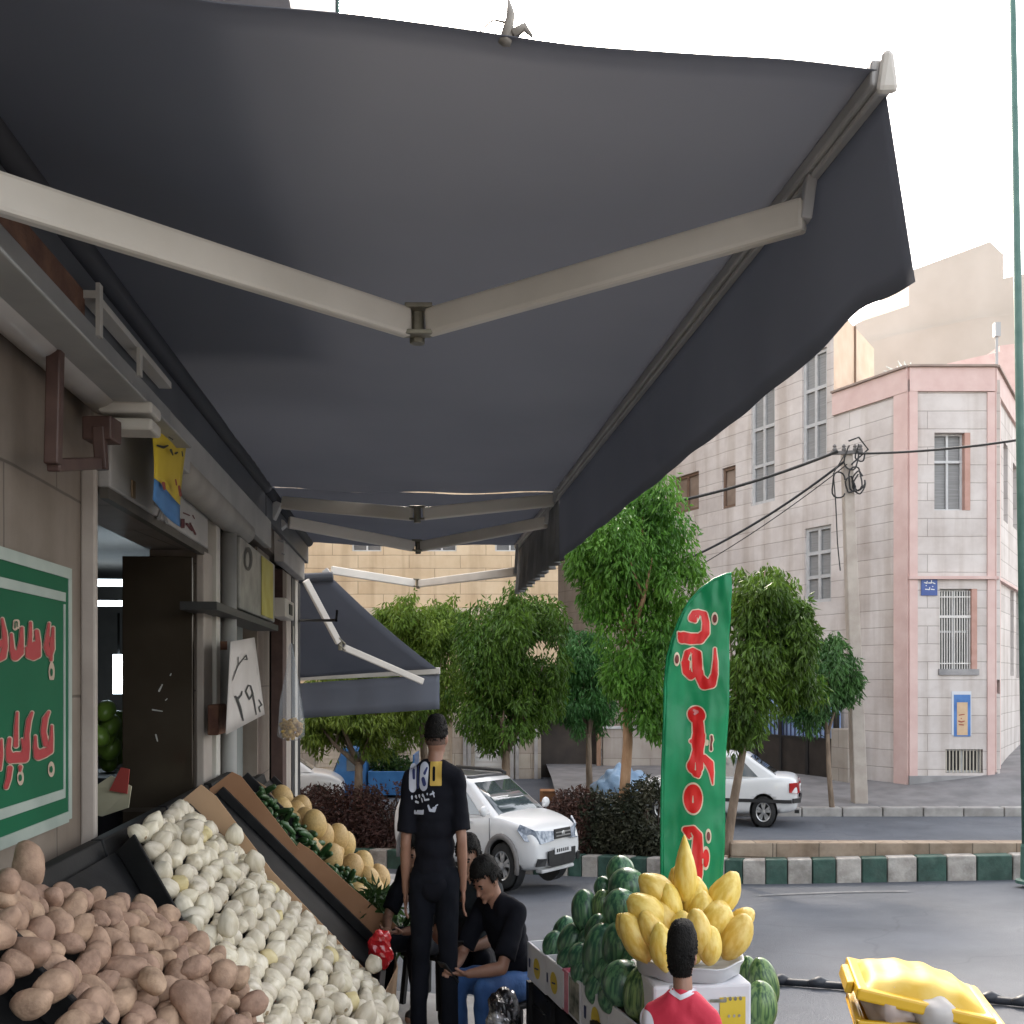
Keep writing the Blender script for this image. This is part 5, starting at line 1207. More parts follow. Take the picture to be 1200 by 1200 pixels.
def place(me, nm, p, label, cat, group, sc=1.0, rot=None):
    if cat == 'onion' and HY-(p.z-CH)*F/p.y > 1219: return None     # far below the view
    ob = link(nm, me, None, None, p); ob.rotation_euler = rot or (rng.uniform(-3,3), rng.uniform(-3,3), rng.uniform(-3,3)); ob.scale = sc if hasattr(sc,'__len__') else (sc,sc,sc)
    return tag(ob, label, cat, group)
cnt = 0
for row in range(20):
    s = .03+row*.051
    for j in range(19):
        tt = 2.90+.080*j+(.040 if row % 2 else 0)+rng.uniform(-.014,.014); ss = s+rng.uniform(-.012,.012)
        lim = .02+.30*max(0, min(1,(tt-3.25)/.9))
        if tt > 4.2-1.08*ss or ss < lim: continue
        n = .055+.07*math.sin(math.pi*min(1,ss*1.1+.1))*math.sin(math.pi*min(1,max(0,(tt-2.8)/1.5)))+rng.uniform(0,.025)
        place(rng.choice(PV), 'potato', BD(tt,ss,n), 'earthy brown potato heaped in the tray below the green sign', 'potato', 'potatoes in the tray', rng.uniform(.68,1.0)); cnt += 1
for i in range(30):
    ss = rng.uniform(.3,.98); tt = rng.uniform(2.95,4.1-1.0*ss)
    if ss < .3+.3*max(0,(tt-3.25)/.9): continue
    n = .17+.03*rng.random(); place(rng.choice(PV), 'potato', BD(tt,ss,n), 'earthy brown potato heaped in the tray below the green sign', 'potato', 'potatoes in the tray', rng.uniform(.75,1.12))
for qx, qy in ((8,1050),(24,1046),(40,1052),(58,1058),(14,1062),(34,1066),(52,1072),(72,1074),(90,1082),(8,1034)):
    place(rng.choice(PV), 'potato', FP(-1.13, qx, qy), 'earthy brown potato heaped in the tray below the green sign', 'potato', 'potatoes in the tray', rng.uniform(.75,.95))
p = FP(-1.17, 34, 1018); place(PV[2], 'potato', p, 'lone potato standing upright against the tray back, highest of the heap', 'potato', 'potatoes in the tray', 1.1, (0,0,0))
for i in range(12):
    p = BD(2.66+.09*(i%3)+rng.uniform(-.02,.02), .03+.075*(i//3), .08+rng.uniform(0,.05)); place(rng.choice(PV), 'potato', p, 'earthy brown potato heaped in the tray below the green sign', 'potato', 'potatoes in the tray', rng.uniform(.75,1.0))
M_on = mat('onion_skin', (.49,.43,.31), (.71,.65,.54), sc=14, rough=.5, bump=.12, bsc=30, island=.2, stretch=(2.5,2.5,.6), lo=.3, hi=.7, spec=.4)
M_ony = mat('onion_yellow', (.55,.45,.22), (.66,.57,.33), sc=5, rough=.5, bump=.1, bsc=30, island=.1)
def onf(p, i):
    a = math.atan2(p.y, p.x); r = .041*(1+.035*math.sin(a*(4+i%3)+i)+.16*noise.noise(p*1.3+V((i*5,0,0))))
    z = p.z*(.043+.006*(i%3)); q = V((p.x*r, p.y*r, z))
    if p.z > .72: k = (p.z-.72)/.28; q.z += .011*k*k; q.x *= 1-.2*k; q.y *= 1-.2*k; q.x += .008*k*math.sin(i*3)
    if p.z < -.85: q.z += .004
    return q
OV = variants('white_onion', 6, onf, M_on, 2, 3, (.018,.012,mat('onion_root', (.25,.18,.10), (.36,.28,.18), sc=60, rough=.9), mat('onion_tip', (.45,.36,.2), (.55,.45,.28), sc=40, rough=.8))); OY = variants('yellow_onion', 2, onf, M_ony, 3)
for row in range(18):
    s = .01+row*.057
    for j in range(-15,14):
        tt = 4.32+.077*j+(.038 if row % 2 else 0)+rng.uniform(-.012,.012); ss = s+rng.uniform(-.01,.01)
        if tt > 5.29 or tt < 4.36-1.08*ss: continue
        n = .05+.085*math.sin(math.pi*min(1,max(0,(tt-4.2)/1.15)))*min(1,.5+ss)+rng.uniform(0,.03)
        yel = rng.random() < .025
        place(rng.choice(OY if yel else OV), 'onion', BD(tt,ss,n), 'yellowish onion among the white onions' if yel else 'papery white onion heaped in the tray right of the potatoes', 'onion', 'yellowish onions' if yel else 'white onions in the tray', rng.uniform(.88,1.10), (rng.uniform(-.9,1.2), rng.uniform(-1,1), rng.uniform(0,6)))
for i in range(40):
    ss = rng.uniform(.05,1.0); tt = rng.uniform(4.4-1.0*ss,5.25)
    if i >= 18: continue
    place(rng.choice(OV), 'onion', BD(tt,ss,.155+.03*rng.random()), 'papery white onion heaped in the tray right of the potatoes', 'onion', 'white onions in the tray', rng.uniform(.95,1.15), (rng.uniform(-.9,1.2), rng.uniform(-1,1), rng.uniform(0,6)))
for i in range(26):
    tt = 2.45+.09*(i%5)+rng.uniform(-.02,.02); ss = .36+.065*(i//5)
    place(rng.choice(OY+OV[:1]), 'onion', BD(tt,ss,.08+rng.uniform(0,.04)), 'yellowish bulb in the tray at the lower left corner', 'onion', 'yellowish bulbs lower left', rng.uniform(1,1.25), (rng.uniform(-.6,.6), rng.uniform(-.6,.6), 0))
# cardboard sheets between the trays
def sheet(label, t0, pts, m, z0=1.0, th=.008):
    mm = MB(); mm.prism([BD(t0+(q[2] if len(q)>2 else 0), q[0], q[1], z0) for q in pts], W(0,th,0)-W(0,0,0))
    o = obj('cardboard_sheet', mm, m, None); tag(o, label, 'cardboard'); return o
sheet('pale cardboard flap standing up behind the white onions', 5.335, [(-.03,.02),(-.02,.20),(.05,.21),(.38,.14),(.98,.11),(1.0,.0)], M_card2)
sheet('upper brown cardboard sheet walling off the cucumbers', 6.43, [(-.04,-.08),(-.02,.15),(.02,.17),(.2,.14),(.42,.10),(.44,-.16)], M_card)
sheet('lower brown cardboard sheet ending at the red bag', 6.44, [(.44,-.16),(.40,.13),(.47,.15),(.70,.16),(.97,.19),(1.0,.17),(1.02,-.12)], M_card)
sheet('creased pale cardboard behind the orange melons', 7.33, [(-.03,.0),(-.03,.16),(.04,.18),(.3,.12),(.32,.0)], M_card2, .85)
m = MB(); m.prism([W(-.17,5.45,-.42), W(-.15,5.45,.05), W(-.10,6.0,.02), W(-.12,6.4,-.02), W(-.13,6.4,-.45)], W(.008,0,0)-W(0,0,0)); o = obj('cardboard_sheet', m, M_card2, None); tag(o, 'torn cardboard sheet leaning at the foot of the trays beside the standing man', 'cardboard')
m = MB(); rng2 = random.Random(8)
for i in range(7):
    a = FP(-.12, 452+i*2.5, 1050+i*5); a = W(-.2+.03*i, 7.0+.05*i, -.2); m.bar(a+V((0,0,.0)), a+V((.12+rng2.uniform(-.05,.05), rng2.uniform(-.2,.2), .28+rng2.uniform(-.1,.1))), .035, .012)
o = obj('broken_slats', m, mat('slat_wood', (.32,.24,.17), (.42,.33,.25), sc=6, rough=.8), None); tag(o, 'small bundle of broken pale wooden slats by the standing man', 'wood')
# cucumbers and greens
M_cuc = mat('cucumber', (.018,.055,.016), (.045,.10,.03), sc=9, rough=.4, island=.35)
m = MB(); m.tube([(0,0,-.085),(0,.004,-.075),(0,.008,-.03),(0,.008,.03),(0,.004,.075),(0,0,.085)], [.004,.016,.02,.02,.015,.004], 10); cm = mesh_from(m, 'cucumber', smooth=True); cm.materials.append(M_cuc)
for i in range(90):
    tt = 6.57+.65*rng.random(); ss = .12+.85*(i/90)+rng.uniform(-.02,.02)
    place(cm, 'cucumber', BD(tt,ss,.03+.07*rng.random()), 'dark green cucumber in the tray behind the brown cardboard', 'cucumber', 'cucumbers in the tray', rng.uniform(.9,1.2), (1.2+rng.uniform(-.5,.5), rng.uniform(-.5,.5), rng.uniform(-.9,.9)))
M_gr = mat('greens', (.03,.085,.02), (.07,.15,.04), sc=6, rough=.5, island=.4, trans=.2)
c = FP(-.22, 440, 1078); t = obj('green_herbs', leaf_mesh([(tuple(BD(6.6,.82,.16)), (.1,.14,.1)), (tuple(BD(6.6,1.0,.14)), (.08,.12,.1)), (tuple(BD(6.95,.9,.16)), (.1,.1,.08))], 420, .11, .035, 41, droop=.1, gap=-.9), M_gr, None, fix=False); tag(t, 'bunch of leafy green herbs beside the red bag', 'herbs', kind='stuff')
# orange melons
M_mel = mat('melon_orange', (.44,.29,.11), (.56,.38,.16), sc=7, rough=.5, bump=.15, bsc=60, island=.15)
def melf(p, i): return V((p.x, p.y, p.z))*(1+.04*noise.noise(p*1.5+V((i*4,0,0))))
MV = variants('melon', 3, melf, M_mel, 5, 3, (.006,.006,mat('stem_scar', (.14,.09,.04), (.22,.15,.07), sc=60, rough=.9)))
def bedray(px, py, n, z0):
    k = (px-HX)/F; q = (HY-py)/F; Y = (z0-1.224+1.43*n-1.7)/(q+1.02*(k*CS+SN)); return P(px, py, Y)
for px, py, n in ((331,936,.08),(329,950,.07),(345,955,.09),(343,968,.09),(359,963,.17),(378,981,.17),(365,997,.10),(388,1006,.18),(404,990,.2),(373,975,.05),(412,1018,.18),(432,1032,.2),(399,1036,.10),(419,1052,.12),(444,1056,.12),(444,1029,.2),(414,1042,.08),(380,1018,.08),(352,948,.14),(369,966,.22),(395,982,.22),(424,1014,.22),(437,1046,.18),(405,1020,.12),(390,996,.14)):
    p = bedray(px, py, n, .85); place(rng.choice(MV), 'melon', p, 'orange melon piled in the far sloping tray', 'melon', 'orange melons in the far tray', (.086,.086,.112), (rng.uniform(-.3,.3), rng.uniform(-.35,.35), 0))
RBG = FP(-.19, 446, 1113)
m = MB(); m.ell((0,0,0), (.07,.07,.115), 24, 16)
for i, p in enumerate(m.v): m.v[i] = p*(1+.30*noise.noise(p*16)+.12*noise.noise(p*40))
m.v = [p+RBG for p in m.v]; t = obj('red_plastic_bag', m, mat('red_plastic', (.55,.012,.02), (.68,.03,.035), sc=10, rough=.18, spec=.7, coat=.4), None); tag(t, 'shiny crumpled red plastic bag at the end of the brown cardboard', 'bag')
m = MB(); m.ell(RBG+V((-.02,-.02,-.13)), (.035,.035,.045), 10, 8); obj('tied_end', m, M_plas, t, smooth=True)

# ================================================================== STREET STAND: watermelons, cartons, basin of yellow melons
M_wm = mat('watermelon_dark', (.02,.08,.047), (.09,.21,.10), sc=5.5, rough=.28, spec=.55, stretch=(1.0,1.0,.12), lo=.43, hi=.56, detail=3, island=.25)
M_wml = mat('watermelon_pale', (.025,.075,.03), (.16,.26,.09), sc=6.5, rough=.3, stretch=(1.0,1.0,.10), lo=.38, hi=.58, detail=3, island=.1)
for mm in (M_wm, M_wml): pass
def wmf(p, i): 
    a = math.atan2(p.y,p.x); return V((p.x, p.y, p.z))*(1+.035*noise.noise(p*1.2+V((i*4,0,0)))+.012*math.sin(a*5+i))
WV = variants('watermelon', 3, wmf, M_wm, 6, 4, (.002,.003,MATS['stem_scar'])); WP = variants('watermelon_pale', 2, wmf, M_wml, 7, 4)
wl = [(727,1021,4.95,14,17,0,'watermelon crowning the pile, farthest back and highest'),(735,1040,4.8,19,21,.1,'big watermelon second from the top of the pile'),(708,1042,5.0,10,14,-.2,None),
 (686,1068,4.9,14,23,-.1,'very dark upright watermelon left of the pale one'),(706,1062,4.85,10,18,.1,'yellow tinged watermelon behind the dark ones'),(729,1068,4.55,19,25,0,None),(662,1093,5.2,12,18,.25,'watermelon at the left end of the pile'),
 (671,1104,4.95,15,21,.35,None),(691,1101,4.85,11,15,.3,None),(684,1122,4.65,16,16,.2,None),(707,1118,4.5,14,33,.08,'tall slim watermelon standing in the middle of the pile'),(727,1113,4.4,14,30,-.05,None),
 (730,1152,4.15,21,25,0,'round ball shaped watermelon at the front above the cartons'),(752,1166,4.05,14,30,.1,'striped watermelon squeezed against the white carton under the basin'),(742,1130,4.3,11,18,0,None),(748,1098,4.5,13,20,0,None),(700,1092,4.7,12,20,.2,None),(712,1142,4.4,14,20,0,None),(697,1146,4.5,12,16,.3,None),(745,1070,4.7,14,20,0,None),(650,1108,5.15,12,16,.3,None),(668,1124,4.9,13,17,.4,None),(684,1138,4.62,13,17,.2,None),(701,1158,4.4,13,18,.3,None),(716,1168,4.2,13,18,.1,None),(716,1095,4.6,15,22,0,None)]
STW = []
for i, (px,py,Y,rx,rz,tl,lab) in enumerate(wl):
    s = Y/F; c = P(px,py,Y); rx = max(rx, .62*rz)
    pale = i in (4, 13)
    ob = place((WP if pale else WV)[i % 2], 'watermelon', c, lab or 'glossy dark green watermelon packed within the pile left of the basin', 'watermelon', 'watermelons in the pile', (rx*s*1.2, max(rx*s*1.2, rz*s*.8), rz*s*1.1), (rng.uniform(-.2,.1), tl, rng.uniform(0,6) if abs(tl) < .03 else 0))
for px,py,Y,rx,rz,tl,lab in ((876,1142,4.45,12,22,0,'dark watermelon right of the basin, behind the pale striped ones'),(895,1152,4.3,17,31,-.2,'tall pale striped watermelon leaning right of the basin'),(891,1178,4.1,19,29,.05,'squat pale green watermelon lowest right of the basin')):
    s = Y/F; place(WP[0] if 'pale' in lab.split()[0:3] or 'pale' in lab else WV[0], 'watermelon', P(px,py,Y), lab, 'watermelon', None, (rx*s, rx*s*1.1, rz*s), (0,tl,.4))
for o in [o for o in bpy.data.objects if o.name.startswith('watermelon') and o.get('group') is None and o.get('category') == 'watermelon']: o['group'] = 'watermelons right of the basin'
# support crates under the pile
def crate(label, c, w, d, h, m, rz=0, name='plastic_crate', group=None):
    t = thing(name, label, 'crate', c, rz, group); b = MB(); th = .015
    b.box((-w/2,-d/2,0),(w/2,d/2,.02)); obj('floor_panel', b, m, t, local=True); b = MB()
    n = 5
    for k in range(n):
        z0, z1 = .02+(h-.02)*k/n+.004, .02+(h-.02)*(k+1)/n-.008
        b.box((-w/2,-d/2,z0),(w/2,-d/2+th,z1)); b.box((-w/2,d/2-th,z0),(w/2,d/2,z1)); b.box((-w/2,-d/2+th,z0),(-w/2+th,d/2-th,z1)); b.box((w/2-th,-d/2+th,z0),(w/2,d/2-th,z1))
    obj('slatted_side', b, m, t, local=True, bevel=.004); b = MB()
    for sx in (-1,1):
        for sy in (-1,1): b = MB(); b.box((sx*w/2-.022,sy*d/2-.022,0),(sx*w/2+.022,sy*d/2+.022,h)); obj('corner_post', b, m, t, local=True)
    return t
q0, q1 = P(618,1104,5.35), P(752,1206,3.85); dd = V((q1.x-q0.x,q1.y-q0.y,0)); LN = dd.length; dd.normalize(); nn = V((dd.y,-dd.x,0)); 
if nn.x > 0: nn = -nn
rzc = math.atan2(dd.y, dd.x)
labs = ['farthest white lemon carton in the row, beside the man in jeans','second white lemon carton with an orange yellow fruit print','narrow carton with a pink and white edge in the row','carton printed with a dark fruit photograph in the row','white carton with a small lemon print, fourth along the row','nearest carton with the big yellow printed panel']
spans = [(0,.20),(.205,.37),(.375,.43),(.435,.55),(.555,.77),(.775,1.0)]
M_cw = mat('carton_white', (.56,.56,.60), (.66,.66,.69), sc=4, rough=.6, bump=.05, bsc=9)
M_cy = mat('carton_yellow', (.56,.40,.02), (.66,.50,.05), sc=6, rough=.5); M_cp = mat('carton_pink', (.50,.12,.18), (.62,.3,.34), sc=9, rough=.6); M_cd = mat('carton_photo', (.04,.05,.03), (.34,.32,.26), sc=16, rough=.5); M_cb = mat('carton_navy', (.02,.03,.1), rough=.6)
for i, ((a, b), lab) in enumerate(zip(spans, labs)):
    ca, cb_ = q0.lerp(q1,a), q0.lerp(q1,b); L1 = (cb_-ca).length; hgt = .19+.03*(i in (4,5)); D_ = .28
    tilt = rng.uniform(-.012,.012); zt_ = (ca.z+cb_.z)/2
    t = thing('lemon_carton', lab, 'carton', V((ca.x,ca.y,zt_-hgt)), math.atan2(cb_.y-ca.y, cb_.x-ca.x)+tilt, 'lemon cartons under the watermelons')
    m = MB(); L_1 = math.hypot(cb_.x-ca.x, cb_.y-ca.y); s_ = 1 if V((0,1,0)).dot(V((0,1,0))) else 1
    # local: x along the row, +y towards the stand (away from the pavement) 
    loc_n = Matrix.Rotation(-t.rotation_euler.z,3,'Z') @ nn; sy = -1 if loc_n.y < 0 else 1
    def ybox(mb, x0,x1,y0,y1,z0,z1): mb.box((x0,min(sy*y0,sy*y1),z0),(x1,max(sy*y0,sy*y1),z1))
    ybox(m,0,L_1,-D_,-.012,0,.02); ybox(m,0,L_1,-.012,0,0,hgt); ybox(m,0,L_1,-D_,-D_+.012,0,hgt); ybox(m,0,.01,-D_+.013,-.013,.021,hgt); ybox(m,L_1-.01,L_1,-D_+.013,-.013,.021,hgt)
    obj('box', m, M_cp if i == 2 else M_cw, t, local=True, bevel=.003)
    fn = lambda x, y: V((x, sy*.0015, y)); fn2 = lambda x, y: V((x, sy*.003, y))
    if i in (0,1,4):
        g = MB(); glyph(g, [('e', L_1*.55, hgt*.48, min(.055,L_1*.24), hgt*.27)], fn, .004); obj('lemon_print', g, M_cy, t, local=True)
        g = MB(); glyph(g, [('r', L_1*.12, hgt*.35, L_1*.2, hgt*.6), [(L_1*.45,hgt*.45,.004),(L_1*.65,hgt*.5,.004)]], fn2, .003); obj('print_mark', g, M_cb, t, local=True)
    elif i == 3:
        g = MB(); ybox(g, .02, L_1-.02, .0005, .002, .015, hgt-.01); obj('photo_print', g, M_cd, t, local=True)
    elif i == 2:
        g = MB(); ybox(g, .005, L_1*.4, .0005, .002, .01, hgt-.01); obj('white_edge', g, M_cw, t, local=True)
    else:
        g = MB(); ybox(g, .05, L_1-.02, .0005, .0018, .02, hgt*.62); obj('yellow_panel', g, M_cy, t, local=True)
        g = MB(); glyph(g, [('e', .06+k*.05, hgt*.64+.006*math.sin(k*2), .013, .011) for k in range(int((L_1-.1)/.05)+1)]+[[(.1+.07*k,hgt*.35,.006),(.14+.07*k,hgt*.42,.005)] for k in range(3)], fn2, .004); obj('dark_spots', g, M_cd, t, local=True)
for i in range(4):
    c = q0.lerp(q1, .12+.25*i)-nn*.17; zc = zpav(c.x, c.y)-.02; top = (q0.lerp(q1,.12+.25*i)).z-.21
    crate(['black slatted crate carrying the farthest lemon carton','black slatted crate carrying the middle lemon cartons','black slatted crate carrying the fourth lemon carton','black slatted crate carrying the nearest lemon carton'][i], V((c.x,c.y,zc)), .36, .30, max(.2,top-zc), M_plas, rzc, group='black crates under the stand')
c = P(725,1150,4.65); 
t = crate('low black crate hidden inside the watermelon pile', V((.52,4.75,zroad(.52,4.75))), .34, .9, .95, M_plas, 0, group='black crates under the stand')
# white carton pedestal, basin and yellow melons
bc = P(806,1122,4.05); zr = bc.z
BX = thing('white_carton', 'tall white carton with a yellow printed panel carrying the basin', 'carton', V((bc.x, bc.y, zroad(bc.x,bc.y))), .12)
m = MB(); zb0 = BX.location.z; hb = zr-.05-zb0; wB = .192
m.hexa([(-wB*.93,-wB,0),(wB*.96,-wB,0),(wB*.96,wB,0),(-wB*.93,wB,0),(-wB,-wB*1.02,hb),(wB,-wB*1.02,hb),(wB,wB,hb),(-wB,wB,hb)]); obj('box', m, M_cw, BX, local=True, bevel=.012)
g = MB(); x0 = .05; g.box((.065,-wB*1.02-.004,hb-.19),(.165,-wB*1.02-.001,hb-.05)); obj('yellow_panel', g, M_cy, BX, local=True)
fn = lambda x, y: V((x, -wB*1.02-.006, y))
g = MB(); glyph(g, [('e',.085+.02*k,hb-.055,.006,.008) for k in range(4)]+[('e',.085+.022*k,hb-.185,.005,.008) for k in range(4)]+[('e',.10+.02*k,hb-.12,.005,.006) for k in range(3)]+[[(.03,hb-.06,.006),(.085,hb-.062,.006)]], fn, .003); obj('print_mark', g, M_cd, BX, local=True)
BS = thing('metal_basin', 'dented white enamel basin heaped with yellow melons', 'basin', V((bc.x,bc.y,zr-.05)))
m = MB(); m.lathe([(.001,0),(.19,0),(.2,.008),(.205,.04),(.216,.058),(.218,.062),(.211,.064),(.195,.055),(.17,.02),(.001,.015)], 36, BS.location)
for i, p in enumerate(m.v): m.v[i] = p+V((0,0,.006*math.sin(math.atan2(p.y-bc.y,p.x-bc.x)*7)))
obj('bowl', m, mat('enamel_grey', (.40,.41,.43), (.52,.53,.55), sc=5, rough=.4), BS, smooth=True)
M_ym = mat('melon_yellow', (.62,.41,.05), (.76,.59,.17), sc=2.2, rough=.42, bump=.08, bsc=14, island=.2, stretch=(1.4,1.4,.8))
def ymf(p, i):
    k = abs(p.z); q = V((p.x*(1-.22*k**3), p.y*(1-.22*k**3), p.z*(1+.06*k)))
    a = math.atan2(p.y,p.x); return q*(1+.09*noise.noise(p*1.4+V((i*4,0,0)))+.022*math.sin(a*8+i))
YV = variants('yellow_melon', 4, ymf, M_ym, 8, 3, (.006,.006,MATS['stem_scar']))
def ytf(p, i):
    k = (p.z+1)/2; return V((p.x*(1.0-.72*k**1.5), p.y*(1.0-.72*k**1.5), p.z))
YT = variants('tall_melon', 1, ytf, M_ym, 9, 3)
yl = [(803,1018,4.1,15,36,.0,'tall pointed yellow melon standing upright at the top of the basin',1),(772,1046,4.1,16,25,-.8,'ribbed yellow melon lying at upper left of the basin heap',0),(758,1071,4.0,18,24,-.75,None,0),(745,1099,3.95,15,28,-.45,'yellow melon at the left edge of the basin heap',0),
 (787,1062,4.05,12,24,-.15,None,0),(776,1110,3.85,13,24,-.1,None,0),(764,1092,3.92,13,22,-.4,None,0),(818,1092,3.85,14,24,-.1,'pale yellow melon just right of the boy head',0),(832,1108,3.85,13,20,.1,None,0),(840,1078,4.0,17,20,.35,None,0),
 (848,1049,4.1,15,26,.5,'yellow melon tilting out at upper right of the basin heap',0),(862,1098,3.95,16,26,.5,'yellow melon leaning at the right edge of the basin heap',0),(869,1078,4.1,11,16,.9,None,0),(815,1056,4.1,14,24,.1,None,0),(795,1044,4.2,12,24,-.1,None,0),(732,1088,4.05,9,16,-.3,None,0),(800,1095,3.95,15,24,0,None,0),(822,1070,4.05,14,22,.1,None,0),(778,1082,4.0,14,22,-.3,None,0),(806,1108,4.1,18,22,0,None,0)]
for i, (px,py,Y,rx,rz_,tl,lab,tall) in enumerate(yl):
    s = Y/F; place(YT[0] if tall else YV[i % 4], 'yellow_melon', P(px,py,Y), lab or 'oval yellow melon packed in the basin heap', 'melon', 'yellow melons in the basin', (rx*s*1.14, rx*s*1.3, rz_*s*1.1), (rng.uniform(-.25,.1), tl, 0))

# ---- green feather flag
FY = 5.0
FL = thing('feather_flag', 'tall green feather flag with red Persian lettering edged in cream', 'flag', P(780,1075,FY))
left = [(852,673),(838,679),(822,690),(808,706),(797,726),(789,748),(783,770),(780,800),(779,850),(777,900),(776,950),(776,1000),(776,1050)]
right = [(857,673),(857,682),(857,694),(856,710),(856,728),(855,748),(855,770),(854,800),(853,850),(851,900),(850,950),(849,1000),(848,1050)]
def wav(x, y): return .012*math.sin(x*.09+y*.013)+.010*math.sin(y*.045+x*.05)+.006*math.sin(x*.35-y*.06)*math.exp(-max(0,y-670)/70)
def flagpt(x, y, d=0): 
    p = P(x, y, FY); p.y += wav(x,y)-d; return p
m = MB(); 
def ff(u, v):
    k = v*(len(left)-1); i = min(int(k), len(left)-2); f = k-i
    xl = left[i][0]+(left[i+1][0]-left[i][0])*f; xr = right[i][0]+(right[i+1][0]-right[i][0])*f
    yl_ = left[i][1]+(left[i+1][1]-left[i][1])*f; yr = right[i][1]+(right[i+1][1]-right[i][1])*f
    x = xl+(xr-xl)*u; y = yl_+(yr-yl_)*u
    p = flagpt(x, y); p.y += .02*noise.noise(V((x*.03,y*.02,2)))+.007*noise.noise(V((x*.12,y*.05,7))); return p
m.grid(ff, 24, 90); obj('cloth', m, mat('flag_green', (.010,.27,.115), (.016,.33,.145), sc=3, rough=.4, trans=.3, bump=.12, bsc=14), FL, smooth=True, solid=.002)
m = MB(); m.tube([P(x-.8,y,FY) for x, y in left[::-1]]+[P(857,672,FY)], .007, 8); m.tube([P(775.5,1050,FY), P(779,1150,FY), P(780,1190,FY)], .009, 8); obj('pole', m, MATS['flag_green'], FL, smooth=True)
z1 = lambda x, y, r: (760+x/6, 660+y/6, r/6)
z2 = lambda x, y, r: (760+x/6, 850+y/6, r/6)
red = [[z1(300,380,20),z1(318,350,18),z1(350,342,14),z1(390,360,22),z1(402,420,26),z1(400,490,28),z1(360,530,36),z1(290,532,38),z1(240,522,38),z1(215,500,14)],[z1(300,390,22),z1(325,405,14),z1(345,370,12)],
 [z1(205,488,4),z1(235,530,34)],
 [z1(250,700,18),z1(270,630,20),z1(310,612,18),z1(350,635,20),z1(352,720,26),z1(362,800,30),z1(395,850,38),z1(440,845,32),z1(462,780,22),z1(468,690,16),z1(466,602,8)],[z1(250,700,20),z1(268,760,28),z1(300,795,24),z1(330,780,18),z1(335,740,26)],[z1(268,700,22),z1(272,750,28)],[z1(330,650,26),z1(335,740,26)],
 [z1(335,1062,56),z1(338,1070,56)],[z1(345,1120,36),z1(350,1210,38),z2(350,70,42),z2(345,110,46),z2(345,170,36),z2(335,240,46),z2(325,285,56),z2(335,330,32),z2(345,355,12)],[z2(300,110,14),z2(330,110,30)],[z2(385,225,22),z2(425,270,30),z2(440,330,18),z2(448,412,4)],
 ('e',760+312/6,850+515/6,62/6,102/6),
 [z2(262,735,22),z2(310,726,22),z2(342,770,30),z2(340,860,36),z2(335,960,40),z2(345,1040,30),z2(347,1110,14),z2(347,1140,4)],[z2(262,735,22),z2(285,780,16)],('e',760+398/6,850+930/6,24/6,64/6),[z2(172,1050,10),z2(190,1085,10)]]
hol = [[z1(296,625,2),z1(297,690,8),z1(290,750,2)],[z1(340,385,3),z1(345,470,6)],[z1(395,700,18),z1(395,740,18),z1(425,740,14),z1(430,690,8)],[z2(325,260,2),z2(325,310,5)],[z2(312,495,3),z2(312,540,6)],[z2(375,935,6),z2(375,965,5)],[z2(295,790,6),z2(290,850,6)]]
dots = [('e',760+464/6,660+390/6,15/6,30/6),('e',760+196/6,660+675/6,15/6,32/6),[z2(436,75,8),z2(440,100,9),z2(434,130,6),z2(436,170,9)],('e',760+416/6,850+775/6,13/6,32/6),[z2(404,110,4),z2(404,130,4)]]
fl = lambda d: (lambda x, y: (lambda p: p+V((0,.02*noise.noise(V((x*.03,y*.02,2)))+.007*noise.noise(V((x*.12,y*.05,7))),0)))(flagpt(x,y,d)))
a = MB(); glyph(a, red+dots, fl(.004), .55, delta=1.35); LT = obj('lettering', a, mat('flag_cream', (.66,.56,.40), (.74,.64,.48), sc=8, rough=.5), FL)
a = MB(); glyph(a, red, fl(.007), .5, holes=hol); obj('red_fill', a, mat('flag_red', (.70,.012,.014), (.76,.02,.018), sc=4, rough=.45, trans=.15), LT)
for dd_ in (dots[0:1],dots[1:2],dots[2:3],dots[3:4]):
    a = MB(); glyph(a, dd_, fl(.007), .4); obj('dark_dot', a, mat('flag_maroon', (.16,.02,.02), rough=.5), LT)
a = MB(); glyph(a, [[z1(322,1035,8),z1(340,1045,12),z1(325,1060,8)]], fl(.010), .3); obj('highlight_mark', a, mat('flag_pinkish', (.6,.2,.2), rough=.5), LT)

# ---- yellow bin with white bags
YB = P(1074,1182,4.6); BN = thing('waste_bin', 'yellow wheeled bin with its lid propped half open over white bags', 'bin', V((YB.x, YB.y, zroad(YB.x,YB.y))), -.22)
M_yb = mat('bin_yellow', (.62,.36,.012), (.70,.43,.02), sc=4, rough=.35, coat=.2, bump=.04, bsc=20)
M_ybw = mat('bin_yellow_dirty', (.58,.36,.025), (.68,.48,.11), sc=5, rough=.55, lo=.42, hi=.6)
zt_ = YB.z-BN.location.z
m = MB(); w, d = .255, .23
def ringb(s, z): return [(-w*s,-d*s,z),(w*s,-d*s,z),(w*s,d*s,z),(-w*s,d*s,z)]
a, b, c2, e2 = ringb(.80,.06), ringb(1.0,zt_), ringb(.95,zt_), ringb(.76,.1)
vs = a+b+c2+e2; fs = [(0,3,2,1)]+[(i,(i+1)%4,(i+1)%4+4,i+4) for i in range(4)]+[(i+4,(i+1)%4+4,(i+1)%4+8,i+8) for i in range(4)]+[(i+8,(i+1)%4+8,(i+1)%4+12,i+12) for i in range(4)]+[(12,13,14,15)]
m.add(vs, fs); obj('body', m, M_yb, BN, local=True, bevel=.015)
m = MB()
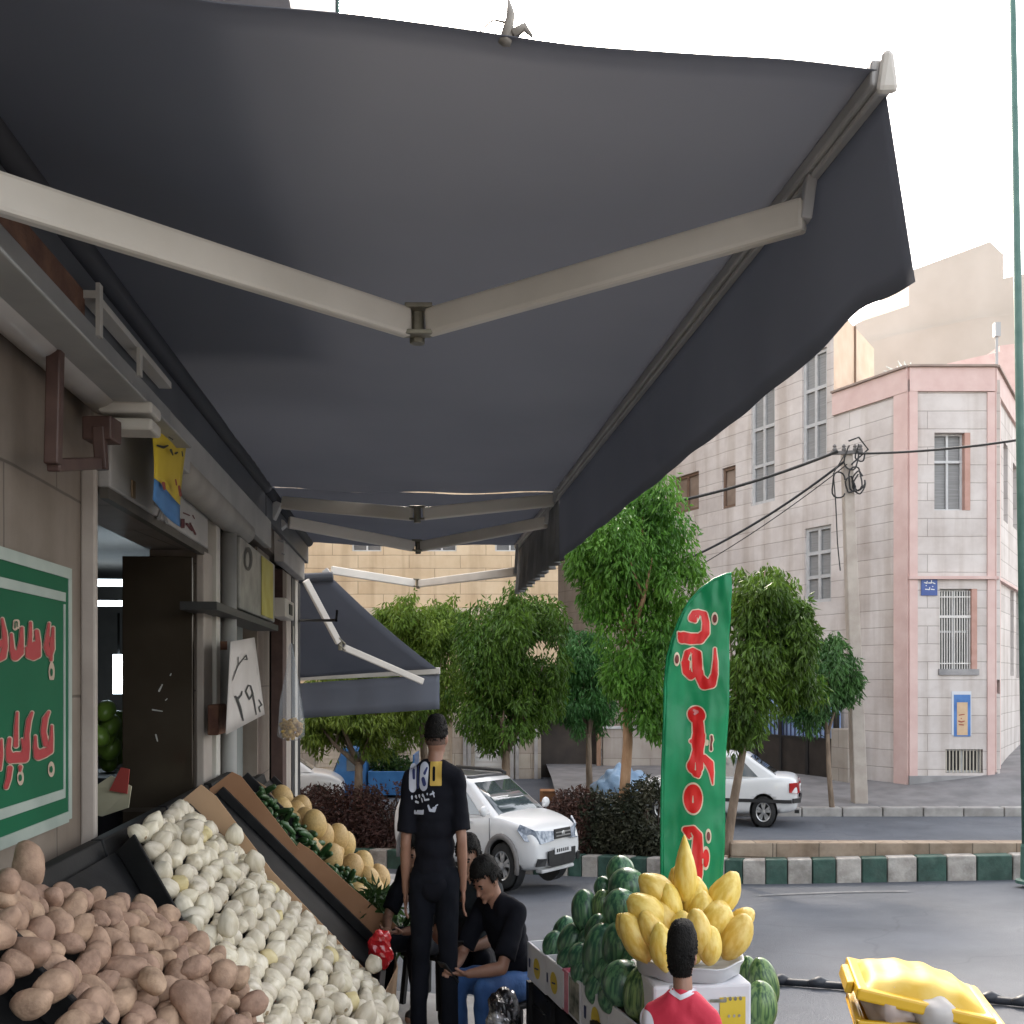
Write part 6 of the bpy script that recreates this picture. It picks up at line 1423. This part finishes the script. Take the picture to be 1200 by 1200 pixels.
for (x0,y0,x1,y1) in ((-1.09,-1.1,1.06,-1.0),(-1.09,1.0,1.06,1.1),(-1.09,-1.0,-1.0,1.0),(1.0,-1.0,1.06,1.0)): m.box((x0*w,y0*d,zt_-.045),(x1*w,y1*d,zt_+.008))
obj('rim', m, M_yb, BN, local=True, bevel=.008)
hingeR = Matrix.Translation((w*1.06,0,zt_+.0)) @ Matrix.Rotation(math.radians(10),4,'Y')
def lid(pts): return [hingeR @ V(p) for p in pts]
m = MB(); LW = w*2.22
m.hexa(lid([(-LW,-d*1.14,.0),(0,-d*1.14,.0),(0,d*1.14,.0),(-LW,d*1.14,.0),(-LW,-d*1.12,.055),(0,-d*1.12,.055),(0,d*1.12,.055),(-LW,d*1.12,.055)]))
m2 = MB(); 
def dome(u, v):
    x = -LW*.93+LW*.88*u; y = (2*v-1)*d*.98
    h = .052+.085*math.sin(math.pi*min(1,u*1.0))**.55*(1-(2*v-1)**4)**.7
    h += .008*math.sin(u*26)*math.sin(math.pi*v)
    return hingeR @ V((x,y,h))
m2.grid(dome, 30, 14); LD = obj('lid', m, M_yb, BN, local=True, bevel=.012); obj('lid_dome', m2, M_ybw, LD, local=True, smooth=True)
m = MB(); m.hexa(lid([(-LW-.035,-d*.62,-.012),(-LW-.0005,-d*.62,-.012),(-LW-.0005,d*.62,-.012),(-LW-.035,d*.62,-.012),(-LW-.03,-d*.62,.04),(-LW-.0005,-d*.62,.05),(-LW-.0005,d*.62,.05),(-LW-.03,d*.62,.04)])); obj('lid_grip', m, M_yb, LD, local=True, bevel=.008)
m = MB(); m.tube([hingeR @ V((.015,-d*1.2,.012)), hingeR @ V((.015,d*1.2,.012))], .035, 14); obj('hinge_tube', m, M_yb, BN, local=True)
m = MB(); m.tube([hingeR @ V((.015,-d*1.215,.012)), hingeR @ V((.015,-d*1.19,.012))], .026, 12); obj('hinge_cap', m, M_black, BN, local=True)
for sy in (1,-1):
    m = MB(); m.lathe([(.001,-.025),(.09,-.025),(.1,-.01),(.1,.01),(.09,.025),(.001,.025)], 20, (w*.82,sy*d*.75,.1), 'y'); obj('wheel', m, M_tyre, BN, local=True)
def crumple(label, c, r, m, seed, f=9, a=.35):
    mb = MB(); mb.ell((0,0,0), r, 26, 18)
    mb.v = [V(c)+p*(1+a*noise.noise(p*f+V((seed,0,0)))+a*.4*noise.noise(p*f*2.6+V((0,seed,0)))) for p in mb.v]
    o = obj('plastic_bag', mb, m, None, smooth=True); return tag(o, label, 'bag', 'white bags in the yellow bin')
M_bag = mat('white_bag', (.60,.58,.57), (.70,.68,.67), sc=5, rough=.3, trans=.3)
crumple('round white plastic bag bulging under the bin lid', YB+V((.0,-.19,.05)), (.085,.085,.075), M_bag, 3)
crumple('pinkish white crumpled bag at the open left mouth of the bin', YB+V((-.13,-.06,.06)), (.13,.16,.10), mat('pink_bag', (.58,.47,.42), (.68,.58,.54), sc=6, rough=.3, trans=.3), 9, 10, .5)
m = MB(); tr0, tr1 = P(1176,1200,5.2), P(1200,1180,5.2)
# black hose lying across the road behind the bin
m = MB(); pts = []
for px, py in ((893,1140),(915,1151),(960,1154),(1000,1157),(1040,1163),(1075,1167),(1120,1169),(1160,1172),(1200,1176),(1240,1181)):
    k = (HY-py)/F; x = (px-HX)/F; Y = (CH+.359-.03)/(-k-.0741+.0342*x); q = V((x*Y,Y,0)); q.z = zroad(q.x,q.y)+.035; pts.append(q)
m.tube(pts, .032, 8); 
for i in (1,2,3,7,8): m.tube([pts[i]+V((-.09,0,.01)), pts[i]+V((.0,-.01,.025)), pts[i]+V((.1,.01,.005))], [.02,.05,.018], 8)
t = obj('rubber_hose', m, mat('hose_black', (.02,.022,.03), (.035,.04,.05), sc=6, rough=.5), None, smooth=True); tag(t, 'dark rubber hose bound with ties, lying across the road behind the yellow bin', 'hose')
# shiny crumpled foil and plastic by the crates
c = V((-.13,4.55,zpav(-.13,4.55)+.12)); mb = MB()
def crum(c, r, m, f, a, nm, lab, seed):
    mb = MB(); mb.ell((0,0,0), r, 40, 28); mb.v = [V(c)+p*(1+a*noise.noise(p*f+V((seed,0,0)))+a*.6*noise.noise(p*f*2.7+V((0,seed,0)))) for p in mb.v]
    o = obj(nm, mb, m, None); return tag(o, lab, 'bag')
crum(P(588,1185,4.7)+V((0,0,-.05)), (.075,.16,.15), mat('dark_foil', (.02,.02,.022), (.5,.5,.52), sc=9, rough=.22, metal=.6, lo=.5, hi=.62), 9, .32, 'foil_bag', 'shiny crumpled dark foil bag between the man in jeans and the cartons', 5)

# ================================================================== PEOPLE
M_skin = mat('skin', (.24,.122,.082), (.30,.16,.11), sc=9, rough=.5, bump=.03, bsc=90)
M_skin2 = mat('skin_dark', (.22,.115,.075), (.27,.15,.1), sc=9, rough=.5)
M_blk = mat('cloth_black', (.005,.0055,.009), (.008,.0085,.013), sc=5, rough=.9, bump=.15, bsc=16, spec=.15)
M_trs = mat('trouser_black', (.0045,.0055,.009), (.0075,.0085,.013), sc=5, rough=.9, bump=.15, bsc=16, spec=.15)
M_jean = mat('denim', (.018,.06,.18), (.035,.10,.26), sc=7, rough=.85, bump=.2, bsc=60)
M_hair = mat('hair_black', (.0035,.003,.003), (.007,.006,.005), sc=40, rough=.7, bump=.5, bsc=120, spec=.2)
M_shoe = mat('shoe', (.012,.012,.013), (.04,.04,.042), sc=8, rough=.5)
def lerp(a, b, f): return V(a).lerp(V(b), f)
def hand(mb, wr, d, up, side, curl=.5, sz=1.0):
    """wr wrist, d pointing direction, up = back of the hand, side = thumb side vector"""
    d, up, side = V(d).normalized(), V(up).normalized(), V(side).normalized(); wr = V(wr)
    R = Matrix((side, d, up)).transposed()
    mb.ell(wr+d*.048*sz, (.040*sz,.052*sz,.017*sz), 12, 8, rot=R)
    for k, (off, ln) in enumerate(((.030,.072),(.010,.080),(-.010,.075),(-.029,.058))):
        p = wr+d*.085*sz+side*off*sz; dd = d.copy(); r = .0092*sz
        for sg in range(3):
            l = ln*sz*(.45,.32,.25)[sg]; q = p+dd*l; mb.cap(p, r, q, r*.92, 8); p = q; r *= .92
            dd = (Quaternion(side, -curl*(.6+.35*sg)) @ dd)
    p = wr+d*.03*sz+side*.034*sz; q = p+(d*.6+side*.6-up*.35).normalized()*.038*sz; mb.cap(p, .0125*sz, q, .0105*sz, 8); mb.cap(q, .0105*sz, q+(d*.85+side*.15-up*.4).normalized()*.032*sz, .0088*sz, 8)
def person(label, loc, rz, J, shirt, pants, skin, hair, scale=(.8,.85,1), head_rot=(0,0,0), hairstyle='short', k=1.0, shoes=None, arms=True):
    t = thing('person', label, 'person', loc, rz, None, scale)
    J = {a: V(b)*k for a, b in J.items()}
    mb = MB(); hp = J['head']; R = Euler(head_rot).to_matrix()
    def H(x,y,z): return hp+R @ (V((x,y,z))*k)
    mb.ell(hp, (.074*k,.093*k,.108*k), 20, 14, rot=R); mb.ell(H(0,-.012,.03), (.071*k,.086*k,.072*k), 18, 12, rot=R); mb.ell(H(0,.022,-.062), (.056*k,.066*k,.056*k), 16, 10, rot=R)       # skull and jaw
    mb.cap(H(0,.092,-.008), .009*k, H(0,.104,-.036), .014*k, 8); mb.ell(H(0,.082,-.066), (.024*k,.012*k,.010*k), 10, 6, rot=R); mb.ell(H(0,.077,.014), (.05*k,.016*k,.012*k), 12, 6, rot=R)
    mb.ell(H(0,.078,-.104), (.02*k,.016*k,.014*k), 8, 6, rot=R)
    for s in (1,-1): mb.ell(H(s*.076,-.005,-.012), (.011*k,.021*k,.032*k), 10, 8, rot=R)
    mb.cap(H(0,-.012,-.06), .054*k, J['neck'], .058*k, 14)
    mb.cap(J['neck'], .06*k, J['chest'], .075*k, 14); mb.cap(J['chest'], .075*k, J['pelvis'], .075*k, 14)
    for s, L in ((1,'R'),(-1,'L')):
        sh, el, wr = J['sh'+L], J['el'+L], J['wr'+L]; hpj, kn, an = J['hp'+L], J['kn'+L], J['an'+L]
        mb.cap(lerp(J['neck'],sh,.4), .045*k, sh, .045*k); mb.cap(sh, .047*k, el, .038*k); mb.cap(el, .038*k, lerp(el,wr,.35), .039*k); mb.cap(lerp(el,wr,.35), .039*k, wr, .025*k)
        d = J.get('hd'+L, (wr-el).normalized()); hand(mb, wr, d, J.get('up'+L, V((s,0,.2))), J.get('th'+L, V((0,1,0))), J.get('curl'+L, V((.45,0,0))).x/k if ('curl'+L) in J else .45, k)
        mb.cap(hpj, .06*k, kn, .045*k); mb.cap(kn, .045*k, an, .035*k); ft = J['ft'+L]; mb.cap(an, .036*k, ft, .03*k)
    body = remesh('body', mb, skin, t, .0075*k, 2)
    # shirt
    mb = MB(); pv, ch, nk = J['pelvis'], J['chest'], J['neck']; ax = (J['shR']-J['shL']).normalized()
    up = (nk-pv).normalized(); fw = ax.cross(up)*-1; Rb = Matrix((ax, -fw, up)).transposed()
    for f, rx, ry, rzz in ((-.06,.158,.112,.10),(.10,.150,.108,.10),(.28,.150,.108,.10),(.46,.160,.112,.10),(.62,.172,.116,.10),(.76,.172,.108,.085),(.86,.15,.09,.06)):
        c = lerp(pv, ch, f/.55) if f < .55 else lerp(ch, nk, (f-.55)/.45)
        mb.ell(c, (rx*k,ry*k,rzz*k), 18, 10, rot=Rb)
    mb.cap(nk-up*.03*k, .07*k, nk+up*.015*k, .058*k, 14)
    for L in 'RL':
        sh, el = J['sh'+L], J['el'+L]; mb.cap(lerp(nk,sh,.35), .075*k, sh-V((0,0,.005)), .068*k); mb.tube([sh, lerp(sh,el,.45), lerp(sh,el,.84)], [.066*k,.066*k,.072*k], 14); mb.ell(sh, .066*k)
    sh_ = remesh('shirt', mb, shirt, t, .0125*k, 3, fold=.016*k)
    mb = MB()
    for f, rx, ry in ((0,.155,.115),(.12,.145,.105)): mb.ell(lerp(pv,ch,f), (rx*k,ry*k,.095*k), 16, 10, rot=Rb)
    for L in 'RL':
        hpj, kn, an = J['hp'+L], J['kn'+L], J['an'+L]; mb.cap(hpj, .096*k, lerp(hpj,kn,.5), .083*k); mb.cap(lerp(hpj,kn,.5), .083*k, kn, .068*k); mb.cap(kn, .068*k, lerp(kn,an,.4), .066*k); mb.tube([lerp(kn,an,.4), lerp(kn,an,1.02)], [.066*k,.056*k], 14)
    pn = remesh('trousers', mb, pants, t, .0125*k, 3, fold=.016*k)
    mb = MB()
    for L in 'RL':
        an, ft = J['an'+L], J['ft'+L]; d = (ft-an); d.z = 0; d.normalize(); b = V((an.x,an.y,max(.0,an.z-.075*k)))
        mb.cap(b+V((0,0,.042*k))-d*.03*k, .043*k, b+V((0,0,.036*k))+d*.13*k, .036*k); mb.cap(b+V((0,0,.06*k)), .047*k, b+V((0,0,.05*k))+d*.05*k, .045*k)
        mb.ell(b+d*.05*k+V((0,0,.014*k)), (.05*k,.05*k,.014*k), 12, 6); 
    remesh('shoes', mb, shoes or M_shoe, t, .009*k, 2)
    # hair: inflated skull cap with the face side left free
    import bmesh
    mb = MB()
    def hairpt(u, v):
        a = 2*math.pi*u; z = math.cos(math.pi*v); r = math.sin(math.pi*v)**(.58 if z > 0 else 1)
        return V((r*math.sin(a), r*math.cos(a), z))
    off = .006 if hairstyle == 'crop' else .010 if hairstyle == 'nape' else .014 if hairstyle == 'short' else .02
    n1, n2 = 40, 26; vs = []; fs = []
    for j in range(n2+1):
        for i in range(n1): 
            q = hairpt(i/n1, j/n2); o = off*(1+.5*noise.noise(q*9)+(.5*max(0,q.z) if hairstyle != 'crop' else 0)); vs.append(H(q.x*(.074+o), q.y*(.093+o)-.004, q.z*(.108+o)))
    low = {'crop': -.06, 'short': -.42, 'long': -.66, 'nape': -.62}[hairstyle]
    for j in range(n2):
        for i in range(n1):
            q = hairpt((i+.5)/n1, (j+.5)/n2); front = q.y > .35
            if (front and q.z < .52-.12*q.y*0) or q.z < low or (abs(q.y) < .36 and q.z < -.02 and abs(q.x) > .5 and hairstyle != 'long'): continue
            fs.append((j*n1+i, (j+1)*n1+i, (j+1)*n1+(i+1)%n1, j*n1+(i+1)%n1))
    m_ = MB(); m_.add(vs, fs); hr_ = random.Random(int(abs(loc[0])*1000)+7)
    for _ in range(1300 if hairstyle != 'crop' else 900):
        q = hairpt(hr_.random(), math.acos(hr_.uniform(-1,1))/math.pi)
        if (q.y > .3 and q.z < .45) or q.z < low-.04 or (abs(q.y) < .36 and q.z < .02 and abs(q.x) > .5 and hairstyle != 'long'): continue
        o = off*1.1; a = H(q.x*(.074+o), q.y*(.093+o)-.004, q.z*(.108+o)); ln = .35 if hairstyle in ('crop','nape') else .55; b = H(q.x*(.078+o)+ln*hr_.uniform(-.014,.014), q.y*(.096+o)-.004+ln*hr_.uniform(-.012,.016), q.z*(.108+o)-ln*.016+ln*hr_.uniform(-.012,.012))
        sdv = V((hr_.uniform(-1,1),hr_.uniform(-1,1),hr_.uniform(-1,1))).normalized()*.0035*k; m_.add([a-sdv, a+sdv, b], [(0,1,2)])
    h_ = obj('hair', m_, hair, t, local=True, smooth=True, solid=.006)
    if hairstyle == 'crop':
        fb = MB(); fb.add([H(*(lambda q: (q.x*.0765, q.y*.0955-.004, q.z*.110))(hairpt(i/n1, j/n2))) for j in range(n2+1) for i in range(n1)],
            [(j*n1+i,(j+1)*n1+i,(j+1)*n1+(i+1)%n1,j*n1+(i+1)%n1) for j in range(n2) for i in range(n1) if (lambda q: q.y < .35 and -.33 < q.z < .1)(hairpt((i+.5)/n1,(j+.5)/n2))])
        obj('hair_fade', fb, mat('hair_fade', (.07,.04,.03), (.11,.062,.045), sc=80, rough=.8), t, local=True, smooth=True)
    mb = MB()
    for s in (1,-1): mb.ell(H(s*.03,.083,-.002), (.013*k,.007*k,.007*k), 10, 8, rot=R)
    e = obj('eyes', mb, mat('eye_dark', (.05,.04,.035), rough=.2), t, local=True, smooth=True)
    mb = MB()
    for s in (1,-1): mb.ell(H(s*.032,.089,.018), (.02*k,.006*k,.005*k), 10, 6, rot=R)
    obj('eyebrows', mb, hair, t, local=True, smooth=True)
    return t, sh_
def stick_on(name, shirt, parent, pts2d, m, fn, d=.004, strokes=None, cell=.004, y0=-1.0, diry=1.0):
    """cloth print: a contour laid on the back of the shirt by ray casting in the person's own frame"""
    bv = BVHTree.FromPolygons([v.co for v in shirt.data.vertices], [p.vertices for p in shirt.data.polygons])
    def f(x, z):
        h = bv.ray_cast(V((x, y0, z)), V((0,diry,0)))
        y = h[0].y if h[0] is not None else 0
        return V((x, y-diry*d, z))
    mb = MB(); glyph(mb, strokes, f, cell); return obj(name, mb, m, parent, local=True)
# standing man, seen from behind
mx = P(509,1200,5.3).x; gz_ = -.265
JS = dict(pelvis=(0,0,.95), chest=(0,-.01,1.26), neck=(0,-.02,1.50), head=(.015,.015,1.675), shR=(.165,-.01,1.445), shL=(-.165,-.01,1.445), elR=(.20,-.05,1.14), elL=(-.20,-.05,1.13), wrR=(.205,.02,.885), wrL=(-.21,.03,.87),
          hpR=(.088,0,.93), hpL=(-.088,0,.93), knR=(.10,.02,.50), knL=(-.10,.03,.50), anR=(.11,-.02,.085), anL=(-.115,-.01,.085), ftR=(.13,.12,.03), ftL=(-.14,.13,.03))
PM, psh = person('man in black seen from behind, white and yellow prints on his T-shirt', V((mx,5.3,gz_-.01)), 0, JS, M_blk, M_trs, M_skin, M_hair, (.72,.85,1), (0.05,0,-.22), 'crop')
px2 = lambda x: (x-509)*5.3/F/.72
pz2 = lambda y: CH+(HY-y)/F*5.15-(gz_-.01)
zz = lambda x, y: (px2(460+x/12), pz2(860+y/12))
def RR(x0,y0,x1,y1): a = zz(x0,y0); b = zz(x1,y1); return ('r', min(a[0],b[0]), min(a[1],b[1]), max(a[0],b[0]), max(a[1],b[1]))
M_pw = mat('print_white', (.40,.42,.50), (.48,.5,.58), sc=6, rough=.7); M_pyl = mat('print_yellow', (.45,.29,.05), (.55,.38,.08), sc=6, rough=.7); M_pn = mat('print_navy', (.02,.03,.12), rough=.7)
def SS(*l): return [[zz(x,y)+(r/12*5.3/F/.72,) for x,y,r in s] for s in l]
o = stick_on('white_print', psh, PM, None, M_pw, None, strokes=SS([(300,520,52),(300,780,50)],[(465,500,60),(455,740,58)]))
o2 = stick_on('navy_figures', psh, PM, None, M_pn, None, d=.007, cell=.003, strokes=SS([(375,480,8),(375,790,8)],[(310,540,20),(318,640,18)],[(470,570,18),(500,500,12)],[(450,660,26),(465,720,26)]))
o3 = stick_on('yellow_print', psh, PM, None, M_pyl, None, strokes=[RR(545,410,705,750)])
o4 = stick_on('dark_bar', psh, PM, None, M_trs, None, d=.007, strokes=SS([(598,500,18),(598,660,18)]))
st = SS([(290,910,12),(292,940,8)],[(345,905,14),(355,925,10)],[(395,890,14),(402,915,8)],[(445,880,14),(460,900,10)],[(510,860,10),(510,870,8)],[(550,870,8),(600,850,10)],[(585,830,8),(605,900,8)],[(345,980,12),(380,990,12)],[(430,930,8),(440,975,8)],[(470,920,8),(475,950,10),(530,940,10)],
        [(335,1110,10),(335,1140,12),(450,1135,12),(455,1095,8)],[(370,1110,10),(440,1108,12)],[(525,1030,12),(550,1090,14),(610,1095,16),(630,1050,10),(590,1060,8)],[(630,1030,8),(655,1015,6)])
stick_on('white_lettering', psh, PM, None, M_pw, None, strokes=st, cell=.0025)
def seated(head=(0,.26,1.02), dz=.0, lean=.0):
    return dict(pelvis=(0,0,.42), chest=(0,.09,.70), neck=(0,.20,.90), head=head, shR=(.17,.16,.86), shL=(-.17,.16,.86), elR=(.215,.33,.585), elL=(-.215,.33,.585), wrR=(.08,.50,.56), wrL=(-.08,.50,.56),
      hpR=(.09,.03,.42), hpL=(-.09,.03,.42), knR=(.14,.43,.47), knL=(-.14,.43,.47), anR=(.14,.40,.085), anL=(-.14,.40,.085), ftR=(.15,.54,.03), ftL=(-.15,.54,.03),
      hdR=(-.55,.75,.05), hdL=(.55,.75,.05), upR=(.3,.2,-1), upL=(-.3,.2,-1), thR=(.7,.6,.2), thL=(-.7,.6,.2))
def stool(c, h, label, rz=0):
    t = thing('plastic_stool', label, 'stool', c, rz, 'low stools'); m = MB(); m.box((-.15,-.15,h-.03),(.15,.15,h)); obj('seat', m, M_plas, t, local=True, bevel=.01)
    for sx in (-1,1):
        for sy in (-1,1):
            m = MB(); m.bar((sx*.14,sy*.14,0),(sx*.12,sy*.12,h-.031),.03,.03,up=(0,1,0)); obj('leg', m, M_plas, t, local=True)
def phone(t, loc, rz, label):
    m = MB(); R = Euler((.9,0,rz)).to_matrix(); vs = [V(loc)+R @ V((x,y,z)) for z in (-.004,.004) for x,y in ((-.036,-.072),(.036,-.072),(.036,.072),(-.036,.072))]
    m.hexa(vs); o = obj('phone', m, M_black, None, bevel=.002); tag(o, label, 'phone'); return o
def put(px, Y, rz, label, head, shirt, pants, hairs, hr, seat_label, skin, plabel=None, dz=0):
    x = P(px,0,Y).x; z = zpav(x, Y)+dz
    t, s = person(label, V((x,Y,z)), rz, seated(head), shirt, pants, skin, M_hair, (.78,.80,.95), hr, hairs)
    stool(V((x,Y,z)), .33, seat_label, rz)
    if plabel:
        p = Matrix.Translation((x,Y,z)) @ Matrix.Rotation(rz,4,'Z') @ Matrix.Diagonal((.78,.80,.95,1)) @ V((0,.61,.575)); phone(t, p, rz, plabel)
    return t
put(607, 5.6, math.radians(132), 'seated man in black T-shirt and blue jeans bending over his phone', (0,.29,1.045), M_blk, M_jean, 'short', (-.55,0,.1), 'black stool under the man in blue jeans', M_skin, 'black phone held by the man in blue jeans', .04)
put(556, 6.05, math.radians(172), 'seated man in dark clothes facing us beside the man in jeans', (0,.25,1.06), mat('cloth_teal', (.005,.008,.011), (.008,.012,.016), sc=5, rough=.9), M_trs, 'short', (-.3,0,-.2), 'black stool under the dark clothed man facing us', M_skin2, 'black phone held by the dark clothed man facing us', .08)
put(508, 6.5, math.radians(150), 'seated man in black almost hidden behind the standing man', (0,.25,1.03), M_blk, M_trs, 'short', (-.3,0,0), 'black stool under the hidden seated man', M_skin2, None, .05)
# boy in the red jersey
bx = P(800,0,3.3).x; bz = zroad(bx,3.3); hb_ = (CH-(1079-HY)/F*3.3)-bz
kb = hb_/1.79
M_rj = mat('jersey_red', (.52,.02,.05), (.6,.035,.07), sc=6, rough=.7, bump=.12, bsc=20); M_jw = mat('jersey_white', (.62,.6,.66), (.7,.68,.73), sc=6, rough=.7)
JB = dict(JS); JB['head'] = (-.005,.02,1.665); JB['neck'] = (0.01,-.02,1.485)
JB.update(shR=(.165,-.02,1.41), shL=(-.165,-.02,1.41), elR=(.2,.06,1.14), elL=(-.2,.06,1.14), wrR=(.17,.2,.95), wrL=(-.17,.2,.95))
BY, bsh = person('boy with black hair in a red and white football jersey, seen from behind', V((bx,3.3,bz)), -.3, JB, M_rj, M_trs, M_skin, M_hair, (.66,.8,1), (0,0,-.1), 'nape', kb)
stick_on('white_shoulder', bsh, BY, None, M_jw, None, strokes=[[(-.20*kb,1.40*kb,.05*kb),(-.19*kb,1.28*kb,.05*kb),(-.16*kb,1.15*kb,.04*kb)],[(-.07*kb,1.535*kb,.007),(.0,1.515*kb,.008),(.075*kb,1.535*kb,.007)]], cell=.006)
stick_on('blue_crest', bsh, BY, None, mat('crest_blue', (.03,.06,.25), rough=.6), None, strokes=[('e',.10*kb,1.30*kb,.034*kb,.055*kb)], cell=.003)
stick_on('crest_mark', bsh, BY, None, M_jw, None, d=.006, strokes=[[(.10*kb,1.34*kb,.006),(.105*kb,1.27*kb,.006)],[(.085*kb,1.31*kb,.004),(.115*kb,1.31*kb,.004)]], cell=.002)

# ================================================================== LIGHT, SKY, CAMERA
sd = V((-.05,.80,.53)).normalized(); el = math.asin(sd.z); az = math.atan2(sd.x, sd.y)
w_ = bpy.data.worlds.new('World'); SC.world = w_; w_.use_nodes = True; nt = w_.node_tree
sky = nt.nodes.new('ShaderNodeTexSky'); sky.sky_type = 'NISHITA'; sky.sun_disc = False; sky.sun_elevation = el; sky.sun_rotation = az; sky.dust_density = 4.0; sky.air_density = 1.2; sky.ozone_density = .6
hs = nt.nodes.new('ShaderNodeHueSaturation'); hs.inputs['Saturation'].default_value = .38; nt.links.new(sky.outputs[0], hs.inputs['Color']); tn = nt.nodes.new('ShaderNodeMixRGB'); tn.blend_type = 'MULTIPLY'; tn.inputs[0].default_value = 1; tn.inputs[2].default_value = (1,.965,.93,1); nt.links.new(hs.outputs[0], tn.inputs[1]); nt.links.new(tn.outputs[0], nt.nodes['Background'].inputs[0]); nt.nodes['Background'].inputs[1].default_value = .15
ld = bpy.data.lights.new('sun', 'SUN'); ld.energy = 1.5; ld.angle = math.radians(12); ld.color = (1,.88,.72)
lo = bpy.data.objects.new('sun', ld); COL.objects.link(lo); lo.rotation_euler = sd.to_track_quat('Z','Y').to_euler(); lo.location = (-20,-10,30)
cd = bpy.data.cameras.new('camera'); cam = bpy.data.objects.new('camera', cd); COL.objects.link(cam)
cam.location = (0,0,CH); cam.rotation_euler = (math.pi/2,0,0); cd.sensor_width = 36; cd.lens = 36; cd.shift_y = (HY-600)/1200; cd.clip_start = .05; cd.clip_end = 2000
SC.camera = cam
SC.view_settings.view_transform = 'Standard'; SC.view_settings.look = 'None'; SC.view_settings.exposure = 2.4; SC.view_settings.gamma = 1
SC.cycles.max_bounces = 6; SC.cycles.transparent_max_bounces = 6; SC.cycles.use_denoising = True
